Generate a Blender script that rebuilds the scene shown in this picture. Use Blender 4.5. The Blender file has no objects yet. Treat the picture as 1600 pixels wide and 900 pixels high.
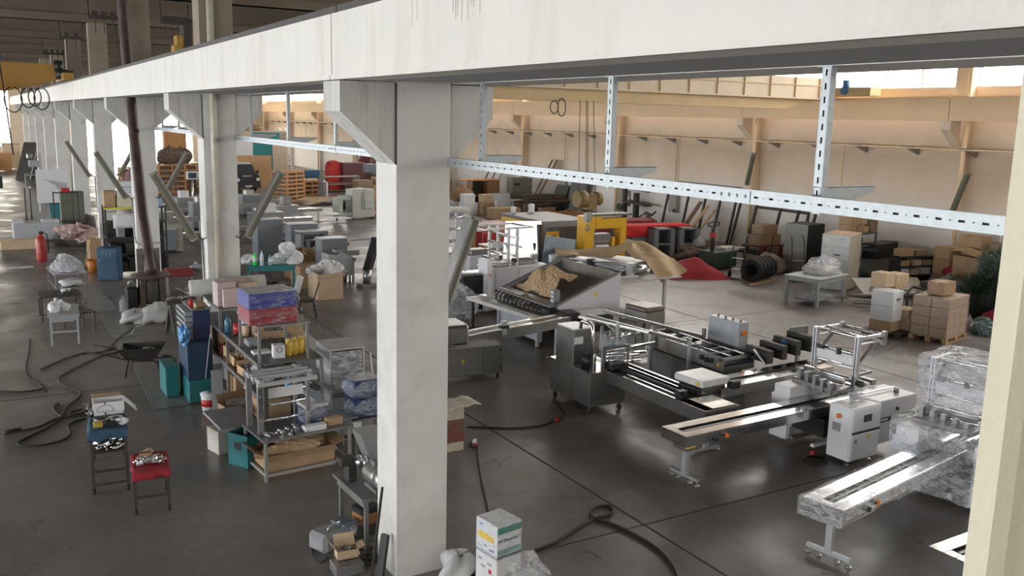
import bpy, bmesh, math, random
from mathutils import Vector, Matrix
random.seed(7)
SC = bpy.context.scene
COL = SC.collection
PI = math.pi
H = 5.5                                   # eye height above the hall floor

# ------------------------------------------------------------------ camera
def cam_axes(yaw, pitch, roll):
    cy, sy, cp, sp = math.cos(yaw), math.sin(yaw), math.cos(pitch), math.sin(pitch)
    fwd = Vector((sy*cp, cy*cp, -sp)); right = Vector((cy, -sy, 0)); down = fwd.cross(right)
    cr, sr = math.cos(roll), math.sin(roll)
    return cr*right+sr*down, -sr*right+cr*down, fwd
FPX = 1425.3
CR, CD, CF = cam_axes(math.radians(30.34), math.radians(10.45), math.radians(-1.307))
cam = bpy.data.cameras.new('camera'); cam.sensor_width = 36; cam.lens = FPX/1600*36
cam.clip_start = 0.05; cam.clip_end = 400
camo = bpy.data.objects.new('camera', cam); COL.objects.link(camo)
camo.matrix_world = Matrix(((CR.x, -CD.x, -CF.x, 0), (CR.y, -CD.y, -CF.y, 0), (CR.z, -CD.z, -CF.z, H), (0, 0, 0, 1)))
SC.camera = camo

def ray(px, py):
    return CR*((px-800)/FPX)+CD*((py-450)/FPX)+CF
def at(px, py, z=0.0):
    """point of the hall, measured off the photograph, at height z"""
    r = ray(px, py); t = (z-H)/r.z
    return r.x*t, r.y*t
def atX(px, py, X):
    r = ray(px, py); t = X/r.x
    return r.y*t, H+r.z*t
def atY(px, py, Y):
    r = ray(px, py); t = Y/r.y
    return r.x*t, H+r.z*t
def ang(p, q):
    return math.atan2(q[1]-p[1], q[0]-p[0])

# ------------------------------------------------------------------ materials
MATS = {}
def mat(name, col, rough=.6, metal=0., var=.10, scale=5., bump=0., bscale=40., spec=.5, dirt=None, dscale=2., damt=.5, rvar=0., coat=0., streak=0.):
    if name in MATS: return MATS[name]
    m = bpy.data.materials.new(name); m.use_nodes = True
    nt = m.node_tree; N = nt.nodes; L = nt.links; b = N['Principled BSDF']
    b.inputs['Roughness'].default_value = rough; b.inputs['Metallic'].default_value = metal
    b.inputs['Specular IOR Level'].default_value = spec
    if coat: b.inputs['Coat Weight'].default_value = coat; b.inputs['Coat Roughness'].default_value = .15
    tc = N.new('ShaderNodeTexCoord')
    n = N.new('ShaderNodeTexNoise'); n.inputs['Scale'].default_value = scale; n.inputs['Detail'].default_value = 6
    L.new(tc.outputs['Object'], n.inputs['Vector'])
    r = N.new('ShaderNodeValToRGB'); r.color_ramp.elements[0].position = .3; r.color_ramp.elements[1].position = .72
    lo = [max(0, c*(1-var)) for c in col]; hi = [min(1, c*(1+var)) for c in col]
    r.color_ramp.elements[0].color = (*lo, 1); r.color_ramp.elements[1].color = (*hi, 1)
    L.new(n.outputs['Fac'], r.inputs['Fac'])
    out = r.outputs['Color']
    if dirt:
        n2 = N.new('ShaderNodeTexNoise'); n2.inputs['Scale'].default_value = dscale; n2.inputs['Detail'].default_value = 9; n2.inputs['Roughness'].default_value = .65
        mp = N.new('ShaderNodeMapping'); mp.inputs['Scale'].default_value = (1, 1, streak or 1); L.new(tc.outputs['Object'], mp.inputs[0]); L.new(mp.outputs[0], n2.inputs['Vector'])
        mr = N.new('ShaderNodeMapRange'); mr.inputs[1].default_value = .5; mr.inputs[2].default_value = .72; mr.inputs[3].default_value = 0; mr.inputs[4].default_value = damt
        L.new(n2.outputs['Fac'], mr.inputs[0])
        mx = N.new('ShaderNodeMix'); mx.data_type = 'RGBA'
        L.new(mr.outputs[0], mx.inputs[0]); L.new(out, mx.inputs[6]); mx.inputs[7].default_value = (*dirt, 1)
        out = mx.outputs[2]
    L.new(out, b.inputs['Base Color'])
    if rvar:
        mr2 = N.new('ShaderNodeMapRange'); mr2.inputs[3].default_value = max(0.02, rough-rvar); mr2.inputs[4].default_value = rough+rvar
        L.new(n.outputs['Fac'], mr2.inputs[0]); L.new(mr2.outputs[0], b.inputs['Roughness'])
    if bump:
        n3 = N.new('ShaderNodeTexNoise'); n3.inputs['Scale'].default_value = bscale; n3.inputs['Detail'].default_value = 4
        L.new(tc.outputs['Object'], n3.inputs['Vector'])
        bp = N.new('ShaderNodeBump'); bp.inputs['Strength'].default_value = bump; bp.inputs['Distance'].default_value = .02
        L.new(n3.outputs['Fac'], bp.inputs['Height']); L.new(bp.outputs[0], b.inputs['Normal'])
    MATS[name] = m
    return m

def film(name, tint=(.9, .92, .95), clear=.62, scale=9.):
    """crumpled clear stretch film: mostly see-through, with glossy creases"""
    if name in MATS: return MATS[name]
    m = bpy.data.materials.new(name); m.use_nodes = True
    nt = m.node_tree; N = nt.nodes; L = nt.links
    b = N['Principled BSDF']; b.inputs['Base Color'].default_value = (*tint, 1); b.inputs['Roughness'].default_value = .22
    b.inputs['Specular IOR Level'].default_value = .8
    tr = N.new('ShaderNodeBsdfTransparent'); tr.inputs[0].default_value = (.97, .98, 1, 1)
    tc = N.new('ShaderNodeTexCoord'); mp = N.new('ShaderNodeMapping'); mp.inputs['Scale'].default_value = (1, 1, 2.2); L.new(tc.outputs['Object'], mp.inputs[0])
    n = N.new('ShaderNodeTexNoise'); n.inputs['Scale'].default_value = scale; n.inputs['Detail'].default_value = 3; n.inputs['Distortion'].default_value = 1.6
    L.new(mp.outputs[0], n.inputs['Vector'])
    bp = N.new('ShaderNodeBump'); bp.inputs['Strength'].default_value = .9; bp.inputs['Distance'].default_value = .06
    L.new(n.outputs['Fac'], bp.inputs['Height']); L.new(bp.outputs[0], b.inputs['Normal'])
    mr = N.new('ShaderNodeMapRange'); mr.inputs[1].default_value = .35; mr.inputs[2].default_value = .75
    mr.inputs[3].default_value = 1-clear-.12; mr.inputs[4].default_value = min(1, 1-clear+.3)
    L.new(n.outputs['Fac'], mr.inputs[0])
    mx = N.new('ShaderNodeMixShader'); L.new(mr.outputs[0], mx.inputs[0]); L.new(tr.outputs[0], mx.inputs[1]); L.new(b.outputs[0], mx.inputs[2])
    L.new(mx.outputs[0], N['Material Output'].inputs[0])
    MATS[name] = m
    return m

def glow(name, col, s):
    if name in MATS: return MATS[name]
    m = bpy.data.materials.new(name); m.use_nodes = True
    nt = m.node_tree; nt.nodes.remove(nt.nodes['Principled BSDF'])
    e = nt.nodes.new('ShaderNodeEmission'); e.inputs[0].default_value = (*col, 1); e.inputs[1].default_value = s
    nt.links.new(e.outputs[0], nt.nodes['Material Output'].inputs[0])
    MATS[name] = m
    return m

# ------------------------------------------------------------------ mesh builder
class MB:
    def __init__(s): s.b = bmesh.new(); s.mi = 0
    def _new(s, verts, faces, smooth=False):
        vs = [s.b.verts.new(v) for v in verts]
        for f in faces:
            try:
                fc = s.b.faces.new([vs[i] for i in f]); fc.material_index = s.mi; fc.smooth = smooth
            except ValueError: pass
        return vs
    def box(s, x0, x1, y0, y1, z0, z1):
        v = [(x, y, z) for z in (z0, z1) for y in (y0, y1) for x in (x0, x1)]
        s._new(v, [(0, 2, 3, 1), (4, 5, 7, 6), (0, 1, 5, 4), (2, 6, 7, 3), (0, 4, 6, 2), (1, 3, 7, 5)]); return s
    def bev(s, x0, x1, y0, y1, z0, z1, w=.012):
        """box with chamfered edges"""
        t = bmesh.new(); bmesh.ops.create_cube(t, size=1)
        for v in t.verts: v.co = Vector(((x0+x1)/2+v.co.x*(x1-x0), (y0+y1)/2+v.co.y*(y1-y0), (z0+z1)/2+v.co.z*(z1-z0)))
        w = min(w, .3*min(x1-x0, y1-y0, z1-z0))
        bmesh.ops.bevel(t, geom=t.edges[:], offset=w, segments=1, affect='EDGES')
        t.verts.index_update()
        s._new([v.co.copy() for v in t.verts], [[v.index for v in f.verts] for f in t.faces]); t.free(); return s
    def rbox(s, c, size, rz=0, rx=0, ry=0):
        M = Matrix.Translation(c) @ Matrix.Rotation(rz, 4, 'Z') @ Matrix.Rotation(rx, 4, 'X') @ Matrix.Rotation(ry, 4, 'Y')
        a, b, h = size[0]/2, size[1]/2, size[2]/2
        v = [M @ Vector((x, y, z)) for z in (-h, h) for y in (-b, b) for x in (-a, a)]
        s._new(v, [(0, 2, 3, 1), (4, 5, 7, 6), (0, 1, 5, 4), (2, 6, 7, 3), (0, 4, 6, 2), (1, 3, 7, 5)]); return s
    def bar(s, p, q, w=.04, h=None, up=(0, 0, 1)):
        p, q = Vector(p), Vector(q); d = (q-p).normalized(); u = Vector(up)
        if abs(d.dot(u)) > .98: u = Vector((0, 1, 0))
        sd = d.cross(u).normalized(); u = sd.cross(d); h = h or w
        v = [c+sd*(a*w/2)+u*(b*h/2) for c in (p, q) for b in (-1, 1) for a in (-1, 1)]
        s._new(v, [(0, 1, 3, 2), (4, 6, 7, 5), (0, 4, 5, 1), (2, 3, 7, 6), (0, 2, 6, 4), (1, 5, 7, 3)]); return s
    def cyl(s, p, q, r, r2=None, n=14, cap=True):
        p, q = Vector(p), Vector(q); d = (q-p).normalized(); r2 = r if r2 is None else r2
        a = d.orthogonal().normalized(); c = d.cross(a)
        v = []
        for ctr, rr in ((p, r), (q, r2)):
            for i in range(n):
                t = 2*PI*i/n; v.append(ctr+a*(rr*math.cos(t))+c*(rr*math.sin(t)))
        s._new(v, [(i, (i+1) % n, n+(i+1) % n, n+i) for i in range(n)], True)
        if cap:
            s._new(v[:n], [tuple(range(n-1, -1, -1))]); s._new(v[n:], [tuple(range(n))])
        return s
    def tube(s, pts, r, n=8):
        pts = [Vector(p) for p in pts]; rings = []; prev = None
        for i, p in enumerate(pts):
            d = (pts[min(i+1, len(pts)-1)]-pts[max(i-1, 0)]).normalized()
            a = d.orthogonal().normalized() if prev is None else (prev-d*prev.dot(d)).normalized()
            prev = a; c = d.cross(a)
            rings.append([p+a*(r*math.cos(2*PI*k/n))+c*(r*math.sin(2*PI*k/n)) for k in range(n)])
        v = [x for R_ in rings for x in R_]; f = []
        for i in range(len(rings)-1):
            for k in range(n): f.append((i*n+k, i*n+(k+1) % n, (i+1)*n+(k+1) % n, (i+1)*n+k))
        f += [tuple(range(n-1, -1, -1)), tuple((len(rings)-1)*n+k for k in range(n))]
        s._new(v, f, True); return s
    def lathe(s, prof, c=(0, 0, 0), n=20):
        v = []; f = []
        for r, z in prof:
            for k in range(n): v.append((c[0]+r*math.cos(2*PI*k/n), c[1]+r*math.sin(2*PI*k/n), c[2]+z))
        for i in range(len(prof)-1):
            for k in range(n): f.append((i*n+k, i*n+(k+1) % n, (i+1)*n+(k+1) % n, (i+1)*n+k))
        if prof[0][0] > 1e-6: f.append(tuple(range(n-1, -1, -1)))
        if prof[-1][0] > 1e-6: f.append(tuple((len(prof)-1)*n+k for k in range(n)))
        s._new(v, f, True); return s
    def prism(s, poly, a0, a1, ax='y'):
        """polygon extruded along an axis; poly is (x,z) for y, (y,z) for x, (x,y) for z"""
        n = len(poly)
        mk = {'y': lambda p, a: (p[0], a, p[1]), 'x': lambda p, a: (a, p[0], p[1]), 'z': lambda p, a: (p[0], p[1], a)}[ax]
        v = [mk(p, a0) for p in poly]+[mk(p, a1) for p in poly]
        s._new(v, [tuple(range(n)), tuple(range(2*n-1, n-1, -1))]+[(i, n+i, n+(i+1) % n, (i+1) % n) for i in range(n)]); return s
    def grid(s, fn, nu, nv, smooth=True):
        v = [fn(i/nu, j/nv) for j in range(nv+1) for i in range(nu+1)]
        s._new(v, [(j*(nu+1)+i, j*(nu+1)+i+1, (j+1)*(nu+1)+i+1, (j+1)*(nu+1)+i) for j in range(nv) for i in range(nu)], smooth); return s
    def blob(s, c, r, seed=0, amp=.2, nu=16, nv=9, flat=None, sharp=False):
        """lumpy rounded mass (sacks, crumpled bundles)"""
        rnd = random.Random(seed); ph = [(rnd.uniform(0, 6.3), rnd.uniform(1.5, 4), rnd.uniform(1, 4)) for _ in range(5)]
        rx, ry, rz = r if isinstance(r, tuple) else (r, r, r)
        v = []; f = []
        for j in range(nv+1):
            th = PI*j/nv
            for i in range(nu):
                p = 2*PI*i/nu
                w = 1+amp*sum(math.sin(a+round(fa)*p+fb*th) for a, fa, fb in ph)/2.2
                z = c[2]+rz*w*math.cos(th)
                if flat is not None: z = max(z, flat)
                v.append((c[0]+rx*w*math.sin(th)*math.cos(p), c[1]+ry*w*math.sin(th)*math.sin(p), z))
        for j in range(nv):
            for i in range(nu): f.append((j*nu+i, (j+1)*nu+i, (j+1)*nu+(i+1) % nu, j*nu+(i+1) % nu))
        s._new(v, f, not sharp); return s

def obj(name, mb, m, parent=None, label=None, stuff=False):
    me = bpy.data.meshes.new(name)
    bmesh.ops.remove_doubles(mb.b, verts=mb.b.verts[:], dist=1e-5)
    bmesh.ops.recalc_face_normals(mb.b, faces=mb.b.faces[:])
    mb.b.to_mesh(me); mb.b.free()
    for k in (m if isinstance(m, (list, tuple)) else [m]): me.materials.append(k)
    o = bpy.data.objects.new(name, me); COL.objects.link(o)
    if parent is not None: o.parent = parent
    if label: o['label'] = label
    if stuff: o['kind'] = 'stuff'
    return o
def tag(o, label, cat, group=None, kind=None):
    o['label'] = label; o['category'] = cat
    if group: o['group'] = group
    if kind: o['kind'] = kind
    return o
def struct(name, mb, m, label=None):
    o = obj(name, mb, m); o['kind'] = 'structure'
    if label: o['label'] = label
    return o
def thing(name, label, cat, loc=(0, 0, 0), rz=0, group=None):
    o = bpy.data.objects.new(name, None); o.empty_display_size = .1; COL.objects.link(o)
    o.location = loc if len(loc) == 3 else (*loc, 0); o.rotation_euler = (0, 0, rz)
    return tag(o, label, cat, group)
def solo(name, mb, m, label, cat, loc=(0, 0, 0), rz=0, group=None, kind=None):
    o = obj(name, mb, m); o.location = loc if len(loc) == 3 else (*loc, 0); o.rotation_euler = (0, 0, rz)
    return tag(o, label, cat, group, kind)
def dup(root, loc, rz=0, label=None, group=None, scale=None):
    r = root.copy(); COL.objects.link(r); r.location = loc if len(loc) == 3 else (*loc, 0); r.rotation_euler = (0, 0, rz)
    if label: r['label'] = label
    if group: r['group'] = group
    if scale: r.scale = scale
    for ch in list(root.children):
        c = ch.copy(); COL.objects.link(c); c.parent = r
        for g in list(ch.children):
            d = g.copy(); COL.objects.link(d); d.parent = c
    return r
def text(body, size, m, parent, loc, rot, name='lettering', extrude=.0008):
    c = bpy.data.curves.new(name, 'FONT'); c.body = body; c.size = size; c.extrude = extrude; c.align_x = 'CENTER'; c.align_y = 'CENTER'
    tmp = bpy.data.objects.new(name, c); COL.objects.link(tmp); bpy.context.view_layer.update()
    me = bpy.data.meshes.new_from_object(tmp.evaluated_get(bpy.context.evaluated_depsgraph_get())); bpy.data.objects.remove(tmp); bpy.data.curves.remove(c)
    me.materials.clear(); me.materials.append(m)
    o = bpy.data.objects.new(name, me); COL.objects.link(o); o.parent = parent; o.location = loc; o.rotation_euler = rot
    return o

# palette
concrete = mat('painted_concrete', (.68, .675, .65), .8, var=.05, scale=1.2, bump=.25, bscale=25, dirt=(.36, .34, .31), dscale=1.1, damt=.45)
steel = mat('brushed_steel', (.58, .59, .60), .3, .9, var=.06, scale=14, rvar=.07)
steel_dark = mat('dull_steel', (.30, .30, .30), .42, .75, var=.1, scale=8)
bright = mat('polished_steel', (.82, .83, .85), .16, 1., var=.03)
alu = mat('aluminium_profile', (.62, .64, .66), .38, .7, var=.05)
galv = mat('galvanised_steel', (.37, .40, .41), .45, .5, var=.08, scale=18)
iron = mat('dark_iron', (.06, .055, .05), .6, .3, var=.2)
black = mat('black_plastic', (.018, .018, .02), .45, var=.1)
rubber = mat('black_rubber', (.02, .02, .021), .8, var=.2)
white = mat('white_enamel', (.74, .75, .77), .35, var=.02)
grey = mat('grey_enamel', (.19, .21, .23), .42, var=.04)
midgrey = mat('mid_grey_enamel', (.33, .35, .37), .45, var=.05)
card = mat('brown_cardboard', (.44, .30, .18), .85, var=.12, scale=3, dirt=(.33, .22, .12), damt=.4)
card_lt = mat('pale_cardboard', (.56, .42, .28), .85, var=.1, scale=3)
kraft = mat('kraft_paper', (.50, .36, .21), .8, var=.1, scale=4, bump=.6, bscale=9)
wood = mat('pale_wood', (.52, .34, .18), .7, var=.18, scale=5)
wood_dk = mat('brown_wood', (.17, .09, .05), .6, var=.2, scale=5)
orange_wood = mat('orange_wood', (.50, .25, .10), .7, var=.15, scale=5)
paper = mat('white_paper', (.72, .73, .75), .8, var=.03)
yellow = mat('yellow_enamel', (.72, .40, .02), .4, var=.06)
red = mat('red_plastic', (.50, .03, .03), .45, var=.1)
redcloth = mat('red_cloth', (.30, .02, .03), .9, var=.15, scale=6, bump=.3)
bluecloth = mat('blue_cloth', (.035, .085, .14), .9, var=.2, scale=6, bump=.3)
teal = mat('teal_enamel', (.02, .17, .19), .5, var=.1)
navy = mat('navy_enamel', (.025, .05, .13), .45, var=.1)
bluebox = mat('blue_card', (.04, .05, .28), .4, var=.08)
plastic = film('clear_film', clear=.93)
plastic_hazy = film('hazy_film', clear=.74, scale=5)
plastic_mid = film('crumpled_film', clear=.80, scale=6)
bag = film('white_film', (.85, .86, .88), .25, 7)
# ================================================================== SETTING
def floor_mat():
    m = bpy.data.materials.new('worn_concrete_floor'); m.use_nodes = True
    nt = m.node_tree; N = nt.nodes; L = nt.links; b = N['Principled BSDF']
    tc = N.new('ShaderNodeTexCoord')
    def noise(sc, det=6, rough=.6, dist=0):
        n = N.new('ShaderNodeTexNoise'); n.inputs['Scale'].default_value = sc; n.inputs['Detail'].default_value = det
        n.inputs['Roughness'].default_value = rough; n.inputs['Distortion'].default_value = dist
        L.new(tc.outputs['Object'], n.inputs['Vector']); return n.outputs['Fac']
    def ramp(src, p0, c0, p1, c1):
        r = N.new('ShaderNodeValToRGB'); e = r.color_ramp.elements; e[0].position = p0; e[1].position = p1
        e[0].color = (*c0, 1); e[1].color = (*c1, 1); L.new(src, r.inputs[0]); return r.outputs[0]
    def mix(fac, a, c, mode='MIX'):
        x = N.new('ShaderNodeMix'); x.data_type = 'RGBA'; x.blend_type = mode
        if isinstance(fac, float): x.inputs[0].default_value = fac
        else: L.new(fac, x.inputs[0])
        for i, v in ((6, a), (7, c)):
            if isinstance(v, tuple): x.inputs[i].default_value = (*v, 1)
            else: L.new(v, x.inputs[i])
        return x.outputs[2]
    base = ramp(noise(.35, 8), .3, (.15, .136, .128), .75, (.24, .217, .205))
    fine = ramp(noise(7, 8, .7), .3, (.80, .80, .80), .7, (1.1, 1.1, 1.1))
    c = mix(1., base, fine, 'MULTIPLY')
    st = ramp(noise(.9, 9, .7, .6), .5, (0, 0, 0), .8, (.7, .7, .7))
    c = mix(st, c, (.12, .113, .106))
    wear = ramp(noise(.42, 9, .68, .35), .54, (0, 0, 0), .74, (.65, .65, .65))
    c = mix(wear, c, (.30, .285, .275))
    L.new(c, b.inputs['Base Color'])
    rr = N.new('ShaderNodeMapRange'); rr.inputs[1].default_value = .35; rr.inputs[2].default_value = .68; rr.inputs[3].default_value = .25; rr.inputs[4].default_value = .56
    L.new(noise(.45, 7, .62, .8), rr.inputs[0]); L.new(rr.outputs[0], b.inputs['Roughness'])
    b.inputs['Specular IOR Level'].default_value = .55
    bp = N.new('ShaderNodeBump'); bp.inputs['Strength'].default_value = .12; bp.inputs['Distance'].default_value = .01
    L.new(noise(14, 6), bp.inputs['Height']); L.new(bp.outputs[0], b.inputs['Normal'])
    return m
FLOOR = floor_mat()
XL, XR, YB, YF, ZR = -22., 30.2, -12., 110., 11.0
b = MB(); b.box(XL-.5, XR+.5, YB-.5, YF+.5, -.3, 0); struct('floor', b, FLOOR, 'worn dark grey concrete floor of the hall')
# saw-cut joints (a shallow strip of dark filler)
joint = mat('joint_filler', (.06, .056, .05), .9, var=.3, scale=3)
jx = at(1000, 816)[0]; jy = at(1010, 819)[1]
b = MB()
for k in range(-1, 3): b.box(jx+10*k-.018, jx+10*k+.018, YB, YF, -.01, .002)
for k in range(-1, 10): b.box(XL, XR, jy+10*k-.015, jy+10*k+.015, -.01, .002)
struct('trim_1', b, joint, 'dark joints sawn into the floor')

def wall_mat(name, upper, lower, dark_band):
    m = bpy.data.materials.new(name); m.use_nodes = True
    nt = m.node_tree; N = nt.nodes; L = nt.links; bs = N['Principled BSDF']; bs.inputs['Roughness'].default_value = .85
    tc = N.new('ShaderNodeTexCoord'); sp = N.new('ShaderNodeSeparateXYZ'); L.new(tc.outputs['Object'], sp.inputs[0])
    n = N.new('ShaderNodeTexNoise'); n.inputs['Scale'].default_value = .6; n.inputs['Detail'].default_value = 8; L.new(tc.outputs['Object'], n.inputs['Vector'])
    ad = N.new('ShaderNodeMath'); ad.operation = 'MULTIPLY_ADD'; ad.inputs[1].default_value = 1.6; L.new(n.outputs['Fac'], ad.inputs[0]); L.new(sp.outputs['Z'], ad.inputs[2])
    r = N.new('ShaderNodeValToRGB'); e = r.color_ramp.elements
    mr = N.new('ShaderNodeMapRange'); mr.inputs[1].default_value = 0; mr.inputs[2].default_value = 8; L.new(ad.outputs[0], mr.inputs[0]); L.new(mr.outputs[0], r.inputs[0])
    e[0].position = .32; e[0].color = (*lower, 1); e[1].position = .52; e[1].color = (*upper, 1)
    k = r.color_ramp.elements.new(.66); k.color = (*dark_band, 1); k = r.color_ramp.elements.new(.76); k.color = (*upper, 1)  # darker band at about pipe height, its edges broken by noise
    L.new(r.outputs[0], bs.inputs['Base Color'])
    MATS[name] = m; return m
WALL = wall_mat('banded_wall_paint', (.74, .60, .45), (.84, .80, .74), (.54, .43, .31))
CREAM = mat('cream_runway_paint', (.86, .63, .39), .8, var=.04, scale=1)
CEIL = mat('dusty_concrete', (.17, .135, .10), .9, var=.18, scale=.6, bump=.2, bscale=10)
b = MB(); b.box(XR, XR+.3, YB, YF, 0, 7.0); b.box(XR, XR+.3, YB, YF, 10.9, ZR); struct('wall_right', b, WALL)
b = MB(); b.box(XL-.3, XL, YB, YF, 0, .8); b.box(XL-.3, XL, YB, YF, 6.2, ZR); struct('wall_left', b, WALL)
ENDW = mat('end_wall_paint', (.62, .52, .40), .85, var=.05, scale=1)
b = MB(); b.box(XL-.3, XR+.3, YB-.3, YB, 0, 5.2); b.box(XL-.3, XR+.3, YB-.3, YB, 9.6, ZR); struct('wall_back', b, ENDW)
b = MB()
GATES = [(-8, 3.2, 1.6, 7.9), (10.5, 21.5, .05, 8.4)]
b.box(XL, -8, YF, YF+.3, 0, ZR); b.box(3.2, 10.5, YF, YF+.3, 0, ZR); b.box(21.5, XR, YF, YF+.3, 0, ZR)
for x0, x1, z0, z1 in GATES: b.box(x0, x1, YF, YF+.3, 0, z0); b.box(x0, x1, YF, YF+.3, z1, ZR)
struct('wall_front', b, ENDW)
b = MB(); b.box(XL-.3, XR+.3, YB-.3, YF+.3, ZR, ZR+.3); struct('ceiling', b, CEIL)
# roof girders across both bays, with a lower lip
for i in range(12):
    y = 9.77+10*i-10; b = MB()
    b.box(XL, XR, y-.22, y+.22, 8.8, ZR); b.box(XL, XR, y-.34, y+.34, 8.8, 9.08)
    struct('beam_%d' % (i+1), b, CEIL)
    for q in range(1, 4):
        b = MB(); yy = y+2.5*q; b.box(XL, XR, yy-.1, yy+.1, 10.3, ZR); struct('trim_%d' % (20+3*i+q), b, CEIL)

# ---- daylight: big lit panes in the openings, plus added fill panes at the back
SKY_R = glow('sky_pane_right', (1., .97, .92), 10.5)
SKY_L = glow('sky_pane_left', (.95, .975, 1.), 11.5)
FILL_B = glow('fill_pane_back', (1., .98, .94), 1.6)  # unseen fill glow, added to brighten column fronts and girders
FILL_BR = glow('fill_pane_back_right', (1., .98, .94), 4.5)
SKY_E = glow('sky_pane_end', (1., .93, .78), 11.)
wn = 0
FR = mat('window_frame_paint', (.5, .42, .33), .7)
for i in range(12):
    y0 = 10.25+10*i-10+.4; y1 = min(y0+9.2, YF-.2)
    if y0 > YF-2: break
    wn += 1; b = MB(); b.box(XR+.12, XR+.16, y0, y1, 7.0, 10.9); w = struct('window_%d' % wn, b, SKY_R)
    b = MB()
    for k in range(1, 6): yy = y0+(y1-y0)*k/6; b.box(XR+.05, XR+.11, yy-.02, yy+.02, 7.0, 10.3)
    obj('window_frame', b, FR, w)
for i in range(12):
    y0 = YB+.5+10*i; y1 = min(y0+9.2, YF)
    if y0 > YF-2: break
    wn += 1; b = MB(); b.box(XL-.16, XL-.12, y0, y1, .8, 6.2); struct('window_%d' % wn, b, SKY_L)
for x0, x1 in ((XL+.4, -9), (-8, 3.6), (5.2, 17), (18, XR-.4)):
    wn += 1; b = MB(); b.box(x0, x1, YB-.18, YB-.14, 5.2, 9.6); struct('window_%d' % wn, b, FILL_B if x0 < 5 else FILL_BR)  # fill panes added behind the camera to lift the light, not known windows
for x0, x1, z0, z1 in GATES:
    wn += 1; b = MB(); b.box(x0, x1, YF+.14, YF+.18, z0, z1); w = struct('window_%d' % wn, b, SKY_E)
    b = MB(); n = int((x1-x0)/2.2)
    for k in range(1, n): xx = x0+(x1-x0)*k/n; b.box(xx-.04, xx+.04, YF+.02, YF+.1, z0, z1)
    b.box(x0, x1, YF+.02, YF+.1, (z0+z1)/2-.04, (z0+z1)/2+.04)
    obj('window_frame', b, FR, w)

# ---- colonnade between the bays
CX0, CX1 = 4.02, 4.68
streak = mat('streaked_concrete', (.58, .575, .55), .8, var=.05, scale=1.2, bump=.25, bscale=25, dirt=(.27, .24, .19), dscale=5., damt=.75, streak=.08)
BROWNC = mat('brown_concrete', (.27, .225, .175), .85, var=.12, scale=1.5, bump=.2, bscale=20)  # darker, browner tone for the upper shafts
def colonnade(i):
    y0 = 9.47+10*i; y1 = y0+.6
    b = MB(); b.box(CX0, CX1, y0, y1, 0, 6.0)
    cy0, cy1 = y0+.02, y0+.55
    o = struct('column_%d' % (i+1), b, concrete, 'painted concrete column of the colonnade' if i else 'nearest painted concrete column of the colonnade')
    b = MB()
    b.prism([(CX0, 4.98), (CX0, 5.87), (3.38, 5.87), (3.38, 5.55)], cy0, cy1)
    b.prism([(CX1, 4.98), (CX1, 5.87), (5.24, 5.87), (5.24, 5.50)], cy0, cy1)
    obj('corbel', b, streak, o)
    b = MB(); b.box(CX0, CX1, y0, y1, 6.0, 8.8); obj('upper_shaft', b, BROWNC, o)
    b = MB(); b.box(CX0-.012, CX0+.004, y0-.004, y0+.02, 4.98, 5.87); obj('joint_line', b, joint, o)
    return o
cols = [colonnade(i) for i in range(10)]
b = MB(); b.box(CX0, CX1, -.53, .07, 0, 8.8); struct('column_11', b, BROWNC)
# the runway beams: one precast length per bay, with a dark gap over each corbel
BEAMC = mat('runway_paint', (.74, .72, .67), .75, var=.03, scale=.8, bump=.12, bscale=30, dirt=(.55, .51, .45), dscale=3., damt=.5, streak=.15)
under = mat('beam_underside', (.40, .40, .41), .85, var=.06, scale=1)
for i in range(11):
    y0 = 9.75+10*i-10; y1 = y0+9.975
    b = MB()
    b.box(3.38, 3.74, y0, y1, 5.88, 6.57); b.box(3.36, 3.40, y0, y1, 5.88, 5.93)
    b.box(4.70, 5.36, y0, y1, 5.88, 6.57)
    o = struct('beam_%d' % (20+i), b, BEAMC)
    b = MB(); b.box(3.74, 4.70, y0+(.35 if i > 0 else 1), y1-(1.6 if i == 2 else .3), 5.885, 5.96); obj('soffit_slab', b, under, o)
    b = MB(); b.box(3.44, 3.50, y0, y1, 6.57, 6.66); b.box(5.1, 5.16, y0, y1, 6.57, 6.66); obj('crane_rail', b, iron, o)
drip = mat('drip_stain', (.30, .27, .23), .85, var=.2)
rnd = random.Random(5); b = MB()
for px in (708, 712, 715, 718, 722, 731, 736, 740, 744, 747, 750, 644, 652, 660):
    y, _ = atX(px, 20, 3.38); L = rnd.uniform(.08, .34); w = rnd.uniform(.003, .009)
    b.prism([(y-w, 6.571), (y+w, 6.571), (y+.3*w, 6.571-L), (y-.3*w, 6.571-L)], 3.3785, 3.3805, 'x')
o = obj('drip_stain', b, drip, bpy.data.objects['beam_21']); o['kind'] = 'stuff'
# right wall: columns, corbels, runway, service pipe
for i in range(-1, 11):
    y = 10.25+10*i
    b = MB(); b.box(29.84, XR, y-.28, y+.28, 0, ZR)
    b.prism([(29.84, 4.9), (29.84, 5.80), (29.1, 5.80), (29.1, 5.5)], y-.2, y+.2)
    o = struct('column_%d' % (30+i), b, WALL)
    b = MB(); b.cyl((29.66, y-.42, 0), (29.66, y-.42, 8.8), .075); obj('downpipe', b, CREAM, o)
for i in range(12):
    y0 = 10.25+10*i-20; b = MB(); b.box(29.22, 29.72, y0+.012, y0+9.985, 5.80, 6.62)
    struct('trim_%d' % (60+i), b, CREAM)
b = MB(); b.cyl((29.5, YB, 4.82), (29.5, YF, 4.82), .032); pp = struct('trim_75', b, CREAM, 'thin service pipe along the right wall')
b = MB()
for i in range(48):
    y = -1+2.3*i; b.prism([(29.5, 4.80), (XR, 4.80), (XR, 4.55)], y-.05, y+.05); b.cyl((29.45, y-.35, 4.86), (29.45, y+.2, 4.86), .02)
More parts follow.
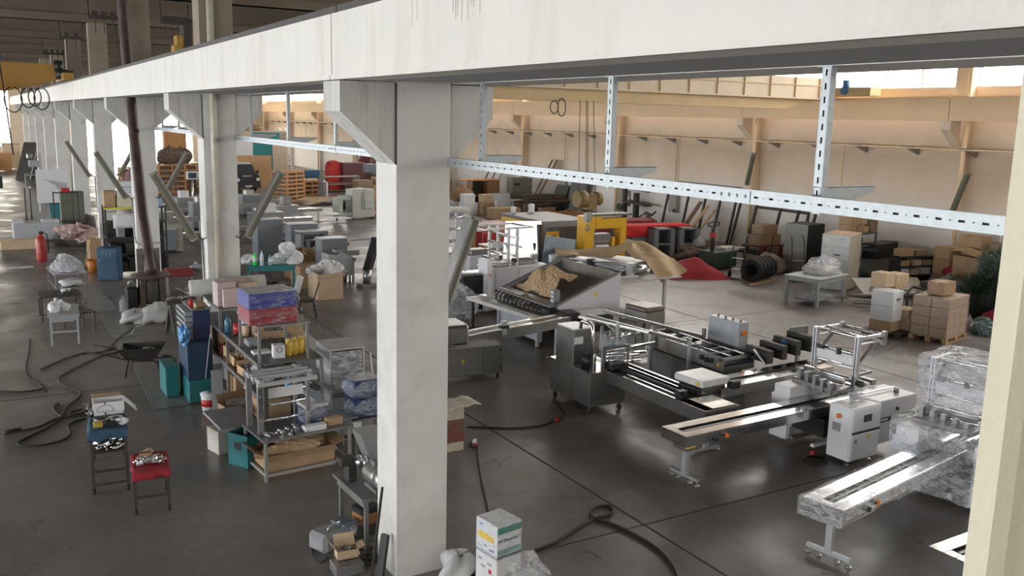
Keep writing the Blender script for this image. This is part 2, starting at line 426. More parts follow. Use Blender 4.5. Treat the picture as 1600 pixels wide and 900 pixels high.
o = obj('pipe_bracket', b, steel_dark, pp); o['kind'] = 'stuff'
b = MB()
for i in range(12):
    y = 5.4+10*i; b.cyl((XR-.02, y, 1.9), (XR-.02, y, 4.8), .018); 
obj('drop_conduit', b, CREAM, pp)
# upper cable tray conduits on colonnade columns
b = MB(); y = 9.47+10; b.cyl((4.22, y-.07, 1.3), (4.22, y-.07, 8.8), .07); struct('trim_76', b, mat('cream_pipe', (.55, .52, .43), .5), 'cream downpipe on the second column')
for i in (0, 1, 2, 3):
    y = 9.47+10*i; b = MB()
    z = 1.55
    if i:
        b.tube([(CX0-.03, y+.35, 2.9), (CX0-.03, y+.3, z+.2), (CX0-.02, y+.02, z), (CX0+.1, y-.02, z-.02), (CX1+.02, y-.02, z)], .02, 6)
        struct('trim_%d' % (80+i), b, steel_dark)
# ---- pale window post right in front of the eye, on the gallery
FRAME = mat('cream_gallery_post', (.62, .58, .44), .6, var=.05, bump=.3, bscale=60)
b = MB()
b.prism([(1.035, .60), (1.055, .59), (1.08, .595), (1.08, .615), (1.035, .605)], 3.6, 6.4, 'z')
b.box(1.085, 1.155, .60, .66, 3.6, 6.4); b.box(1.155, 1.6, .57, .63, 3.6, 6.4)
struct('trim_90', b, FRAME, 'cream gallery window post close by')

# world: plain overcast sky outside
w = bpy.data.worlds.new('sky'); SC.world = w; w.use_nodes = True
w.node_tree.nodes['Background'].inputs[0].default_value = (.95, .97, 1, 1); w.node_tree.nodes['Background'].inputs[1].default_value = 1.
vs = SC.view_settings; vs.view_transform = 'Standard'; vs.look = 'None'; vs.gamma = 1; vs.use_curve_mapping = False; vs.exposure = 0.0
SC.cycles.max_bounces = 8; SC.cycles.diffuse_bounces = 4; SC.cycles.glossy_bounces = 4; SC.cycles.transparent_max_bounces = 12
SC.cycles.caustics_reflective = False; SC.cycles.caustics_refractive = False; SC.cycles.sample_clamp_indirect = 6
# ================================================================== OVERHEAD THINGS
def slotted(L, w, t=.004, pitch=.14, sl=.04, sw=.014, dot=.012):
    """flat strip along local y, w wide in z, facing -x, with real slots and round-ish holes"""
    b = MB(); h = w/2; s = sw/2
    b.box(0, t, 0, L, s, h); b.box(0, t, 0, L, -h, -s)
    n = int(L/pitch); y = 0.
    for i in range(n):
        a = (i+.25)*pitch
        b.box(0, t, y, a, -s, s); y = a+sl
        q = a+sl+(pitch-sl)/2-dot/2
        b.box(0, t, y, q, -s, s); y = q+dot
        for zz in (-1, 1): b.box(0, t, q, q+dot, min(zz*s, zz*s*.4), max(zz*s, zz*s*.4))
    b.box(0, t, y, L, -s, s); return b
def rail(y0, y1, x, z, label):
    t = thing('slotted_rail', label, 'rail', (x-.06, y0, z))
    L = y1-y0
    obj('web', slotted(L, .092), galv, t)
    b = MB(); b.box(.02, .024, 0, L, -.046, .046); obj('dark_backing', b, iron, t)  # dark plate added behind the slots so they read as shaded hollows
    b = MB(); b.box(0, .05, 0, L, .046, .05); b.box(0, .05, 0, L, -.05, -.046); b.box(.046, .05, 0, L, .036, .046); b.box(.046, .05, 0, L, -.046, -.036)
    obj('flange', b, galv, t)
    b = MB(); b.box(-.006, 0, L*.33, L*.33+.34, -.04, .04)
    for k in range(4): b.cyl((-.016, L*.33+.05+.08*k, 0), (0, L*.33+.05+.08*k, 0), .014, n=6)
    obj('splice_plate', b, galv, t)
    return t
rail(2.3, 9.42, 4.68, 5.01, 'galvanised slotted rail running from the nearest column to the close gallery post')
rail(10.1, 19.42, 4.68, 5.01, 'galvanised slotted rail between the nearest and the second column')
rail(20.1, 29.42, 4.68, 5.01, 'dark slotted rail between the second and the third column')
def hanger(y, label):
    t = thing('slotted_hanger', label, 'hanger', (4.70, y, 5.88), group='cable tray hangers under the runway')
    o = obj('upright', slotted(.94, .07, pitch=.085, sl=.04, sw=.014, dot=.001), galv, t); o.rotation_euler = (-PI/2, 0, 0); o.location = (0, 0, 0)
    b = MB(); b.box(.02, .024, -.033, .033, -.94, 0); obj('dark_backing', b, iron, t)  # dark plate added inside the upright, standing in for shade in its slots
    b = MB(); b.box(0, .05, -.037, -.033, -.94, 0); b.box(0, .05, .033, .037, -.94, 0); 
    for k in range(9): b.cyl((.025, -.04, -.06-.1*k), (.025, -.037, -.06-.1*k), .006, n=6)
    obj('side_flange', b, galv, t)
    b = MB(); b.prism([(0, -.95), (.52, -.80), (.52, -.765), (0, -.765)], -.03, -.026); b.prism([(0, -.95), (.52, -.80), (.52, -.765), (0, -.765)], .026, .03); b.box(0, .52, -.03, .03, -.769, -.765)
    obj('bracket_arm', b, galv, t)
    b = MB(); b.box(-.02, .09, -.06, .06, -.006, 0)
    obj('top_plate', b, galv, t)
    return t
hanger(4.14, 'slotted steel hanger nearest the cream gallery post')
hanger(6.45, 'middle one of the three slotted steel hangers between near column and gallery post')
hanger(8.77, 'slotted steel hanger just beside the corbel of the nearest column')
hanger(13.45, 'slotted steel hanger right behind the left corbel of the nearest column')
hanger(15.9, 'slotted steel hanger in the second bay, standing free before the far windows')
hanger(18.42, 'thin slotted hanger against the second column')
hanger(25.9, 'slotted hanger in the bright gap between second and third column')
hanger(28.4, 'slotted hanger against the third column')

cover = mat('yellowed_lamp_cover', (.15, .15, .11), .3, var=.18, scale=3, coat=.3)
def tilt_lamp(x, y, z, side, label, L=1.55, facing=0, tilt=29):
    """dead linear lamp hung slantwise off a column; (x,y,z) is its lower end"""
    t = thing('slanted_strip_lamp', label, 'lamp', (x, y, z), group='slanted strip lamps on the columns')
    a = math.radians(tilt)*side
    R_ = Matrix.Rotation(a, 4, 'Y') @ Matrix.Identity(4)
    def tr(mb):
        for v in mb.b.verts: v.co = R_ @ v.co
        return mb
    s = side
    b = MB(); b.box(min(0, -.035*s), max(0, -.035*s), -.1, .1, 0, L); obj('housing', tr(b), steel_dark, t)
    b = MB(); b.prism([(0, -.09), (.07*s, -.085), (.115*s, -.05), (.115*s, .05), (.07*s, .085), (0, .09)], .02, L-.02, 'z'); obj('lamp_cover', tr(b), cover, t)
    for z0, z1 in ((L-.02, L+.01), (-.01, .02)):
        b = MB(); b.box(min(-.04*s, .12*s), max(-.04*s, .12*s), -.1, .1, z0, z1); obj('end_cap', tr(b), mat('lamp_end', (.35, .33, .26), .5), t)
    b = MB(); b.tube([(0, 0, .1), (-s*.12, .0, -.05), (-s*.2, 0, .0)], .012, 6); obj('bracket', b, iron, t)
    t.rotation_euler = (0, 0, facing)
    return t
tilt_lamp(4.84, 10.18, 2.95, 1, 'slanted strip lamp leaning out behind the nearest column', tilt=20, L=1.42)
tilt_lamp(3.80, 19.45, 2.95, -1, 'slanted strip lamp on the left side of the second column')
tilt_lamp(4.80, 19.45, 2.95, 1, 'slanted strip lamp on the right side of the second column')
tilt_lamp(3.80, 29.45, 2.95, -1, 'slanted strip lamp on the left of the column with the flue pipe')
tilt_lamp(4.80, 29.45, 2.95, 1, 'slanted strip lamp on the right of the column with the flue pipe')
tilt_lamp(3.80, 39.45, 2.95, -1, 'slanted strip lamp on the fourth column, above the black shelves')
tilt_lamp(4.80, 39.45, 2.95, 1, 'slanted strip lamp right of the fourth column, against the glare')
tilt_lamp(29.3, 19.75, 2.75, -1, 'slanted strip lamp on the wall above the large kraft package', facing=PI/2-.5)
tilt_lamp(29.3, 29.75, 2.95, -1, 'slanted strip lamp on the wall above the leaning black frames', facing=PI/2-.5)

# ---- crane in the right bay
GIR = mat('crane_cream_paint', (.62, .46, .25), .6, var=.06, scale=1.5)
GIR2 = mat('crane_panel', (.66, .55, .40), .55, var=.06, scale=1.5)
YEL = mat('crane_yellow', (.40, .22, .05), .55, var=.08, scale=1.5)
MOTB = mat('motor_blue', (.05, .16, .36), .45, var=.1)
t = thing('bridge_crane', 'cream bridge crane across the right bay, ribbed girder', 'crane', (0, 25, 0))
b = MB(); b.box(5.4, 28.7, -.25, .25, 6.55, 7.30); b.box(5.4, 28.9, -.42, .36, 6.50, 6.56); obj('girder', b, GIR2, t)
b = MB()
for k in range(18): b.box(6+1.28*k-.012, 6+1.28*k+.012, -.30, -.25, 6.56, 7.28)
b.box(5.4, 28.7, -.30, -.25, 7.0, 7.03); obj('stiffener', b, GIR, t)
b = MB(); b.prism([(5.6, 6.5), (7.2, 6.14), (26.2, 6.14), (27.9, 6.5)], -.14, .2); b.box(7.2, 26.2, -.22, .26, 6.12, 6.16); obj('lower_girder', b, GIR, t)
b = MB(); b.bev(28.6, 29.2, -1.9, 1.9, 6.66, 6.98); obj('end_truck', b, GIR, t)
b = MB(); b.bev(4.98, 5.4, -1.9, 1.9, 6.70, 7.0); obj('end_truck', b, GIR, t)
b = MB(); b.cyl((28.5, -.75, 6.86), (28.9, -.75, 6.86), .15); b.cyl((28.65, -.75, 6.95), (28.65, -.75, 7.25), .13); b.bev(28.75, 29.0, -.9, -.6, 6.7, 7.0); obj('drive_motor', b, MOTB, t)
b = MB(); rnd = random.Random(3)
for k in range(2):
    x = 15.85+.28*k; b.tube([(x+.15*math.cos(a), -.3, 6.12-.2-.2*math.sin(a)*(1+.4*(k % 2))) for a in [i*PI/6 for i in range(-3, 10)]], .018, 6)
obj('festoon_cable', b, black, t)
# chain hoist hanging from it
hx = 16.9
t = thing('chain_hoist', 'dusty yellow chain hoist block hanging before the right wall', 'hoist', (hx, 24.2, 0))
hz = 3.05
b = MB(); b.cyl((-.42, 0, hz), (-.1, 0, hz), .27, n=20); b.cyl((-.1, 0, hz), (.25, 0, hz), .2); b.cyl((.25, 0, hz), (.48, 0, hz), .22, n=18); b.bev(-.08, .24, -.22, .22, hz-.34, hz+.16); obj('body', b, mat('hoist_yellow', (.20, .135, .045), .6, var=.2), t)
b = MB(); b.bev(-.07, .17, -.08, .08, hz-.72, hz-.45); b.tube([(.05, 0, hz-.72), (.05, 0, hz-.85), (.13, 0, hz-.95), (.07, 0, hz-1.04), (-.02, 0, hz-.98)], .03); obj('hook', b, steel_dark, t)
b = MB()
for x in (-.35, -.05, .02, .3): b.cyl((x, 0, hz+.1), (x*.8, .2, 6.14), .012, n=6)
b.cyl((.02, 0, hz-.45), (.02, 0, hz-.3), .02, n=6); b.cyl((.4, .05, hz-.1), (.42, .05, .9), .007, n=5); obj('chain', b, iron, t)

# ---- crane in the left bay
t = thing('bridge_crane', 'dark yellow bridge crane across the left bay, high at the end', 'crane', (0, 44, 0))
b = MB(); b.box(-21, 2.5, -.3, .3, 6.52, 7.36); b.prism([(2.5, 6.52), (2.5, 7.36), (3.35, 7.36), (3.35, 6.78)], -.3, .3); b.box(-21, 2.55, -.36, .36, 6.50, 6.54); obj('girder', b, YEL, t)
b = MB(); b.prism([(-21, 6.5), (-21, 6.2), (1.2, 6.2), (2.5, 6.5)], -.2, .2); obj('lower_girder', b, YEL, t)
b = MB(); b.bev(3.25, 3.65, -1.9, 1.9, 6.68, 6.98); obj('end_truck', b, YEL, t)
b = MB(); b.cyl((3.1, -.65, 6.95), (3.55, -.65, 6.95), .2); b.cyl((3.2, -.65, 7.05), (3.2, -.65, 7.5), .17); b.bev(3.3, 3.75, -.85, -.4, 6.7, 7.1); obj('drive_motor', b, black, t)
b = MB(); b.bev(-1.2, 1.15, -.35, .35, 7.42, 7.78); b.cyl((-.9, -.2, 7.92), (.3, -.2, 7.92), .2); b.bev(.45, .8, -.3, .3, 7.7, 7.98); b.box(-1.2, .9, -.3, .3, 7.36, 7.44); obj('trolley', b, mat('trolley_blue', (.03, .05, .10), .5), t)
b = MB()
for k, (x, r) in enumerate(((1.45, .42), (2.0, .33), (2.25, .3), (2.5, .36))):
    b.tube([(x+r*.8*math.cos(a), -.4-.05*k, 6.28-r-r*1.25*math.sin(a)) for a in [i*PI/7 for i in range(-3, 11)]], .025, 6)
obj('festoon_cable', b, black, t)
t = thing('hook_block', 'black crane hook block on ropes at the far left', 'hook', (.55, 43.3, 0))
b = MB(); b.bev(-.28, -.14, -.2, .2, 2.25, 2.75); b.bev(.14, .28, -.2, .2, 2.25, 2.75); b.cyl((-.14, 0, 2.5), (.14, 0, 2.5), .22, n=18); obj('sheave_case', b, black, t)
b = MB(); b.cyl((0, 0, 2.3), (0, 0, 2.0), .06); b.tube([(0, 0, 2.0), (.03, 0, 1.85), (.1, 0, 1.75), (.03, 0, 1.62), (-.08, 0, 1.68)], .045); obj('hook', b, steel_dark, t)
b = MB()
for x in (-.2, .0, .2): b.cyl((x, 0, 2.6), (x*.7, 0, 7.4), .014, n=6)
b.cyl((.75, 0, 3.6), (.5, 0, 7.4), .03, n=6); obj('rope', b, iron, t)

# little lamp tracks under the roof girders
TRK = mat('track_iron', (.05, .04, .03), .7)
def track(px0, px1, py, Y, label, n):
    x0, z = atY(px0, py, Y); x1, _ = atY(px1, py+4, Y)
    t = thing('hanging_track', label, 'track', (x0, Y, z), group='iron tracks under the roof')
    L = x1-x0
    b = MB(); b.box(0, L, -.05, .05, -.06, .06); b.cyl((.02, 0, 0), (.02, 0, 9.1-z), .03, n=6); b.cyl((L-.02, 0, 0), (L-.02, 0, 9.1-z), .03, n=6); obj('bar', b, TRK, t)
    for k in range(n):
        b = MB(); x = L*(k+.8)/(n+.6); b.cyl((x, 0, -.05), (x, 0, -.5), .015, n=6); b.box(x-.09, x+.09, -.05, .05, .05, .2); obj('clamp', b, TRK, t)
track(137, 187, 26, 33.5, 'dark hanging track left of the rusty flue, topmost', 3)
track(92, 130, 58, 43.5, 'dark hanging track above the left crane motor', 2)
track(65, 106, 83, 53.5, 'dark hanging track lowest, just above the left crane', 4)
track(250, 295, 34, 33.5, 'dark hanging track between the flue and the second column', 4)
track(180, 196, 67, 43.5, 'short dark hanging track right beside the flue', 1)
# yellow crane parts seen above the runway, beyond the second column
x, z = atY(292, 72, 36); t = thing('hoist_trolley', 'small yellow hoist trolley above the runway beside the second upper column', 'hoist', (x, 36, z))
b = MB(); b.bev(-.4, .42, -.3, .3, -.3, .35); b.bev(-.5, -.2, -.34, .34, -.4, .0); obj('body', b, mat('hoist_ochre', (.42, .25, .05), .6), t)
b = MB(); b.box(-.16, .12, -.36, .36, -.4, .9); b.box(-.2, .5, -.05, .05, .85, .95); obj('mast', b, iron, t)
# ================================================================== LEFT BAY AND THE FOOT OF THE COLONNADE
def pb(t, name, m, x0, x1, y0, y1, z0, z1, bev=0, label=None):
    b = MB()
    if bev: b.bev(x0, x1, y0, y1, z0, z1, bev)
    else: b.box(x0, x1, y0, y1, z0, z1)
    return obj(name, b, m, t, label)
def pc(t, name, m, p, q, r, r2=None, n=14, label=None):
    b = MB(); b.cyl(p, q, r, r2, n); return obj(name, b, m, t, label)
def pr(t, name, m, p, q, w, h=None, label=None):
    b = MB(); b.bar(p, q, w, h); return obj(name, b, m, t, label)
def pt(t, name, m, pts, r, n=7, label=None):
    b = MB(); b.tube(pts, r, n); return obj(name, b, m, t, label)
def caster(t, x, y, r=.045):
    b = MB(); b.cyl((x-.02, y, r), (x+.02, y, r), r, n=14); c = obj('caster', b, rubber, t)
    b = MB(); b.bar((x, y+.02, r), (x, y, 2.2*r+.03), .05, .03); obj('fork', b, steel_dark, c)
    return c
def legs(t, w, d, h, s, m, z0=0., cast=False):
    for x in (s/2, w-s/2):
        for y in (s/2, d-s/2):
            pb(t, 'leg', m, x-s/2, x+s/2, y-s/2, y+s/2, z0+(.1 if cast else 0), h)
            if cast: caster(t, x, y)
def carton(loc, size, rz, label, m=None, opened=False, group=None, tape=True, z=0., name='cardboard_box'):
    m = m or card; w, d, h = size; tape = tape and m is not paper
    t = thing(name, label, 'box', (loc[0], loc[1], loc[2] if len(loc) > 2 else z), rz, group)
    if not opened:
        pb(t, 'carton', m, 0, w, 0, d, 0, h, .008)
        if tape: pb(t, 'tape', mat('brown_tape', (.48, .36, .20), .3), -.002, w+.002, d/2-.03, d/2+.03, h-.06, h+.002)
    else:
        b = MB(); k = .006
        b.box(0, w, 0, d, 0, k); b.box(0, k, 0, d, 0, h); b.box(w-k, w, 0, d, 0, h); b.box(0, w, 0, k, 0, h); b.box(0, w, d-k, d, 0, h); obj('carton', b, m, t)
        for q, (p, e, f) in enumerate((((0, 0, h), (0, d, h), (-.12*w-.05, 0, .10)), ((w, 0, h), (w, d, h), (.15*w+.05, 0, .03)), ((0, 0, h), (w, 0, h), (0, -.16*d-.05, -.04)), ((0, d, h), (w, d, h), (0, .1*d+.05, .13)))):
            p, e, f = Vector(p), Vector(e), Vector(f); b = MB(); n = Vector((0, 0, .005))
            b._new([p, e, e+f, p+f, p+n, e+n, e+f+n, p+f+n], [(0, 1, 2, 3), (4, 5, 6, 7), (0, 1, 5, 4), (2, 3, 7, 6), (1, 2, 6, 5), (0, 3, 7, 4)]); obj('flap', b, m, t)
    return t
def drape(w, d, z, over, seed=0, seg=14):
    """cloth laid over a w x d top, hanging down by over[left,right,front,back]"""
    rnd = random.Random(seed); ph = [rnd.uniform(0, 6) for _ in range(6)]
    l, r, f, bk = over
    def fn(u, v):
        x = -l+u*(w+l+r); y = -f+v*(d+f+bk); zz = z
        ex = max(0, -x, x-w); ey = max(0, -y, y-d); e = max(ex, ey)
        wob = .05*min(1, e*6)*(math.sin(9*u+ph[0])+math.sin(11*v+ph[1])+.6*math.sin(19*(u+v)+ph[2]))
        if ex > 0: x = (-.012-.10*ex if x < 0 else w+.012+.10*ex)+wob*.5
        if ey > 0: y = (-.012-.10*ey if y < 0 else d+.012+.10*ey)+wob*.5
        return (x, y, zz-e+.008+.006*math.sin(13*u+ph[3])*math.sin(11*v+ph[4])+wob*.25)
    return MB().grid(fn, seg*2, seg*2)
def solidify(o, th=.006):
    s = o.modifiers.new('thickness', 'SOLIDIFY'); s.thickness = th; return o

DKT = mat('worn_dark_frame', (.075, .065, .055), .55, .4, var=.2)
# ---- tool trolley with the blue cloth
p0 = at(149, 778); p1 = at(228, 722); rz = ang(at(140, 655, .95), at(207, 648, .95)); TW, TD, TH = .50, 1.55, .95
ORG = at(139, 676, .95)
t = thing('tool_trolley', 'long dark steel tool trolley carrying the blue cloth and white open box', 'trolley', (*ORG, 0), rz)
legs(t, TW, TD, TH, .04, DKT, cast=True)
pb(t, 'top_tray', DKT, 0, TW, 0, TD, TH-.03, TH)
pb(t, 'shelf', DKT, .02, TW-.02, .02, TD-.02, .60, .62)
for y in (.02, TD-.02):
    for z in (.32, .12): pb(t, 'rung', DKT, 0, TW, y-.015, y+.015, z, z+.03)
pb(t, 'edge_rail', steel_dark, -.01, .02, .75, TD, TH, TH+.05); pb(t, 'edge_rail', steel_dark, TW-.02, TW+.01, .75, TD, TH, TH+.05)
def on(t, x, y): 
    c, s = math.cos(t.rotation_euler.z), math.sin(t.rotation_euler.z); return (t.location.x+c*x-s*y, t.location.y+s*x+c*y)
o = solo('blue_cloth', drape(TW, .66, TH+.004, (.16, .05, .14, 0), 3), bluecloth, 'blue work cloth hanging over the near end of the tool trolley', 'cloth', (*ORG, 0), rz); solidify(o)
zt = TH+.02
def little(name, label, cat, x, y, z, m, fn, tr=None, group=None, rz2=0.):
    b = MB(); fn(b); q = on(tr or t, x, y); return solo(name, b, m, label, cat, (q[0], q[1], z), (tr or t).rotation_euler.z+rz2, group)
little('yellow_box', 'small yellow tool box on the blue cloth', 'box', .06, .10, zt, mat('dull_yellow', (.42, .32, .06), .5), lambda b: b.bev(0, .13, 0, .1, 0, .085))
little('pliers_case', 'black tool roll beside the small yellow box', 'tool', .21, .10, zt, black, lambda b: b.bev(0, .17, 0, .1, 0, .06))
little('cleaning_rag', 'crumpled pale rag at the right end of the blue cloth', 'rag', .44, .2, zt, paper, lambda b: b.blob((0, 0, .03), (.08, .06, .04), 4, .4, flat=0))
little('steel_pan', 'round steel pan on the blue cloth', 'pan', .17, .42, zt, steel_dark, lambda b: b.lathe([(0, 0), (.09, 0), (.105, .05), (.1, .05), (.085, .008), (0, .008)]))
little('steel_ring', 'flat steel ring on the blue cloth near the white box', 'ring', .36, .46, zt, steel, lambda b: b.lathe([(.06, 0), (.1, 0), (.1, .03), (.06, .03), (.06, 0)]))
w_ = thing('white_box', 'open white cardboard box with a drawn half circle, standing on the trolley', 'box', (*on(t, .07, .74), TH+.002), rz+.03)
b = MB(); k = .006; b.box(0, .43, 0, .30, 0, k); b.box(0, k, 0, .3, 0, .2); b.box(.43-k, .43, 0, .3, 0, .2); b.box(0, .43, 0, k, 0, .2); b.box(0, .43, .3-k, .3, 0, .2); obj('carton', b, paper, w_)
b = MB(); b._new([(.43, 0, .2), (.43, .3, .2), (.60, .3, .02), (.60, 0, .02), (.436, 0, .2), (.436, .3, .2), (.606, .3, .02), (.606, 0, .02)], [(0, 1, 2, 3), (4, 5, 6, 7), (0, 1, 5, 4), (2, 3, 7, 6), (1, 2, 6, 5), (0, 3, 7, 4)]); obj('flap', b, paper, w_)
b = MB(); b.tube([(.16+.12*math.cos(a), -.004, .06+.1*math.sin(a)) for a in [i*PI/10 for i in range(11)]]+[(.28, -.004, .06)], .003, 5); b.tube([(.04, -.004, .06), (.28, -.004, .06)], .003, 5); b.box(.15, .172, -.005, 0, .17, .195); b.box(.15, .172, -.005, 0, .01, .045); obj('drawn_mark', b, black, w_)
b = MB(); b.box(.02, .41, .02, .28, .10, .105); obj('packing', b, midgrey, w_)
carton(on(t, .05, 1.12), (.42, .30, .16), rz, 'brown carton behind the white box on the trolley', z=TH+.002)
def scatter(name, label, cat, tr, x0, x1, y0, y1, z, m, n, seed, group=None):
    """a spill of small metal parts nobody could count"""
    rnd = random.Random(seed); b = MB()
    for i in range(n):
        x, y = rnd.uniform(x0, x1), rnd.uniform(y0, y1); k = rnd.random(); zz = rnd.uniform(0, .03)
        if k < .45: b.cyl((x, y, zz+.012), (x+rnd.uniform(-.09, .09), y+rnd.uniform(-.07, .07), zz+rnd.uniform(.015, .04)), rnd.uniform(.006, .014), n=7)
        elif k < .7: b.cyl((x, y, 0), (x, y, rnd.uniform(.02, .06)), rnd.uniform(.012, .03), n=9)
        else: b.rbox((x, y, zz+.02), (rnd.uniform(.03, .1), rnd.uniform(.02, .05), rnd.uniform(.015, .04)), rnd.uniform(0, 3), rnd.uniform(-.3, .3))
    b2 = b; o = obj(name, b2, m); o.location = (tr.location.x, tr.location.y, z); o.rotation_euler = (0, 0, tr.rotation_euler.z)
    return tag(o, label, cat, group, 'stuff')
MIX = mat('mixed_metal', (.42, .42, .42), .35, .8, var=.5, scale=11)
scatter('tool_clutter', 'loose tools in the left edge of the long trolley', 'tools', t, .02, .07, .76, 1.4, TH, MIX, 30, 1)
scatter('metal_parts', 'shiny metal parts heaped on the shelf below the blue cloth', 'parts', t, .06, .44, .08, .6, .62, bright, 60, 2)
scatter('metal_parts', 'metal rods and scraps on the rear half of the trolley shelf', 'parts', t, .06, .44, .7, 1.4, .62, MIX, 40, 5)
# ---- small red trolley
q0 = at(211, 805); q1 = at(268, 797); rz2 = ang(q0, q1)
R2 = thing('small_trolley', 'small dark trolley on casters under a red cloth', 'trolley', (*q0, 0), rz2)
W2, D2, H2 = .47, .80, .60
legs(R2, W2, D2, H2, .04, DKT, cast=True); pb(R2, 'top_tray', DKT, 0, W2, 0, D2, H2-.03, H2)
for y in (.02, D2-.02):
    pb(R2, 'rung', DKT, 0, W2, y-.015, y+.015, .22, .25); pb(R2, 'rung', DKT, 0, W2, y-.015, y+.015, .48, .51)
for x in (.02, W2-.02): pb(R2, 'rung', DKT, x-.015, x+.015, 0, D2, .48, .51)
solidify(solo('red_cloth', drape(W2, D2, H2+.004, (.10, .08, .10, .05), 8), redcloth, 'red cloth over the small trolley, carrying a pile of silver fittings', 'cloth', (*q0, 0), rz2))
little('card_tray', 'small cardboard tray on the red cloth', 'tray', .10, .50, H2+.02, card, lambda b: (b.box(0, .16, 0, .12, 0, .005), b.box(0, .005, 0, .12, 0, .08), b.box(.155, .16, 0, .12, 0, .08), b.box(0, .16, 0, .005, 0, .08), b.box(0, .16, .115, .12, 0, .08)), R2)
little('paper_sheet', 'white paper slip on the red cloth, right of the fittings', 'paper', .34, .48, H2+.03, paper, lambda b: b.rbox((0, 0, 0.01), (.1, .13, .012), .3, .2), R2)
little('cleaning_rag', 'beige rag behind the cardboard tray on the red cloth', 'rag', .22, .68, H2+.02, card_lt, lambda b: b.blob((0, 0, .03), (.07, .05, .05), 9, .4, flat=0), R2)
scatter('metal_fittings', 'pile of silver fittings on a clear bag upon the red cloth', 'fittings', R2, .08, .40, .22, .50, H2+.018, bright, 80, 7)

# ---- wheelbarrow
a = at(262, 583); c = at(172, 560, .55); wr = ang(a, at(176, 585))
t = thing('wheelbarrow', 'black rusty wheelbarrow beside the blue cabinet', 'wheelbarrow', (*a, 0), wr)
WB = mat('wheelbarrow_black', (.03, .027, .025), .6, .2, var=.3)
b = MB(); b.cyl((0, -.05, .2), (0, .05, .2), .20, n=24); b.cyl((0, -.055, .2), (0, .055, .2), .1, n=16); obj('wheel', b, rubber, t)
b = MB(); th = .02
def pan(z, i):  # rim to base
    k = [(.12, .42, .42), (.28, .30, .22)][0 if z else 1]
    return k
top = [(.02, -.33, .62), (.95, -.30, .60), (.95, .30, .60), (.02, .33, .62)]; bot = [(.22, -.2, .36), (.75, -.2, .34), (.75, .2, .34), (.22, .2, .36)]
v = [Vector(p) for p in top+bot]; b._new(v, [(0, 1, 5, 4), (1, 2, 6, 5), (2, 3, 7, 6), (3, 0, 4, 7), (4, 5, 6, 7)]); o = obj('pan', b, WB, t); solidify(o, .012)
for s in (-1, 1):
    pt(t, 'handle', WB, [(0, .07*s, .2), (.25, .16*s, .32), (.8, .24*s, .38), (1.15, .28*s, .50), (1.55, .29*s, .58)], .018)
    pr(t, 'leg', WB, (.72, .22*s, .37), (.80, .24*s, 0), .035)
o = solo('cement_sack', MB().blob((0, 0, .08), (.16, .2, .1), 3, .3), mat('dirty_sack', (.2, .18, .15), .9), 'grey rag bundle lying in the wheelbarrow', 'rag', (*on(t, .35, 0), .40), wr)

# ---- hoses and cables on the left floor
CB = mat('black_cable', (.02, .019, .018), .6)
def cable(pts, r, label, m=None, name='cable', z=None):
    P = [Vector((*at(x, y), r if z is None else z)) for x, y in pts]
    out = []
    for i in range(len(P)-1):       # Catmull-Rom
        a0, b0, c0, d0 = P[max(i-1, 0)], P[i], P[i+1], P[min(i+2, len(P)-1)]
        for k in range(6):
            s = k/6; out.append(.5*((2*b0)+(c0-a0)*s+(2*a0-5*b0+4*c0-d0)*s*s+(3*b0-a0-3*c0+d0)*s**3))
    out.append(P[-1]); b = MB(); b.tube(out, r, 6); return solo(name, b, m or CB, label, 'cable')
cable([(47, 530), (44, 555), (40, 575), (44, 590), (60, 600), (72, 612), (72, 608), (58, 597), (44, 583)], .013, 'black cable curling below the grey table at the far left')
cable([(0, 612), (30, 613), (60, 610), (70, 606)], .014, 'black cable entering from the left edge, upper one')
cable([(64, 578), (100, 562), (130, 553), (165, 549), (185, 530), (210, 512)], .015, 'black hose running up toward the white sacks', name='hose')
cable([(205, 548), (165, 555), (140, 565), (110, 580), (92, 592), (100, 604), (118, 610), (126, 617), (120, 625), (105, 637), (96, 652), (76, 668), (42, 685), (28, 693), (36, 698), (70, 696), (100, 688), (110, 678), (106, 668), (115, 660), (134, 655)], .016, 'thick black hose looping widely on the left floor', name='hose')
cable([(10, 670), (28, 674), (60, 668), (90, 655), (135, 650)], .014, 'black lead with a plug lying left of the tool trolley')
cable([(96, 652), (86, 645), (85, 637), (92, 632)], .02, 'short black hose end left of the tool trolley', name='hose')
cable([(128, 640), (110, 645), (112, 650), (132, 645), (150, 632)], .014, 'small cable coil just left of the tool trolley')
cable([(180, 552), (215, 565), (240, 560), (205, 545), (165, 548)], .014, 'cable running behind the wheelbarrow handles')
b = MB(); b.cyl((0, 0, .035), (.28, 0, .035), .035, .03); q = at(6, 679); solo('plug_connector', b, black, 'black plug connector at the left edge of the floor', 'plug', (*q, 0), ang(at(6, 679), at(28, 674)))
cable([(205, 523), (212, 512), (225, 508)], .012, 'white cord end below the white sacks', paper)

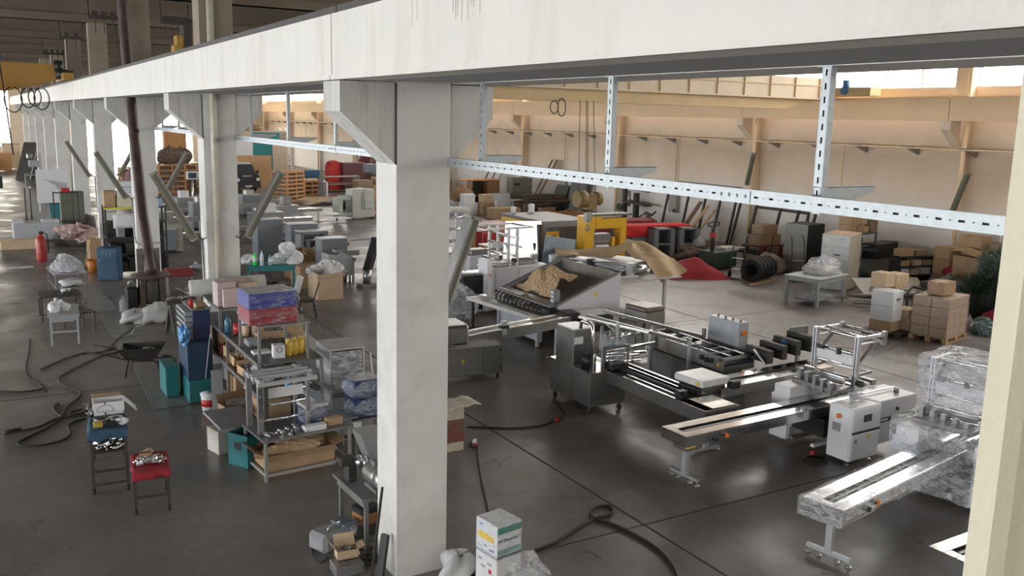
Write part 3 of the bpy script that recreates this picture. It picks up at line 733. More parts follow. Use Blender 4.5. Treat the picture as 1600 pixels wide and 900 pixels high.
# ---- steel covers let into the floor
PLATE = mat('steel_floor_plate', (.27, .27, .26), .45, .3, var=.12, scale=3, dirt=(.1, .09, .08))
def plate(c, label):
    P = [at(*k) for k in c]; b = MB(); b._new([(*k, .004) for k in P]+[(*k, .012) for k in P], [(3, 2, 1, 0), (4, 5, 6, 7), (0, 1, 5, 4), (1, 2, 6, 5), (2, 3, 7, 6), (3, 0, 4, 7)])
    solo('floor_plate', b, PLATE, label, 'plate', group='steel plates let into the floor')
plate([(131, 453), (158, 453), (186, 485), (150, 489)], 'steel floor plate just below the blue cabinet')
plate([(160, 500), (205, 494), (232, 522), (178, 530)], 'steel floor plate left of the white sacks')
plate([(176, 534), (236, 528), (262, 552), (190, 560)], 'steel floor plate under the wheelbarrow pan')
plate([(205, 566), (290, 600), (296, 632), (240, 641)], 'steel floor plate at the foot of the wheelbarrow')
plate([(24, 283), (44, 283), (84, 342), (58, 346)], 'dark mat strip on the floor at the far left')
b = MB()
# ---- grey stool-tables at the left
GT = mat('grey_painted_table', (.36, .37, .38), .5, var=.06)
a = at(80, 541); rr = -.05; w = .62
t = thing('work_table', 'pale grey small table with white bags on it', 'table', (*a, 0), rr)
legs(t, w, 1.3, .70, .05, GT); pb(t, 'tabletop', GT, -.03, w+.03, -.03, 1.33, .70, .73)
for y in (.03, 1.27): pb(t, 'rung', GT, 0, w, y-.02, y+.02, .3, .34); pb(t, 'apron', GT, 0, w, y-.02, y+.02, .6, .70)
for i, (x, y, r) in enumerate(((.12, .35, .13), (.30, .55, .15), (.16, .8, .12))):
    q = on(t, x, y); solo('plastic_bag', MB().blob((0, 0, .09), (r, r, .12), 20+i, .5, flat=0), bag if i else paper, ('crumpled white bag at the front', 'crumpled white bag in the middle', 'crumpled white bag at the back')[i]+' of the pale grey small table', 'bag', (*q, .735), .4*i)
t = thing('low_table', 'low dark table behind the pale grey one, littered with parts', 'table', (*at(66, 503), 0), .02)
legs(t, .95, .9, .62, .04, DKT); pb(t, 'tabletop', DKT, -.03, .98, -.03, .93, .62, .65)
scatter('tool_clutter', 'black and silver tools littering the low dark table', 'tools', t, .05, .9, .1, .8, .65, mat('dark_tools', (.05, .05, .05), .4, .5, var=.6, scale=9), 26, 11)
little('paper_roll', 'white paper roll on the low dark table', 'roll', .55, .6, .69, paper, lambda b: b.cyl((0, 0, 0), (.22, .05, 0), .045), t)
t = thing('side_bench', 'narrow black bench right of the pale grey table', 'bench', (*at(118, 523), 0), .25)
legs(t, .5, .8, .5, .03, DKT); pb(t, 'tabletop', black, -.02, .52, -.02, .82, .5, .53)
# machine table with film-wrapped part
t = thing('machine_table', 'narrow steel table with a film wrapped part, left of the clutter heap', 'table', (*at(88, 468), 0), .06)
legs(t, .85, 1.6, .72, .05, steel_dark); pb(t, 'tabletop', steel, -.03, .88, -.03, 1.63, .72, .75); pb(t, 'shelf', steel_dark, .02, .83, .02, 1.58, .3, .32)
q = t
u = thing('wrapped_part', 'machine part in clear film on the narrow steel table', 'machine', (*on(q, .1, .1), .75), .06)
pb(u, 'body', midgrey, .08, .58, .1, 1.2, 0, .16, .02); pb(u, 'column', midgrey, .25, .4, .5, .65, .16, .42, .02)
b = MB(); b.blob((.33, .6, .12), (.44, .72, .32), 5, .16, 20, 10, flat=0, sharp=True); obj('film', b, plastic_hazy, u)
solo('plastic_bag', MB().blob((0, 0, .09), (.32, .22, .12), 31, .4, flat=0), bag, 'white bag with blue print on the shelf of the narrow steel table', 'bag', (*on(q, .45, .3), .325))
# red extinguisher cart
t = thing('fire_extinguisher', 'red fire extinguisher at the far left by the pale chest', 'fire extinguisher', (*at(66, 408), 0))
b = MB(); b.lathe([(0, 0), (.17, 0), (.18, .06), (.18, .75), (.12, .9), (.05, .96), (.05, 1.02)]); obj('cylinder', b, mat('extinguisher_red', (.34, .025, .02), .4), t)
b = MB(); b.bev(-.05, .1, -.04, .04, 1.0, 1.1); b.tube([(0.05, 0, 1.05), (.2, 0, 1.0), (.24, 0, .7), (.22, 0, .3)], .02); obj('valve', b, black, t)
# white chest and board
cr = at(22, 379); t = thing('white_chest', 'long pale grey chest with a white lid at the far left', 'chest', (*cr, 0), .0)
pb(t, 'body', mat('pale_chest', (.42, .44, .46), .5), 0, 1.75, 0, 1.1, .05, .80, .03); pb(t, 'lid', paper, -.02, .42, -.02, 1.12, .80, .84, .01); pb(t, 'lid', paper, 1.1, 1.77, -.02, 1.12, .80, .84, .01)
carton(at(2, 391), (1.5, .5, .38), 0, 'flattened brown carton in front of the pale chest', card_lt)
t = thing('display_board', 'white display board with a grey diagram standing by the columns', 'board', (*at(60, 332), 0), .05)
pb(t, 'panel', paper, 0, 1.55, 0, .05, .5, 2.3); pb(t, 'leg', alu, .1, .15, 0, .3, 0, .6); pb(t, 'leg', alu, 1.4, 1.45, 0, .3, 0, .6)
b = MB(); b.prism([(.25, 1.8), (1.5, 1.55), (1.5, 1.1), (1.15, 1.05), (.9, 1.45), (.6, 1.65)], -.006, 0); obj('diagram', b, mat('diagram_grey', (.42, .43, .45), .7), t)
t = thing('tall_cabinet', 'tall olive grey cabinet between far columns, red box on top', 'cabinet', (*at(98, 367), 0), .0)
pb(t, 'body', mat('olive_grey', (.12, .125, .10), .6), 0, .95, 0, .6, .08, 1.9, .01); pb(t, 'plinth', black, .02, .93, .02, .58, 0, .08); pb(t, 'door', mat('olive_grey2', (.13, .135, .11), .55), .03, .46, -.02, 0, .12, 1.86); pb(t, 'door', mat('olive_grey2', (.13, .135, .11), .55), .49, .92, -.02, 0, .12, 1.86)
t0 = t; little('red_box', 'red box on the tall olive grey cabinet', 'box', .05, .1, 1.9, red, lambda b: b.bev(0, .35, 0, .3, 0, .16), t0)
t = thing('teal_bin', 'dark teal bin beside the display board', 'bin', (*at(80, 340), 0)); b = MB(); b.prism([(0, 0), (.5, 0), (.55, .7), (-.05, .7)], 0, .4); obj('body', b, teal, t); pb(t, 'rim', black, -.07, .57, -.02, .42, .68, .72)
t = thing('tube_gate', 'dark tubular frame leaning before the tall olive cabinet', 'frame', (*at(88, 372), 0))
for x in (0, .95): pr(t, 'post', iron, (x, 0, 0), (x, .15, 2.0), .05)
for z in (.1, .7, 1.95): pr(t, 'rail', iron, (0, .01+z*.07, z), (.95, .01+z*.07, z), .05)
t = thing('pole_stand', 'slim black pole stand in the left bay floor', 'stand', (*at(43, 363), 0)); pc(t, 'pole', iron, (0, 0, .03), (0, 0, 2.0), .03); b = MB(); b.lathe([(0, 0), (.2, 0), (.18, .03), (0, .04)]); obj('foot', b, iron, t); pc(t, 'sleeve', black, (0, 0, .04), (0, 0, .6), .06)
t = thing('pole_stand', 'slim black pole stand behind, near the dark mat', 'stand', (*at(50, 345), 0)); pc(t, 'pole', iron, (0, 0, .03), (0, 0, 1.6), .03); b = MB(); b.lathe([(0, 0), (.2, 0), (.18, .03), (0, .04)]); obj('foot', b, iron, t); pc(t, 'knob', steel, (0, 0, 1.6), (0, 0, 1.7), .05)
solo('paper_sheet', MB().rbox((0, 0, .004), (.8, .35, .006), .1), paper, 'white sheet lying on the floor left of the machine table', 'paper', (*at(32, 418), 0))
# leaning dark panels with bright edges far left
for i, (x, dx, label) in enumerate(((24, .0, 'dark panel leaning at the far end of the colonnade, leftmost'), (33, .15, 'dark panel with a silver edge leaning at the far end'), (42, .3, 'dark narrow panel leaning at the far end beside the red crate'))):
    q = at(x, 281); t = thing('leaning_board', label, 'panel', (*q, 0), -.35, 'boards leaning at the far end')
    b = MB(); b._new([(0, 0, 0), (1.1, .0, 0), (1.6, 1.0, 2.9), (.5, 1.0, 2.9), (0, .06, 0), (1.1, .06, 0), (1.6, 1.06, 2.9), (.5, 1.06, 2.9)], [(0, 1, 2, 3), (4, 5, 6, 7), (0, 1, 5, 4), (2, 3, 7, 6), (1, 2, 6, 5), (0, 3, 7, 4)]); obj('sheet', b, iron, t)
    pr(t, 'edge', bright if i == 1 else steel_dark, (1.1, -.02, 0), (1.6, .98, 2.9), .09)
q = at(50, 276); t = thing('tool_chest', 'dark red and blue tool chest at the far end of the columns', 'chest', (*q, 0)); pb(t, 'base', navy, 0, .9, 0, .6, 0, .95, .02); pb(t, 'drawer_block', mat('maroon', (.12, .03, .03), .5), 0, .9, 0, .6, .95, 1.7, .02); pb(t, 'top', iron, .1, .8, .05, .5, 1.7, 2.3, .1)
# machine with tangled parts between far columns
q = (3.1, 75.5); t = thing('bench_machine', 'steel bench machine between two far columns', 'machine', (*q, 0)); 
pb(t, 'table', steel_dark, -.2, 1.1, 0, .8, .7, .8); pb(t, 'head', midgrey, .1, .8, .1, .6, 1.3, 1.8, .05); pb(t, 'column', steel, .7, .95, .2, .6, .8, 2.2, .03); pb(t, 'motor', steel_dark, 0, .4, .1, .5, 1.9, 2.3, .08); 
for x in (-.15, 1.05): pb(t, 'leg', steel_dark, x-.04, x+.04, .05, .75, 0, .7)
# black shelf rack with boxes between the third and fourth columns
q = at(160, 438); rk = thing('parts_rack', 'black open rack crowded with dark parts between columns', 'rack', (3.55, 33.0, 0), 0)
RW, RD = 1.9, .7
for x in (0, RW):
    for y in (0, RD): pb(rk, 'upright', iron, x-.03, x+.03, y-.03, y+.03, 0, 2.35)
for z in (.15, .75, 1.3, 1.8, 2.3): pb(rk, 'shelf', iron, 0, RW, 0, RD, z-.03, z)
pb(rk, 'back_panel', iron, .03, RW-.03, RD-.02, RD, .1, 1.8)
for k, (z, n) in enumerate(((.15, 14), (.75, 18), (1.3, 20), (1.8, 8))): scatter('machine_parts', 'dark machine parts crowding the %s of the black rack' % ('floor shelf', 'second shelf', 'third shelf', 'fourth shelf')[k], 'parts', rk, .08, RW-.08, .08, RD-.08, z, mat('sooty_parts', (.035, .033, .033), .4, .5, var=.8, scale=5), n*3, 40+k)
for i in range(7):
    q = on(rk, .1+.25*i, .08); z = (.75, 1.3)[i % 2]; b = MB(); b.bev(0, .24, 0, .45, 0, .34); solo('parts_bin', b, (black, steel_dark, iron)[i % 3], '%s bin on the black rack, %s from the left' % (('black', 'grey', 'dark iron')[i % 3], ('first', 'second', 'third', 'fourth', 'fifth', 'sixth', 'seventh')[i]), 'bin', (*q, z))
t = thing('paper_notice', 'white paper notice pinned to the front of the black rack', 'notice', (*on(rk, .22, -.06), 1.62)); b = MB(); b.grid(lambda u, v: (u*.62, -.02-.03*math.sin(v*3), v*.48), 4, 4); solidify(obj('sheet', b, paper, t), .002)
t = carton((*on(rk, .0, .1), 2.31), (.35, .5, .55), 0, 'brown carton at the left of the black rack top')
t = carton((*on(rk, .4, .05), 2.31), (.85, .5, .36), 0, 'pale yellowish carton on the black rack top', mat('pale_yellow_card', (.62, .58, .42), .8))
t = carton((*on(rk, .42, .05), 2.67), (.82, .5, .5), 0, 'white printed carton upon the pale yellowish one', paper); b = MB(); b.box(.12, .68, -.003, 0, .30, .33); b.box(.12, .68, -.003, 0, .22, .24); b.box(.2, .6, -.003, 0, .13, .15); obj('print', b, mat('print_blue', (.2, .26, .45), .7), t)
t = carton((*on(rk, 1.3, .1), 2.31), (.55, .4, .26), 0, 'blue and white carton at the right of the black rack top', mat('pale_blue_card', (.25, .36, .55), .7))
pb(thing('yellow_strap', 'yellow strip along the top edge of the black rack', 'strip', (*on(rk, -.05, -.05), 2.26)), 'strip', mat('hi_vis_yellow', (.65, .62, .03), .6), 0, 1.1, -.01, .01, 0, .06)
for i in range(6):
    q = on(rk, .06+.31*i, .06); b = MB(); b.bev(0, .28, 0, .5, 0, (.42, .30, .46)[i % 3]); solo('machine_block', b, mat('sooty_block', (.03, .028, .028), .5, .4, var=.4), 'sooty machine block on the floor shelf of the black rack, %s from the left' % ('first', 'second', 'third', 'fourth', 'fifth', 'sixth')[i], 'block', (*q, .15))
# blue cabinet
t = thing('blue_cabinet', 'blue steel cabinet in front of the black rack', 'cabinet', (*at(153, 439), 0), ang(at(153, 439), at(187, 439)))
cb = mat('steel_blue', (.025, .085, .15), .45, var=.12, dirt=(.02, .04, .06)); pb(t, 'body', cb, 0, .66, 0, .5, .03, 1.08, .01); pb(t, 'door', cb, .02, .64, -.02, 0, .06, 1.05); pc(t, 'handle', steel, (.1, -.05, .62), (.1, -.05, .74), .012); pb(t, 'plinth', black, .02, .64, .02, .48, 0, .03)
b = MB(); 
for x in (.22, .34, .45): b.tube([(x, -.022, 1.0), (x-.02, -.023, .9), (x, -.022, .78)], .006, 5)
obj('scratch', b, steel, t)
# clutter heap left of the rack
for i, (px, py, r, m, lab, cat) in enumerate(((120, 383, (.75, .55, .55), 'heap_dark', 'dark lumpy heap of tarpaulin under the red bundle', 'heap'),)):
    solo('tarpaulin_heap', MB().blob((0, 0, .3), r, 3, .3, flat=0), mat('dark_tarp', (.05, .045, .042), .8, var=.4), lab, cat, (*at(px, py), 0))
b = MB(); b.blob((0, 0, .22), (.62, .42, .22), 8, .45, 20, 10, sharp=True); solo('red_white_bundle', b, mat('red_white_film', (.5, .36, .34), .5, var=.5, scale=7), 'crumpled red and white film bundle upon the dark heap', 'bundle', (*at(122, 371, .75), .75))
b = MB(); b.lathe([(0, 0), (.42, 0), (.42, .5), (.36, .72), (.0, .82)]); solo('grey_drum', b, mat('grey_drum', (.11, .105, .10), .7), 'round grey drum behind the red and white bundle', 'drum', (*at(135, 362), .0))
solo('orange_bucket', MB().lathe([(0, 0), (.16, 0), (.2, .4), (.185, .4), (.15, .02), (0, .02)]), mat('orange_plastic', (.5, .17, .03), .5), 'orange bucket left of the blue steel cabinet', 'bucket', (*at(146, 424), 0))
carton(at(141, 405), (.42, .35, .75), .2, 'tall brown carton behind the orange bucket')
t = thing('broom', 'wooden broom leaning against the clutter left of the rack', 'broom', (*at(133, 420), 0)); pc(t, 'handle', wood, (0, 0, .05), (.35, .25, 1.45), .018); pb(t, 'brush', wood_dk, -.15, .15, -.04, .04, 0, .08)
pb(thing('leaning_post', 'white steel post standing left of the black rack', 'post', (*at(158, 395), 0)), 'post', paper, 0, .14, 0, .1, 0, 2.3)

# ---- stove with flue, sacks, canister
q = at(238, 486); t = thing('wood_stove', 'rusty round topped iron stove with a tall dark flue pipe', 'stove', (*q, 0))
RU = mat('rusty_iron', (.085, .06, .045), .75, .3, var=.35, scale=6); FL = mat('flue_brown', (.055, .032, .025), .5, .2, var=.4, scale=3, rvar=.15)
b = MB(); b.lathe([(0, .98), (.5, .98), (.52, 1.0), (.52, 1.05), (0, 1.06)], n=28); obj('top', b, RU, t)
for a in (PI/4, 3*PI/4, 5*PI/4, 7*PI/4): pr(t, 'leg', RU, (.33*math.cos(a), .33*math.sin(a), .98), (.40*math.cos(a), .40*math.sin(a), 0), .13, .05)
b = MB(); b.lathe([(0, .25), (.26, .25), (.29, .35), (.29, .85), (.24, .98)], n=20); obj('firebox', b, iron, t)
top = atY(190, 0, 29.2); f1 = atY(222, 330, 27.6); f2 = atY(206, 180, 28.85)
pt(t, 'flue', FL, [(.02, .0, 1.05), (.02, .0, 1.2), (f1[0]-q[0], 27.6-q[1], f1[1]), (f2[0]-q[0], 28.85-q[1], f2[1]), (top[0]-q[0], 29.15-q[1], top[1]), (top[0]-q[0]-.05, 29.15-q[1], 10.6)], .15, 14)
for dx in (-.22, .2): pb(t, 'shield', mat('flue_shield', (.16, .14, .12), .7, var=.3), dx-.09, dx+.09, .18, .2, 1.06, 1.75)
pt(t, 'poker', steel, [(.45, .1, .75), (.85, .0, .5), (1.0, -.05, .42)], .02)
solo('film_bag', MB().blob((0, 0, .3), (.2, .18, .3), 14, .3, flat=0), plastic_hazy, 'clear bag hanging under the stove top', 'bag', (*at(240, 480), .02))
for i, (px, py, r, lab) in enumerate(((212, 505, (.36, .25, .2), 'white sack lying left in front of the stove'), (243, 503, (.38, .28, .27), 'bulging white sack lying right in front of the stove'))):
    solo('white_sack', MB().blob((0, 0, r[2]*.8), r, 50+i, .28, 22, 12, flat=0), mat('white_sack', (.55, .55, .55), .7, var=.08, bump=.5, bscale=6), lab, 'sack', (*at(px, py), 0), .3*i)
t = thing('jerry_can', 'black canister standing left of the stove', 'canister', (*at(199, 490), 0)); pb(t, 'body', black, 0, .32, 0, .22, 0, .72, .04); pt(t, 'handle', steel, [(.08, .1, .7), (.08, .1, .86), (.2, .1, .9), (.24, .1, .7)], .015)
b = MB(); b.lathe([(0, 0), (.09, 0), (.1, .03), (.1, .3), (.04, .4), (.035, .46), (0, .46)]); solo('plastic_bottle', b, plastic_hazy, 'clear plastic bottle left of the black canister', 'bottle', (*at(193, 487), 0))
carton(at(222, 487), (.2, .18, .14), .5, 'small tan carton before the stove among the sacks', z=.0)
# red tool box and stand right of the stove
t = thing('toolbox_stand', 'red toolbox on a thin stand right of the stove column', 'toolbox', (*at(262, 462), 0)); 
for x in (.05, .75): pb(t, 'leg', steel_dark, x-.02, x+.02, .05, .35, 0, .55)
pb(t, 'box', mat('dull_red', (.22, .03, .03), .5), 0, .8, 0, .4, .55, .80, .02); b = MB(); b.blob((.95, .2, .8), (.2, .14, .1), 5, .5); obj('rag', b, midgrey, t)
t = thing('beige_cabinet', 'small beige cabinet behind the column with the flue', 'cabinet', (*at(257, 396), 0)); pb(t, 'body', mat('dull_beige', (.33, .32, .27), .6), 0, .72, 0, .5, .05, 1.15, .01); pb(t, 'door', mat('dull_beige', (.33, .32, .27), .6), .03, .69, -.02, 0, .1, 1.1); pb(t, 'plinth', black, .03, .69, .02, .48, 0, .05)
# ================================================================== SHELVING CLUSTER BY THE SECOND COLUMN
SX, SY, SW, SD = 3.72, 14.45, 1.05, 4.35       # main shelving, running away from the eye
SH = thing('steel_shelving', 'long grey steel shelving running back from the red and blue box', 'shelving', (SX, SY, 0), 0)
for y in (0, SD/2, SD):
    for x in (0, SW): pb(SH, 'upright', steel_dark, x-.025, x+.025, y-.025, y+.025, 0, 1.50 if y < SD else 1.95)
for z in (.40, .95, 1.50):
    pb(SH, 'shelf', mat('shelf_grey', (.15, .15, .145), .5, .3, var=.1), -.02, SW+.02, -.02, SD+.02, z-.03, z)
    pb(SH, 'shelf_edge', steel, -.035, -.02, -.02, SD+.02, z-.05, z+.01)
pb(SH, 'shelf', mat('shelf_grey', (.22, .22, .215), .5), -.02, SW+.02, SD*.62, SD+.02, 1.88, 1.90)
pb(SH, 'upright', steel_dark, -.025, .025, SD*.62-.025, SD*.62+.025, 1.5, 1.88); pb(SH, 'upright', steel_dark, SW-.025, SW+.025, SD*.62-.025, SD*.62+.025, 1.5, 1.88)
# small stand on top with the red and blue box
ST = thing('steel_stand', 'open steel stand on the shelving top, under the red and blue box', 'stand', (SX, SY, 1.5), 0)
legs(ST, .84, 1.3, .60, .045, steel_dark); pb(ST, 'tabletop', steel_dark, -.02, .86, -.02, 1.32, .60, .63)
b1 = thing('red_box', 'red carton in clear film, lower half of the red and blue pair', 'box', (SX-.12, SY+.05, 2.13), .05)
pb(b1, 'carton', mat('red_card', (.30, .025, .035), .5, var=.05), 0, .80, 0, .62, 0, .26, .01); pb(b1, 'film', plastic, -.006, .806, -.006, .626, -.004, .262)
b1 = thing('blue_box', 'blue carton in clear film with a pale top, upper half of the pair', 'box', (SX-.12, SY+.05, 2.395), .05)
pb(b1, 'carton', bluebox, 0, .80, 0, .62, 0, .26, .01); pb(b1, 'lid', mat('dusty_white_card', (.55, .53, .52), .7), .004, .796, .004, .616, .26, .264); pb(b1, 'film', plastic, -.006, .806, -.006, .626, 0, .27)
PINK = mat('pinkish_white_card', (.55, .43, .42), .7, var=.1, scale=3)
UPZ = 1.905
def shelfbox(x, y, w, d, h, a, z, m, lab, wrap=False):
    t = carton((SX+x, SY+y, z), (w, d, h), a, lab, m)
    if wrap: pb(t, 'film', plastic, -.008, w+.008, -.008, d+.008, 0, h+.008)
    return t
shelfbox(.00, 2.85, .34, .34, .46, .05, UPZ, PINK, 'pinkish white carton, leftmost behind the blue box', True)
shelfbox(.08, 2.72, .0+.26, .12, .36, .0, UPZ, PINK, 'narrow pinkish carton in front of the leftmost pinkish one')
shelfbox(.42, 2.95, .40, .35, .40, .1, UPZ, card_lt, 'pale carton in film behind the middle of the blue box', True)
shelfbox(.40, 2.74, .42, .2, .30, -.03, UPZ, mat('dusty_white_card', (.55, .53, .52), .7), 'torn white carton right behind the blue box', True)
shelfbox(.30, 3.4, .5, .4, .38, .0, UPZ, PINK, 'pinkish carton hindmost on the upper shelf')
solo('crumpled_paper', MB().blob((0, 0, .1), (.2, .16, .12), 3, .5, flat=0, sharp=True), card_lt, 'crumpled brown paper at the right end of the upper shelf', 'paper', (SX+.98, SY+3.3, UPZ))
# big grey roll on the very top
q0 = atY(306, 447, SY+4.15); q1 = atY(424, 437, SY+4.15)
b = MB(); L = 1.48; b.cyl((0, 0, 0), (L, 0, 0), .155, n=26); o = solo('foam_roll', b, mat('grey_foam', (.40, .395, .37), .85, bump=.3), 'long thick grey roll lying across the shelving before the second column', 'roll', (SX-.25, SY+4.15, 2.065)); o.rotation_euler = (0, -.02, .0)
# stuff on the 1.5 shelf
zs = 1.505
def son(name, label, cat, x, y, z, m, fn, rz=0, group=None):
    b = MB(); fn(b); return solo(name, b, m, label, cat, (SX+x, SY+y, z), rz, group)
bx = thing('white_box', 'small white box with a black ring mark beside the yellow cans', 'box', (SX+.30, SY+.20, zs), -.1)
pb(bx, 'carton', paper, 0, .19, 0, .19, 0, .22, .006); b = MB(); b.tube([(.095+.045*math.cos(a), -.003, .15+.045*math.sin(a)) for a in [i*PI/8 for i in range(17)]], .006, 5); obj('printed_ring', b, black, bx)
for i in range(4):
    t = thing('spray_can', ('yellow spray can next to the small white box', 'second yellow spray can from the small white box', 'third yellow spray can from the small white box', 'yellow spray can farthest from the small white box')[i], 'spray can', (SX+.58+.115*i, SY+.30+.05*i, zs), .5*i, 'yellow spray cans')
    b = MB(); b.lathe([(0, 0), (.046, 0), (.048, .02), (.048, .22), (.04, .24)]); obj('can', b, mat('spray_yellow', (.62, .40, .04), .4, var=.25, scale=18), t)
    b = MB(); b.lathe([(.041, .24), (.041, .28), (.03, .295), (0, .295)]); obj('cap', b, mat('spray_cap', (.70, .50, .10), .4), t)
scatter('tool_clutter', 'dark tools strewn over the shelving top under the stand', 'tools', SH, .1, SW-.1, .6, 2.3, 1.5, black, 34, 71)
t = carton((SX+1.18, SY+3.4, 1.05), (.62, .5, .42), 0, 'brown taped carton on the chest right of the red box')
pb(t, 'label', paper, .1, .45, .1, .4, .42, .424)
CH = thing('low_chest', 'grey chest under the brown taped carton, right of the shelving', 'chest', (SX+1.12, SY+1.6, 0), 0); pb(CH, 'body', midgrey, 0, .8, 0, 2.3, .05, 1.02, .01); pb(CH, 'lid', mat('chest_lid', (.45, .46, .47), .5), -.02, .82, -.02, 2.32, 1.02, 1.05); pb(CH, 'plinth', black, .02, .78, .02, 2.28, 0, .05)
# cleaning cans at the far left of the top shelf
bt = son('oil_can', 'tin can with blue label at the left edge of the shelving', 'can', .08, 2.45, zs, mat('can_blue', (.06, .20, .30), .4), lambda b: b.lathe([(0, 0), (.06, 0), (.06, .22), (.03, .25), (.025, .29), (0, .29)]))
son('red_mug', 'round red tin beside the blue labelled can', 'tin', .22, 2.25, zs, red, lambda b: b.lathe([(0, 0), (.09, 0), (.09, .18), (0, .18)]))
t = thing('jar_pack', 'white and blue topped pack of jars left below the pinkish cartons', 'pack', (SX+.22, SY+1.95, zs), 0); pb(t, 'lid_tray', paper, 0, .32, 0, .26, .22, .42, .01); pb(t, 'band', navy, -.003, .323, -.003, .263, .21, .235)
for i in range(2):
    for j in range(2): pc(t, 'jar', card_lt, (.08+.16*i, .07+.13*j, 0), (.08+.16*i, .07+.13*j, .21), .06)
son('spice_jar', 'orange jar right of the pack of jars', 'jar', .55, 1.95, zs, mat('orange_jar', (.45, .18, .06), .5), lambda b: b.lathe([(0, 0), (.06, 0), (.06, .13), (.04, .17), (0, .17)]))
carton((SX+.42, SY+1.55, zs), (.48, .3, .09), 0, 'flat brown carton before the jar pack')
# middle shelf
zm = .955
for i, (x, y, w, d, h, lab) in enumerate(((.05, 1.9, .3, .4, .18, 'open wooden bin full of fittings, front one on the middle shelf'), (.1, 2.5, .35, .4, .2, 'open wooden bin full of fittings, rear one on the middle shelf'), (.05, 1.2, .3, .35, .15, 'shallow wooden bin at the left edge of the middle shelf'))):
    t = thing('parts_bin', lab, 'bin', (SX+x, SY+y, zm), .06*i)
    b = MB(); k = .015; b.box(0, w, 0, d, 0, k); b.box(0, k, 0, d, 0, h); b.box(w-k, w, 0, d, 0, h); b.box(0, w, 0, k, 0, h*.7); b.box(0, w, d-k, d, 0, h); obj('tray', b, wood, t)
    b = MB(); rnd = random.Random(i)
    for _ in range(14): x0, y0 = rnd.uniform(.06, w-.06), rnd.uniform(.06, d-.06); b.cyl((x0, y0, .02), (x0+rnd.uniform(-.05, .05), y0+rnd.uniform(-.05, .05), h*1.05), rnd.uniform(.015, .035), n=8)
    o = obj('fittings', b, card_lt if i == 0 else MIX, t); o['kind'] = 'stuff'
son('wrapped_bundle', 'film wrapped bundle at the left edge of the middle shelf', 'bundle', .2, .75, zm, plastic_hazy, lambda b: b.blob((0, 0, .12), (.2, .26, .13), 5, .4, flat=0, sharp=True))
scatter('metal_parts', 'dark fittings along the front of the middle shelf', 'parts', SH, .35, .95, .1, 1.6, .95, steel_dark, 50, 72)
scatter('metal_parts', 'heavy dark parts on the lowest shelf', 'parts', SH, .1, .95, .1, 3.6, .40, mat('sooty_parts', (.035, .033, .033), .4, .5, var=.8, scale=5), 70, 73)
for i in range(4):
    t = carton((SX+.08+.1*(i % 2), SY+.4+.8*i, .405), (.55, .5, .34), .05*i, 'carton on the lowest shelf, %s from the near end' % ('first', 'second', 'third', 'fourth')[i], (card, card_lt, card, midgrey)[i])
for i, (x, y, z, sx, sy, sz, m, lab) in enumerate((
    (.62, .5, .955, .3, .4, .22, steel_dark, 'dark metal box at the near end of the middle shelf'), (.08, 3.3, .955, .5, .6, .34, card, 'brown box at the far end of the middle shelf'),
    (.60, 2.9, .955, .35, .5, .28, navy, 'navy box at the far right of the middle shelf'), (.55, 1.7, .955, .35, .5, .2, midgrey, 'grey tray box in the middle of the middle shelf'),
    (.12, 1.15, 1.505, .22, .3, .10, midgrey, 'flat grey tin at the left edge of the shelving top'), (.06, .55, 1.505, .30, .2, .05, paper, 'stack of white papers at the left edge of the shelving top'))):
    son('storage_box', lab, 'box', x, y, z, m, lambda b, sx=sx, sy=sy, sz=sz: b.bev(0, sx, 0, sy, 0, sz, .01))
b = MB(); b.tube([(0, 0, .02), (.1, .25, .1), (.22, .3, .2), (.3, .1, .12), (.2, -.1, .03)], .02); b.tube([(.1, 0, .02), (.0, .3, .14), (.15, .45, .05)], .016)
solo('red_hose', b, mat('dark_red_hose', (.25, .03, .03), .5), 'dark red hose heaped at the left edge of the middle shelf', 'hose', (SX+.06, SY+3.0, 1.3-.345))
son('blue_tin', 'bright blue tin on the middle shelf near the front post', 'tin', .55, .25, zm, mat('bright_blue', (.03, .22, .60), .4), lambda b: b.lathe([(0, 0), (.06, 0), (.065, .03), (.065, .15), (0, .16)]))
# ---- front steel table with a machine frame on it
p0, p1 = at(415, 752), at(541, 712)
FZ = .66; FT = thing('steel_table', 'grey steel frame table in front of the shelving', 'table', (3.43, 13.12, 0), .09)
FW, FDp = 1.42, .92
legs(FT, FW, FDp, FZ-.03, .045, mat('painted_frame_grey', (.30, .31, .31), .5, .3)); pb(FT, 'tabletop', steel_dark, -.02, FW+.03, -.02, FDp+.02, FZ-.03, FZ)
for y in (.022, FDp-.022): pr(FT, 'lower_rail', midgrey, (.02, y, .10), (FW-.02, y, .10), .035)
for x in (.022, FW-.022): pr(FT, 'lower_rail', midgrey, (x, .02, .10), (x, FDp-.02, .10), .035)
MF = thing('roller_tower', 'steel roller frame tower standing on the front table', 'frame', (*on(FT, .02, .30), FZ), .09)
for y in (0, .5): 
    pb(MF, 'side_plate', steel_dark, .0, .09, y, y+.05, 0, .88, .004)
    pb(MF, 'side_plate', steel_dark, .78, .84, y, y+.05, 0, .88, .004)
for (x, z) in ((.02, .86), (.82, .86)): pr(MF, 'top_bar', alu, (x, -.12, z), (x, .6, z), .05)
for (y, z) in ((-.1, .82), (.12, .87), (.3, .87), (.56, .84)): pr(MF, 'cross_bar', alu, (-.04, y, z), (.92, y, z), .05, .06)
for z in (.18, .42, .62): pc(MF, 'roller', bright, (.05, .1, z), (.82, .1, z), .025)
pb(MF, 'cover_plate', paper, .12, .72, -.02, .0, .56, .72); pb(MF, 'gear_plate', iron, .06, .12, -.12, .0, .3, .8)
for k in range(6): pc(MF, 'bolt', bright, (.045, -.02, .08+.13*k), (.045, 0, .08+.13*k), .012, n=6)
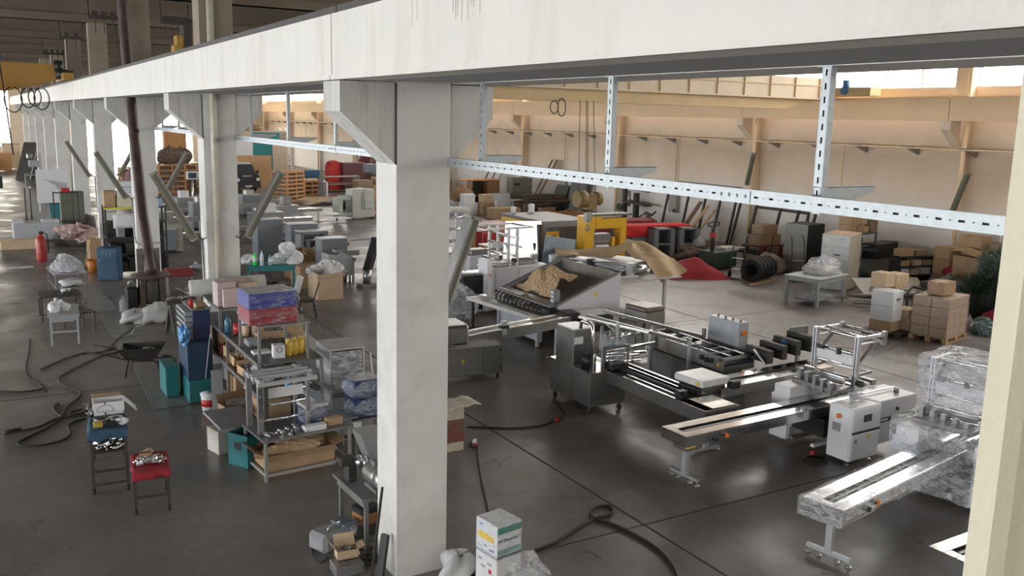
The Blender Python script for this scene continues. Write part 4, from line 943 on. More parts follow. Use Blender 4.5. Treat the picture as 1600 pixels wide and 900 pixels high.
for k in range(3): 
    q = on(FT, .34+.13*k, .14); solo('steel_roller', MB().cyl((0, 0, .03), (.02, .26, .03), .028), bright, 'loose bright roller on the front table, %s from the left' % ('first', 'second', 'third')[k], 'roller', (*q, FZ), .15)
bw = thing('wrapped_box', 'dark blue box in clear film on the front table', 'box', (*on(FT, .78, .32), FZ), .12); pb(bw, 'carton', navy, .02, .40, .02, .34, 0, .27, .01); pb(bw, 'lid', mat('dusty_white_card', (.55, .53, .52), .7), .01, .41, .01, .35, .27, .33, .01); b = MB(); b.blob((.21, .18, .17), (.26, .23, .20), 7, .12, 20, 10, flat=0, sharp=True); obj('film', b, plastic_mid, bw)
solo('styrofoam_piece', MB().bev(0, .36, 0, .14, 0, .09, .01), paper, 'white foam piece at the front edge of the front table', 'foam', (*on(FT, .66, .03), FZ), .1)
carton((*on(FT, 1.08, .12), FZ), (.26, .16, .12), .15, 'small brown carton at the right end of the front table')
solo('metal_tray', MB().bev(0, .3, 0, .42, 0, .03), steel, 'flat tray of rollers hanging over the right edge of the front table', 'tray', (*on(FT, 1.36, .25), FZ), .1)
b = MB(); b._new([(0, 0, 0), (.16, .02, -.02), (.14, .05, -.3), (.05, .03, -.2), (0, .01, 0), (.16, .03, -.02), (.14, .06, -.3), (.05, .04, -.2)], [(0, 1, 2, 3), (4, 5, 6, 7), (0, 1, 5, 4), (1, 2, 6, 5), (2, 3, 7, 6), (3, 0, 4, 7)]); solo('torn_paper', b, paper, 'white torn paper hanging off the right end of the front table', 'paper', (*on(FT, 1.5, .1), FZ))
scatter('metal_parts', 'small parts on the left of the front table', 'parts', FT, .1, .7, .05, .25, FZ, MIX, 30, 74)
# light blue plate and white panel between frame and cabinet
b = MB(); b.rbox((0, 0, .02), (.22, .75, .02), .3, .12); solo('blue_plate', b, mat('pale_blue_plate', (.40, .50, .58), .5), 'pale blue plate lying slantwise behind the roller frame', 'plate', (SX+.75, SY-.05, .955))
# kraft box below the front table
t = carton(on(FT, .08, .15), (1.12, .6, .34), .09, 'long brown carton stuffed with kraft paper below the front table', opened=True)
b = MB(); b.blob((.55, .3, .30), (.52, .27, .16), 5, .45, 22, 12, sharp=True); obj('kraft_filling', b, kraft, t)
# grey case standing behind it
t = thing('metal_cabinet', 'grey metal cabinet with glazed top doors beside the shelving', 'cabinet', (4.92, 14.45, 0), .0)
CW, CDp, CHH = .62, .75, 1.58
for x in (0, CW-.03): pb(t, 'side_panel', alu, x, x+.03, 0, CDp, 0, CHH)
pb(t, 'back_panel', midgrey, .03, CW-.03, CDp-.03, CDp, 0, CHH); pb(t, 'top_panel', mat('dusty_top', (.45, .45, .44), .7), -.01, CW+.01, -.01, CDp+.01, CHH, CHH+.025); pb(t, 'lower_door', midgrey, .03, CW-.03, 0, .025, .05, .75, .005)
pb(t, 'mid_rail', steel_dark, .03, CW-.03, -.01, .04, .75, .84)
for z0, z1 in ((.86, 1.2), (1.22, 1.55)):
    pb(t, 'glass_door', plastic_hazy, .04, CW-.04, .005, .012, z0, z1); pb(t, 'door_rail', alu, .03, CW-.03, 0, .02, z0-.02, z0)
pb(t, 'shelf', midgrey, .03, CW-.03, .05, CDp-.03, 1.19, 1.21)
b = MB(); b.tube([(5.62, 14.38, 1.5), (5.64, 14.3, 1.0), (5.68, 14.25, .5), (5.70, 14.2, .02)], .014); solo('white_strip', b, paper, 'white flexible strip hanging down the right side of the metal cabinet', 'strip', (0, 0, 0))
# boxes on the floor left of the front table
t = thing('teal_bin', 'open teal steel bin at the left of the front table', 'bin', (*at(366, 722), 0), ang(at(388, 733), at(402, 726)))
t.location = (*at(388, 733), 0); b = MB(); k = .01; w, d, h = .34, .42, .53
b.box(0, w, 0, d, 0, k); b.box(0, k, 0, d, 0, h); b.box(w-k, w, 0, d, 0, h); b.box(0, w, 0, k, 0, h); b.box(0, w, d-k, d, 0, h); obj('body', b, teal, t); t.rotation_euler.z = .55
pb(t, 'vent', black, -.004, 0, .14, .28, .28, .40)
t = carton(at(342, 712), (.62, .40, .40), .25, 'white carton with a grey board on top, left of the teal bin', mat('dirty_white_card', (.52, .49, .46), .8))
b = MB(); b.rbox((.26, .20, .52), (.72, .56, .035), .3, .30, .10); solo('grey_board', b, mat('grey_board', (.42, .43, .46), .6), 'light grey board lying tilted on the white carton', 'board', (*at(342, 712), .03))
t = carton(at(362, 690), (.62, .5, .55), .2, 'dark open carton behind the tilted grey board', card, True)
pb(t, 'film', plastic_hazy, .1, .5, .1, .4, .5, .62)
t = thing('grey_sheet', 'upright grey panel leaning on the shelving beside the bucket', 'panel', (*at(333, 648), 0), -.1); b = MB(); b._new([(0, 0, 0), (.20, 0, 0), (.20, .1, .82), (0, .1, .82), (0, .03, 0), (.2, .03, 0), (.2, .13, .82), (0, .13, .82)], [(0, 1, 2, 3), (4, 5, 6, 7), (0, 1, 5, 4), (2, 3, 7, 6), (1, 2, 6, 5), (0, 3, 7, 4)]); obj('sheet', b, midgrey, t)
t = thing('paint_bucket', 'white bucket with a red label left of the shelving', 'bucket', (*at(326, 640), 0)); b = MB(); b.lathe([(0, 0), (.11, 0), (.135, .30), (0, .30)]); obj('pail', b, paper, t); b = MB(); b.lathe([(.119, .08), (.133, .22)]); obj('label', b, red, t); b = MB(); b.lathe([(.14, .29), (.145, .30), (.145, .325), (0, .33)]); obj('lid', b, white, t)
# ---- blue tool tower
q = at(297, 632); t = thing('tool_tower', 'tall dark blue tool cupboard with teal base, left of the shelving', 'cupboard', (*q, 0), .0)
DB = mat('deep_blue', (.015, .045, .09), .45, var=.12); TL = mat('teal_steel', (.015, .15, .16), .5, var=.12)
pb(t, 'base', TL, 0, .46, 0, .95, .02, .46, .006); pb(t, 'body', DB, 0, .46, .05, .95, .46, 1.22, .006); pb(t, 'front_plate', DB, .10, .42, .0, .06, .46, 1.2); pr(t, 'white_rod', paper, (.30, -.02, .48), (.42, -.01, 1.35), .012)
pb(t, 'foot', iron, .04, .42, .04, .9, 0, .02)
t2 = thing('drawer_block', 'navy block of open bolt drawers on the tool cupboard', 'drawers', (q[0]+.02, q[1]+.12, 1.22), .0)
NV = mat('navy_drawers', (.02, .035, .10), .45); pb(t2, 'case', NV, .12, .44, 0, .9, 0, .58, .006)
for k in range(5): 
    d = pb(t2, 'drawer', midgrey, -.02, .12, .03, .87, .03+.11*k, .115+.11*k, .005); pb(d, 'label_rail', bright, -.045, -.02, .05, .85, .055+.11*k, .09+.11*k)
pb(t2, 'top_tray', steel_dark, .1, .46, -.01, .91, .58, .60)
solo('card_box', MB().bev(0, .2, 0, .14, 0, .09), card, 'small brown box on the navy drawer block', 'box', (q[0]+.22, q[1]+.2, 1.825), .2)
son('red_can', 'small red can on the navy drawer block', 'can', 0, 0, 0, red, lambda b: b.lathe([(0, 0), (.04, 0), (.04, .14), (0, .14)])).location = (q[0]+.17, q[1]+.42, 1.825)
b = MB(); b.blob((0, 0, .12), (.11, .14, .16), 6, .4, sharp=True); solo('blue_bag', b, mat('blue_white_bag', (.12, .32, .62), .45, var=.6, scale=14), 'blue and white plastic pouch on the left shoulder of the tool cupboard', 'bag', (q[0]-.05, q[1]+.05, 1.24))
t = thing('teal_box', 'narrow teal steel box left of the tool cupboard', 'box', (q[0]-.33, q[1]+.55, 0)); pb(t, 'body', TL, 0, .24, 0, .7, .03, .62, .008); pb(t, 'lid', TL, -.01, .25, -.01, .71, .62, .64); pb(t, 'foot', iron, .02, .22, .02, .68, 0, .03)
t = carton((4.2, 23.5, .0), (1.0, .7, .42), 0, 'pale blue carton with brown lid in front of the second column', mat('sky_blue_card', (.06, .28, .38), .6)); pb(t, 'lid', card, -.01, .7, .05, .66, .42, .5)
t.location = (*at(283, 505), 0)
t = thing('trestle', 'black wooden trestle left of the pale blue carton', 'trestle', (*at(268, 522), 0), .2)
for x in (0, .55): 
    pr(t, 'leg', iron, (x, -.3, 0), (x, 0, .80), .08); pr(t, 'leg', iron, (x, .3, 0), (x, 0, .80), .08)
pr(t, 'beam', iron, (-.1, 0, .82), (.65, 0, .82), .12)
scatter('metal_scrap', 'dark metal scrap on the black trestle', 'scrap', t, -.1, .7, -.12, .12, .87, steel_dark, 30, 77)
# ---- blue wrapped boxes left of the nearest column
t = thing('steel_stand', 'thin steel stand carrying the two navy film wrapped boxes', 'stand', (5.02, 13.55, 0), .03); legs(t, .62, .6, .60, .035, steel_dark); pb(t, 'tabletop', steel_dark, -.02, .64, -.02, .62, .60, .62)
for k, lab in enumerate(('lower navy box in crumpled film beside the nearest column', 'upper navy box in crumpled film with a pale top beside the nearest column')):
    u = thing('wrapped_box', lab, 'box', (5.04, 13.6, .625+.32*k), .06+.05*k); pb(u, 'carton', navy, 0, .5, 0, .42, 0, .31, .01)
    if k: pb(u, 'lid', mat('dusty_white_card', (.55, .53, .52), .7), .01, .49, .01, .41, .31, .315)
    b = MB(); b.blob((.25, .21, .155), (.36, .30, .21), 30+k, .10, 22, 10, flat=0, sharp=True); obj('film', b, plastic_mid, u)
# ---- chairs, teal table with bottles, brown cartons
CHM = mat('chair_brown', (.035, .025, .022), .5, .2)
def chair(loc, rz, label, m, seatm, group='metal chairs at the teal table'):
    t = thing('metal_chair', label, 'chair', (*loc, 0), rz, group)
    for x in (-.19, .19):
        pr(t, 'leg', m, (x, -.2, 0), (x*.92, -.17, .45), .03); pr(t, 'leg', m, (x, .26, 0), (x*.92, .17, .45), .03)
        pr(t, 'back_post', m, (x*.92, .17, .45), (x*.95, .33, .95), .028)
    pb(t, 'seat', seatm, -.21, .21, -.21, .2, .45, .48, .02)
    for k in range(3): pr(t, 'slat', m, (-.09+.09*k, .18, .50), (-.09+.09*k, .32, .92), .022)
    pr(t, 'top_rail', m, (-.19, .33, .94), (.19, .33, .94), .035); pr(t, 'stretcher', m, (-.18, -.18, .2), (.18, -.18, .2), .02)
    return t
chair(at(480, 496), -PI/2-.35, 'dark brown metal chair nearest, standing free on the floor', CHM, CHM)
chair(at(454, 484), -PI/2+.1, 'white backed metal chair left of the free dark one', mat('chair_white', (.5, .5, .5), .5), CHM)
chair(at(437, 466), .5, 'dark metal chair with pale back cushion at the teal table', CHM, mat('chair_cushion', (.3, .29, .26), .8))
chair(at(424, 466), .9, 'dark metal chair pushed left at the teal table', CHM, CHM)
q = at(388, 468); q2 = at(462, 466)
t = thing('teal_table', 'long dark teal table holding bottles and a white bag', 'table', (*q, 0), ang(q, q2)); TW2 = math.dist(q, q2)
legs(t, TW2, 1.0, .96, .06, teal); pb(t, 'tabletop', teal, -.03, TW2+.03, -.03, 1.03, .96, 1.0); pb(t, 'apron', teal, 0, TW2, 0, .03, .86, .96)
ttab = t
def bottle(x, y, h, m, capm, label):
    q = on(ttab, x, y); u = thing('bottle', label, 'bottle', (*q, 1.0), 0, 'bottles on the teal table')
    b = MB(); b.lathe([(0, 0), (.055, 0), (.06, .03), (.06, h*.62), (.045, h*.75), (.018, h*.9), (.018, h*.94)]); obj('body', b, m, u); b = MB(); b.lathe([(.021, h*.93), (.021, h), (0, h)]); obj('cap', b, capm, u); b = MB(); b.lathe([(.061, h*.28), (.061, h*.55)]); obj('label', b, paper, u)
bottle(.22, .25, .42, mat('green_bottle', (.03, .62, .10), .2, spec=.8), mat('green_cap', (.02, .4, .08), .4), 'green bottle at the left on the teal table')
bottle(.42, .2, .44, mat('pale_blue_bottle', (.45, .62, .70), .15, spec=.8), paper, 'tall clear bluish bottle beside the green one')
bottle(.66, .25, .30, mat('clear_bottle', (.42, .50, .53), .15, spec=.8), paper, 'small clear bottle right of the tall bluish one')
solo('plastic_bag', MB().blob((0, 0, .24), (.40, .3, .30), 61, .35, 22, 12, flat=0, sharp=True), bag, 'large crumpled white bag on the right half of the teal table', 'bag', (*on(ttab, 1.2, .5), 1.0))
solo('plastic_bag', MB().blob((0, 0, .1), (.18, .16, .14), 62, .4, flat=0, sharp=True), bag, 'small white bag at the left end of the teal table', 'bag', (*on(ttab, .02, .55), 1.0))
q = at(497, 470); r = ang(at(497, 470), at(536, 467))
t = carton(q, (.80, .95, .80), r+.02, 'tall open brown carton right of the chairs with white bags in it', card_lt, True)
solo('plastic_bag', MB().blob((0, 0, .0), (.36, .40, .24), 63, .4, 22, 12, sharp=True), bag, 'white bags stuffed in the tall open brown carton', 'bag', (*on(t, .4, .48), .86))
carton(at(470, 452), (.85, .9, .72), .05, 'wide brown carton behind the white chair', card)
t = carton(at(455, 437), (1.05, .7, .75), .05, 'dark brown carton below the grey machine, crumpled top', mat('dark_kraft', (.22, .13, .06), .85)); b = MB(); b.blob((.5, .35, .78), (.5, .33, .2), 6, .4, sharp=True); obj('crumpled_lining', b, mat('dark_kraft2', (.26, .15, .07), .85), t)
# ---- grey machine cabinets behind
def cabinet_machine(px, py, w, d, h, label, openf=False, m=grey):
    q = at(px, py); t = thing('machine_cabinet', label, 'machine', (*q, 0), .07)
    if openf:
        for x in (0, w-.12): pb(t, 'side_panel', m, x, x+.12, 0, d, .1, h)
        pb(t, 'back_panel', m, .1, w-.1, d-.1, d, .1, h); pb(t, 'top_panel', m, 0, w, 0, d, h-.1, h); pb(t, 'floor_panel', m, 0, w, 0, d, .1, .3)
        for k in range(3): pc(t, 'shaft', steel, (.1, d*.4, .5+.3*k), (w-.1, d*.4, .5+.3*k), .06)
        pb(t, 'gearbox', steel_dark, w*.5, w*.85, .1, d*.6, .35, .9, .03); pb(t, 'pulley_block', steel_dark, w*.2, w*.4, .1, d*.5, .6, 1.1, .03)
    else: pb(t, 'body', m, 0, w, 0, d, .08, h, .03)
    pb(t, 'top_sheet', mat('machine_top', (.62, .64, .66), .3), -.005, w+.005, -.005, d+.005, h, h+.03)
    pb(t, 'plinth', black, .03, w-.03, .03, d-.03, 0, .1); pc(t, 'hand_wheel', steel_dark, (w+.02, d*.5, h-.18), (w+.14, d*.5, h-.18), .12)
    pb(t, 'side_shelf', steel_dark, w, w+.5, d*.3, d*.8, h*.55, h*.68); pb(t, 'side_block', black, w+.02, w+.3, d*.3, d*.7, h*.2, h*.5)
    return t
cabinet_machine(503, 440, .95, .55, 1.42, 'grey machine cabinet nearest the column, in the row of four')
cabinet_machine(471, 425, 1.02, .55, 1.42, 'grey machine cabinet with an open front in the row of four', True)
cabinet_machine(455, 417, 1.05, .6, 1.55, 'grey machine cabinet behind the open fronted one')
cabinet_machine(403, 412, 1.0, .6, 1.62, 'grey machine cabinet leftmost in the row of four')
t = thing('box_machine', 'pale steel feeder machine on wheels before the grey cabinets', 'machine', (*at(514, 447), 0), .1)
PS = mat('pale_steel', (.40, .42, .45), .4, .3); b = MB(); b.prism([(0, .30), (.85, .30), (.85, .85), (.35, 1.0), (0, 1.05)], 0, .55); obj('body', b, PS, t)
for x in (.08, .8): caster(t, x, .1); caster(t, x, .45)
for x in (.08, .8):
    for y in (.1, .45): pb(t, 'leg', steel_dark, x-.025, x+.025, y-.025, y+.025, .1, .32)
b = MB(); b.prism([(.35, 1.0), (.5, 1.1), (1.05, .82), (1.0, .72)], .1, .45); obj('chute', b, steel, t); pb(t, 'stand_leg', steel, .98, 1.02, .2, .3, 0, .75); pb(t, 'mechanism', steel_dark, .3, .6, .15, .4, 1.05, 1.18, .02)
# beam of white conveyor behind
t = thing('belt_conveyor', 'white and steel conveyor arm right of the grey cabinets', 'conveyor', (*at(552, 418), 0), .2); pb(t, 'bed', white, -.6, 1.9, 0, .35, .75, .98, .01); pb(t, 'belt', black, -.6, 1.9, .05, .3, .98, 1.0)
for x in (-.4, 1.6): pb(t, 'leg', alu, x, x+.06, .14, .2, 0, .75)
for x in (-.4, 1.6): pb(t, 'foot', steel_dark, x-.12, x+.18, .0, .34, 0, .04)
t = thing('tilted_column', 'black hydraulic column leaning beside the nearest column', 'machine', (*at(574, 447), 0), .2); pr(t, 'arm', black, (0, 0, .5), (.55, .3, 1.5), .22, .25); pb(t, 'foot', steel_dark, -.3, .3, -.2, .2, 0, .10); pc(t, 'base', steel, (0, 0, .1), (0, 0, .55), .14)
# ================================================================== PACKAGING MACHINES IN THE RIGHT BAY
MW = mat('machine_white', (.78, .79, .82), .35, var=.02)
SS = mat('stainless_bed', (.66, .66, .66), .13, 1., var=.04, scale=9, rvar=.04)
DS = mat('stainless_dark', (.27, .265, .255), .34, .8, var=.08, scale=5, rvar=.06)
BELT = mat('belt_black', (.02, .02, .021), .6)
ORANGE = mat('switch_orange', (.75, .22, .02), .4); GREEN = mat('label_yellow', (.72, .55, .04), .5)
SCREEN = mat('display_screen', (.05, .07, .09), .2)
def slot_bed(t, L, w, z, h, skirt=True, x0=0., m=None):
    """long bed whose top is split by a dark chain slot"""
    m = m or SS; k = w*.36
    pb(t, 'bed_top', m, x0, L, 0, k, z-.025, z, .004); pb(t, 'bed_top', m, x0, L, w-k, w, z-.025, z, .004); pb(t, 'bed_end', m, x0, x0+.14, k, w-k, z-.025, z, .003)
    pb(t, 'chain_slot', BELT, x0+.14, L, k, w-k, z-.07, z-.035); pb(t, 'chain', steel_dark, x0+.2, L, w/2-.02, w/2+.02, z-.035, z-.018)
    pb(t, 'side_skirt', m, x0, L, 0, .015, z-h, z-.025); pb(t, 'side_skirt', m, x0, L, w-.015, w, z-h, z-.025); pb(t, 'end_skirt', m, x0, x0+.015, .015, w-.015, z-h, z-.025)
    pb(t, 'pan', DS, x0+.02, L, .02, w-.02, z-h, z-h+.01)
def levelfoot(t, x, y, h=.12):
    b = MB(); b.lathe([(.045, 0), (.04, .015), (.012, .02), (.012, h)], (x, y, 0), 10); return obj('levelling_foot', b, steel, t)
def wrapper(loc, rz, label, Lc, film_on=None, zt=.84):
    t = thing('flow_wrapping_machine', label, 'machine', (*loc, 0), rz)
    slot_bed(t, Lc+.75, .57, zt, .17)
    for x in (.28,): 
        pb(t, 'leg', alu, x-.04, x+.04, .24, .33, .07, zt-.17); pb(t, 'foot_bar', alu, x-.03, x+.03, -.02, .60, .07, .12)
        for y in (.0, .16, .42, .58): levelfoot(t, x, y)
    pb(t, 'motor_box', DS, .12, .42, .12, .42, zt-.30, zt-.17, .01); pb(t, 'switch_plate', GREEN, .10, .3, .09, .12, zt-.24, zt-.2)
    pc(t, 'stop_button', ORANGE, (.82, -.05, zt-.10), (.82, 0, zt-.10), .035); pc(t, 'black_knob', black, (.60, -.05, zt-.13), (.60, 0, zt-.13), .035); pc(t, 'black_knob', black, (.76, -.04, zt-.09), (.76, 0, zt-.09), .02)
    x = Lc-.45
    pb(t, 'control_cabinet', MW, x, x+.74, -.66, -.20, .09, 1.0, .012)
    pb(t, 'side_door', MW, x-.012, x, -.62, -.24, .14, .95)
    d = pb(t, 'upper_door', MW, x+.03, x+.72, -.675, -.66, .60, .97, .005); pb(d, 'touch_screen', SCREEN, x+.28, x+.48, -.682, -.675, .74, .86)
    pb(t, 'black_band', black, x+.02, x+.73, -.672, -.66, .555, .59)
    d = pb(t, 'lower_door', MW, x+.03, x+.72, -.675, -.66, .11, .55, .005); pc(d, 'lock', steel_dark, (x+.1, -.70, .44), (x+.1, -.675, .44), .025); pb(d, 'warning_label', GREEN, x+.40, x+.46, -.68, -.675, .46, .51)
    pc(t, 'emergency_stop', ORANGE, (x-.05, -.42, .83), (x-.012, -.42, .83), .04); pb(t, 'rating_plate', midgrey, x-.018, x-.012, -.46, -.3, .56, .70)
    b = MB(); b.prism([(x+.74, .26), (x+1.62, .26), (x+1.78, .92), (x+1.70, 1.0), (x+.74, 1.0)], -.62, -.02); obj('side_cover', b, mat('machine_grey', (.52, .52, .54), .4, var=.02), t)
    pb(t, 'top_cover', MW, x+.72, x+1.70, -.63, .0, 1.0, 1.02)
    bd = pb(t, 'brand_band', black, x+.75, x+1.735, -.628, -.62, .63, .71)
    b = MB(); rnd = random.Random(4)
    for k in range(4): b.box(x+.80+.05*k, x+.835+.05*k, -.632, -.628, .655, .69)
    for k in range(6): b.box(x+1.36+.055*k, x+1.395+.055*k, -.632, -.628, .65, .69)
    obj('brand_lettering', b, paper, bd)
    for px, pz in ((1.22, .82), (1.24, .38)): pc(t, 'knob', black, (x+px, -.65, pz), (x+px, -.62, pz), .03)
    pb(t, 'rear_panel', MW, x-.05, x+.05, .62, 1.0, .09, zt+.02, .006); pb(t, 'rear_cabinet', MW, x+.05, x+1.6, .62, 1.0, .30, 1.0, .01); pb(t, 'rear_box', MW, x-.05, x+.5, .60, .95, zt+.0, zt+.20, .01)
    pb(t, 'base_frame', black, x+.1, x+1.5, -.05, .62, .30, .62); pb(t, 'base_rail', MW, x+.0, x+1.5, .05, .12, .12, .17); pb(t, 'base_rail', steel_dark, x, x+1.5, .5, .57, .12, .17)
    for fx in (x+.1, x+.66, x+1.5):
        for fy in (-.55, .85): levelfoot(t, fx, fy, .26 if fx > x+1 else .14)
    # sealing head and film tower
    tx = Lc+.42
    pb(t, 'sealing_block', steel_dark, tx-.5, tx-.05, -.02, .95, 1.0, 1.10, .02)
    for z, dx in ((1.16, -.32), (1.25, -.18), (1.06, -.42)): pc(t, 'roller', bright, (tx+dx, -.02, z), (tx+dx, .92, z), .035)
    b = MB(); b.prism([(tx-.44, 1.08), (tx-.12, 1.26), (tx-.10, 1.23), (tx-.42, 1.05)], .05, .88); obj('guide_plate', b, alu, t)
    for k in range(5): pb(t, 'clamp', steel_dark, tx-.55+.02*k, tx-.45+.02*k, .05+.18*k, .12+.18*k, 1.0, 1.2+.02*k)
    for y in (.0, .88):
        pb(t, 'tower_post', alu, tx-.045, tx+.045, y-.04, y+.04, 1.0, 1.98); pb(t, 'post_slot', black, tx-.05, tx-.045, y-.008, y+.008, 1.02, 1.96)
        pr(t, 'top_arm', alu, (tx-.02, y, 1.94), (tx+.68, y, 1.94), .06, .05); pr(t, 'arm_bar', alu, (tx, y, 1.82), (tx+.70, y, 1.84), .03)
        pr(t, 'brace', steel_dark, (tx+.02, y+.03, 1.42), (tx+.60, y+.03, 1.88), .03, .05); pr(t, 'lower_arm', steel_dark, (tx, y, 1.28), (tx+.42, y, 1.30), .04, .05)
        pb(t, 'arm_end', steel_dark, tx+.66, tx+.74, y-.04, y+.04, 1.76, 2.0)
    for xx, z, r in ((.04, 1.95, .03), (.70, 1.93, .03), (.55, 1.86, .025), (.25, 1.96, .02), (.0, 1.66, .03), (.0, 1.52, .03), (.06, 1.38, .02), (.40, 1.29, .025)): pc(t, 'cross_roller', bright, (tx+xx, .0, z), (tx+xx, .88, z), r)
    pb(t, 'film_plate', paper, tx-.03, tx-.02, .06, .82, 1.46, 1.62); pb(t, 'sensor', black, tx-.09, tx-.02, .30, .36, 1.60, 1.72); pb(t, 'sensor', black, tx-.08, tx-.02, .66, .78, 1.62, 1.70)
    pc(t, 'black_handle', black, (tx+.02, -.14, 1.16), (tx+.02, -.04, 1.16), .055)
    # drive head on the top cover
    for k in range(4): pb(t, 'drive_block', (alu, steel_dark, MW, steel_dark)[k], x+.95+.16*k, x+1.06+.16*k, .05, .45-.04*k, 1.02, 1.08+.03*(k % 2))
    pr(t, 'guide_bar', bright, (x+.4, -.28, 1.06), (x+1.6, -.28, 1.06), .02); pc(t, 'grey_knob', steel_dark, (x+1.46, -.42, 1.02), (x+1.46, -.42, 1.10), .045); pr(t, 'handle', steel, (x+.1, -.5, 1.05), (x+.35, -.5, 1.05), .02)
    if film_on:
        b = MB(); b.grid(lambda u, v: (-.03+u*(Lc+.1), -.03+.63*v+.006*math.sin(40*u), zt+.012+.05*max(0, .12-u)*0+.006*math.sin(31*u+9*v)), 40, 6); obj('bed_film', b, film_on, t)
        b = MB(); b.grid(lambda u, v: (-.03+u*(Lc-.0), -.035+.01*math.sin(30*u+5*v), zt+.012-.2*v-.015*math.sin(17*u)*v), 40, 4); obj('skirt_film', b, film_on, t)
        b = MB(); b.grid(lambda u, v: (-.035, -.03+.63*u, zt+.012-.24*v), 6, 4); obj('end_film', b, film_on, t)
        def hull(x0, x1, y0, y1, z0, z1, name, sd):
            def f(u, v):
                a = u*2*PI; ca, sa = math.cos(a), math.sin(a); k = max(abs(ca), abs(sa)); 
                w = 1+.03*math.sin(7*a+sd+4*v)+.02*math.sin(13*a+9*v)
                return ((x0+x1)/2+(x1-x0)/2*ca/k*w, (y0+y1)/2+(y1-y0)/2*sa/k*w, z0+(z1-z0)*v)
            b = MB(); b.grid(f, 48, 8)
            b.grid(lambda u, v: (x0+(x1-x0)*u, y0+(y1-y0)*v, z1+.03*math.sin(9*u+sd)*math.sin(7*v)), 8, 8); obj(name, b, film_on, t)
        hull(tx-.25, tx+.8, -.12, 1.0, 1.25, 2.04, 'tower_film', 1); hull(x-.06, x+1.76, -.72, 1.04, .10, 1.14, 'body_film', 2.2)
    return t
w1 = wrapper((8.97, 10.0), math.radians(2.2), 'white flow wrapping machine with bare steel infeed, roller tower on top', 3.46)
w2 = wrapper((8.93, 7.05), math.radians(10.5), 'flow wrapping machine fully wrapped in clear film beside the cream post', 3.70, plastic_hazy)
t = thing('conveyor_table', 'end of a steel slotted conveyor at the lower right beside the cream post', 'conveyor', (9.05, 5.42), .02)
slot_bed(t, 1.6, .52, .84, .19)
for x in (.3, 1.3): pb(t, 'leg', alu, x-.04, x+.04, .22, .30, .07, .65); pb(t, 'foot_bar', alu, x-.03, x+.03, 0, .52, 0, .06)
# cable heap under the white machine
q = at(1275, 722); b = MB(); b.tube([(.26*math.cos(a)*(1-.02*a), .16*math.sin(a)*(1-.02*a), .015+.004*a) for a in [i*.35 for i in range(50)]], .014, 6); solo('cable_coil', b, CB, 'black cable coil on the floor under the white wrapping machine', 'cable', (*q, 0))
solo('red_plug', MB().cyl((0, 0, .04), (.14, .05, .05), .04, .03), red, 'red plug lying in the cable coil under the white machine', 'plug', (*at(1268, 712), 0))

# ---- stainless wrapper on casters with its long conveyor (runs toward the eye)
t = thing('stainless_machine', 'dark stainless wrapping machine on casters with the bent tube handle', 'machine', (9.70, 13.57, 0), 0)
pb(t, 'base_cabinet', DS, 0, .84, 0, 1.40, .16, .80, .006); pb(t, 'cabinet_rim', SS, -.01, .85, -.01, 1.41, .80, .83, .004); pb(t, 'door_seam', black, -.004, 0, .62, .63, .2, .78)
for x in (.08, .76):
    for y in (.08, 1.32): caster(t, x, y, .055)
pb(t, 'head_cabinet', DS, .08, .52, .72, 1.30, .83, 1.50, .01); pb(t, 'head_top', mat('pale_top', (.75, .75, .74), .3), .07, .53, .71, 1.31, 1.50, 1.53, .01); pb(t, 'rating_label', paper, .10, .30, .712, .72, 1.22, 1.36)
pb(t, 'side_box', DS, .10, .48, .98, 1.38, .83, 1.12, .01)
b = MB(); b.cyl((.30, .5, .83), (.30, .5, 1.05), .15, n=20); b.cyl((.30, .5, 1.05), (.30, .5, 1.1), .10, n=20); obj('motor', b, black, t)
pt(t, 'tube_handle', bright, [(.22, .28, .82), (.22, .28, 1.55), (.22, .32, 1.66), (.22, .42, 1.70), (.22, .60, 1.70), (.22, .68, 1.66), (.22, .70, 1.54)], .035, 12)
b = MB(); b.prism([(.44, .83), (.44, 1.48), (1.0, 1.36), (1.0, .83)], .26, .29); obj('back_plate', b, mat('bluish_plate', (.50, .55, .60), .35, .2), t)
for x in (.36, .92): pb(t, 'guard_post', DS, x-.02, x+.02, .06, .10, .83, 1.28)
pb(t, 'guard_rail', DS, .36, .92, .06, .10, 1.25, 1.29)
for k, (x0, y0, x1, y1, z) in enumerate(((.4, .1, 1.7, .25, 1.2), (.5, .2, 1.3, .0, 1.12), (.5, .24, 1.2, .1, 1.05), (.45, .15, 1.1, -.1, 1.0))): pc(t, 'roller', bright, (x0, y0, z), (x1, y1, z), .03-.004*k)
pc(t, 'reel_shaft', bright, (.55, .2, 1.42), (1.25, .2, 1.46), .035); pc(t, 'reel_cone', steel, (.75, .2, 1.43), (.88, .2, 1.44), .09, .05); pc(t, 'reel_cone', steel_dark, (1.1, .2, 1.45), (1.25, .2, 1.46), .06)
pr(t, 'mast', alu, (.72, .18, .83), (.72, .18, 1.72), .05); pr(t, 'mast_brace', alu, (.72, .18, 1.5), (.5, .3, 1.7), .025); pr(t, 'film_arm', steel, (.3, .9, 1.72), (1.1, -.3, 1.58), .05, .03)
pb(t, 'jaw_block', black, .40, .80, -.12, .12, .86, .98, .02); pr(t, 'jaw_bar', bright, (.38, -.1, 1.0), (.85, -.1, 1.0), .04)
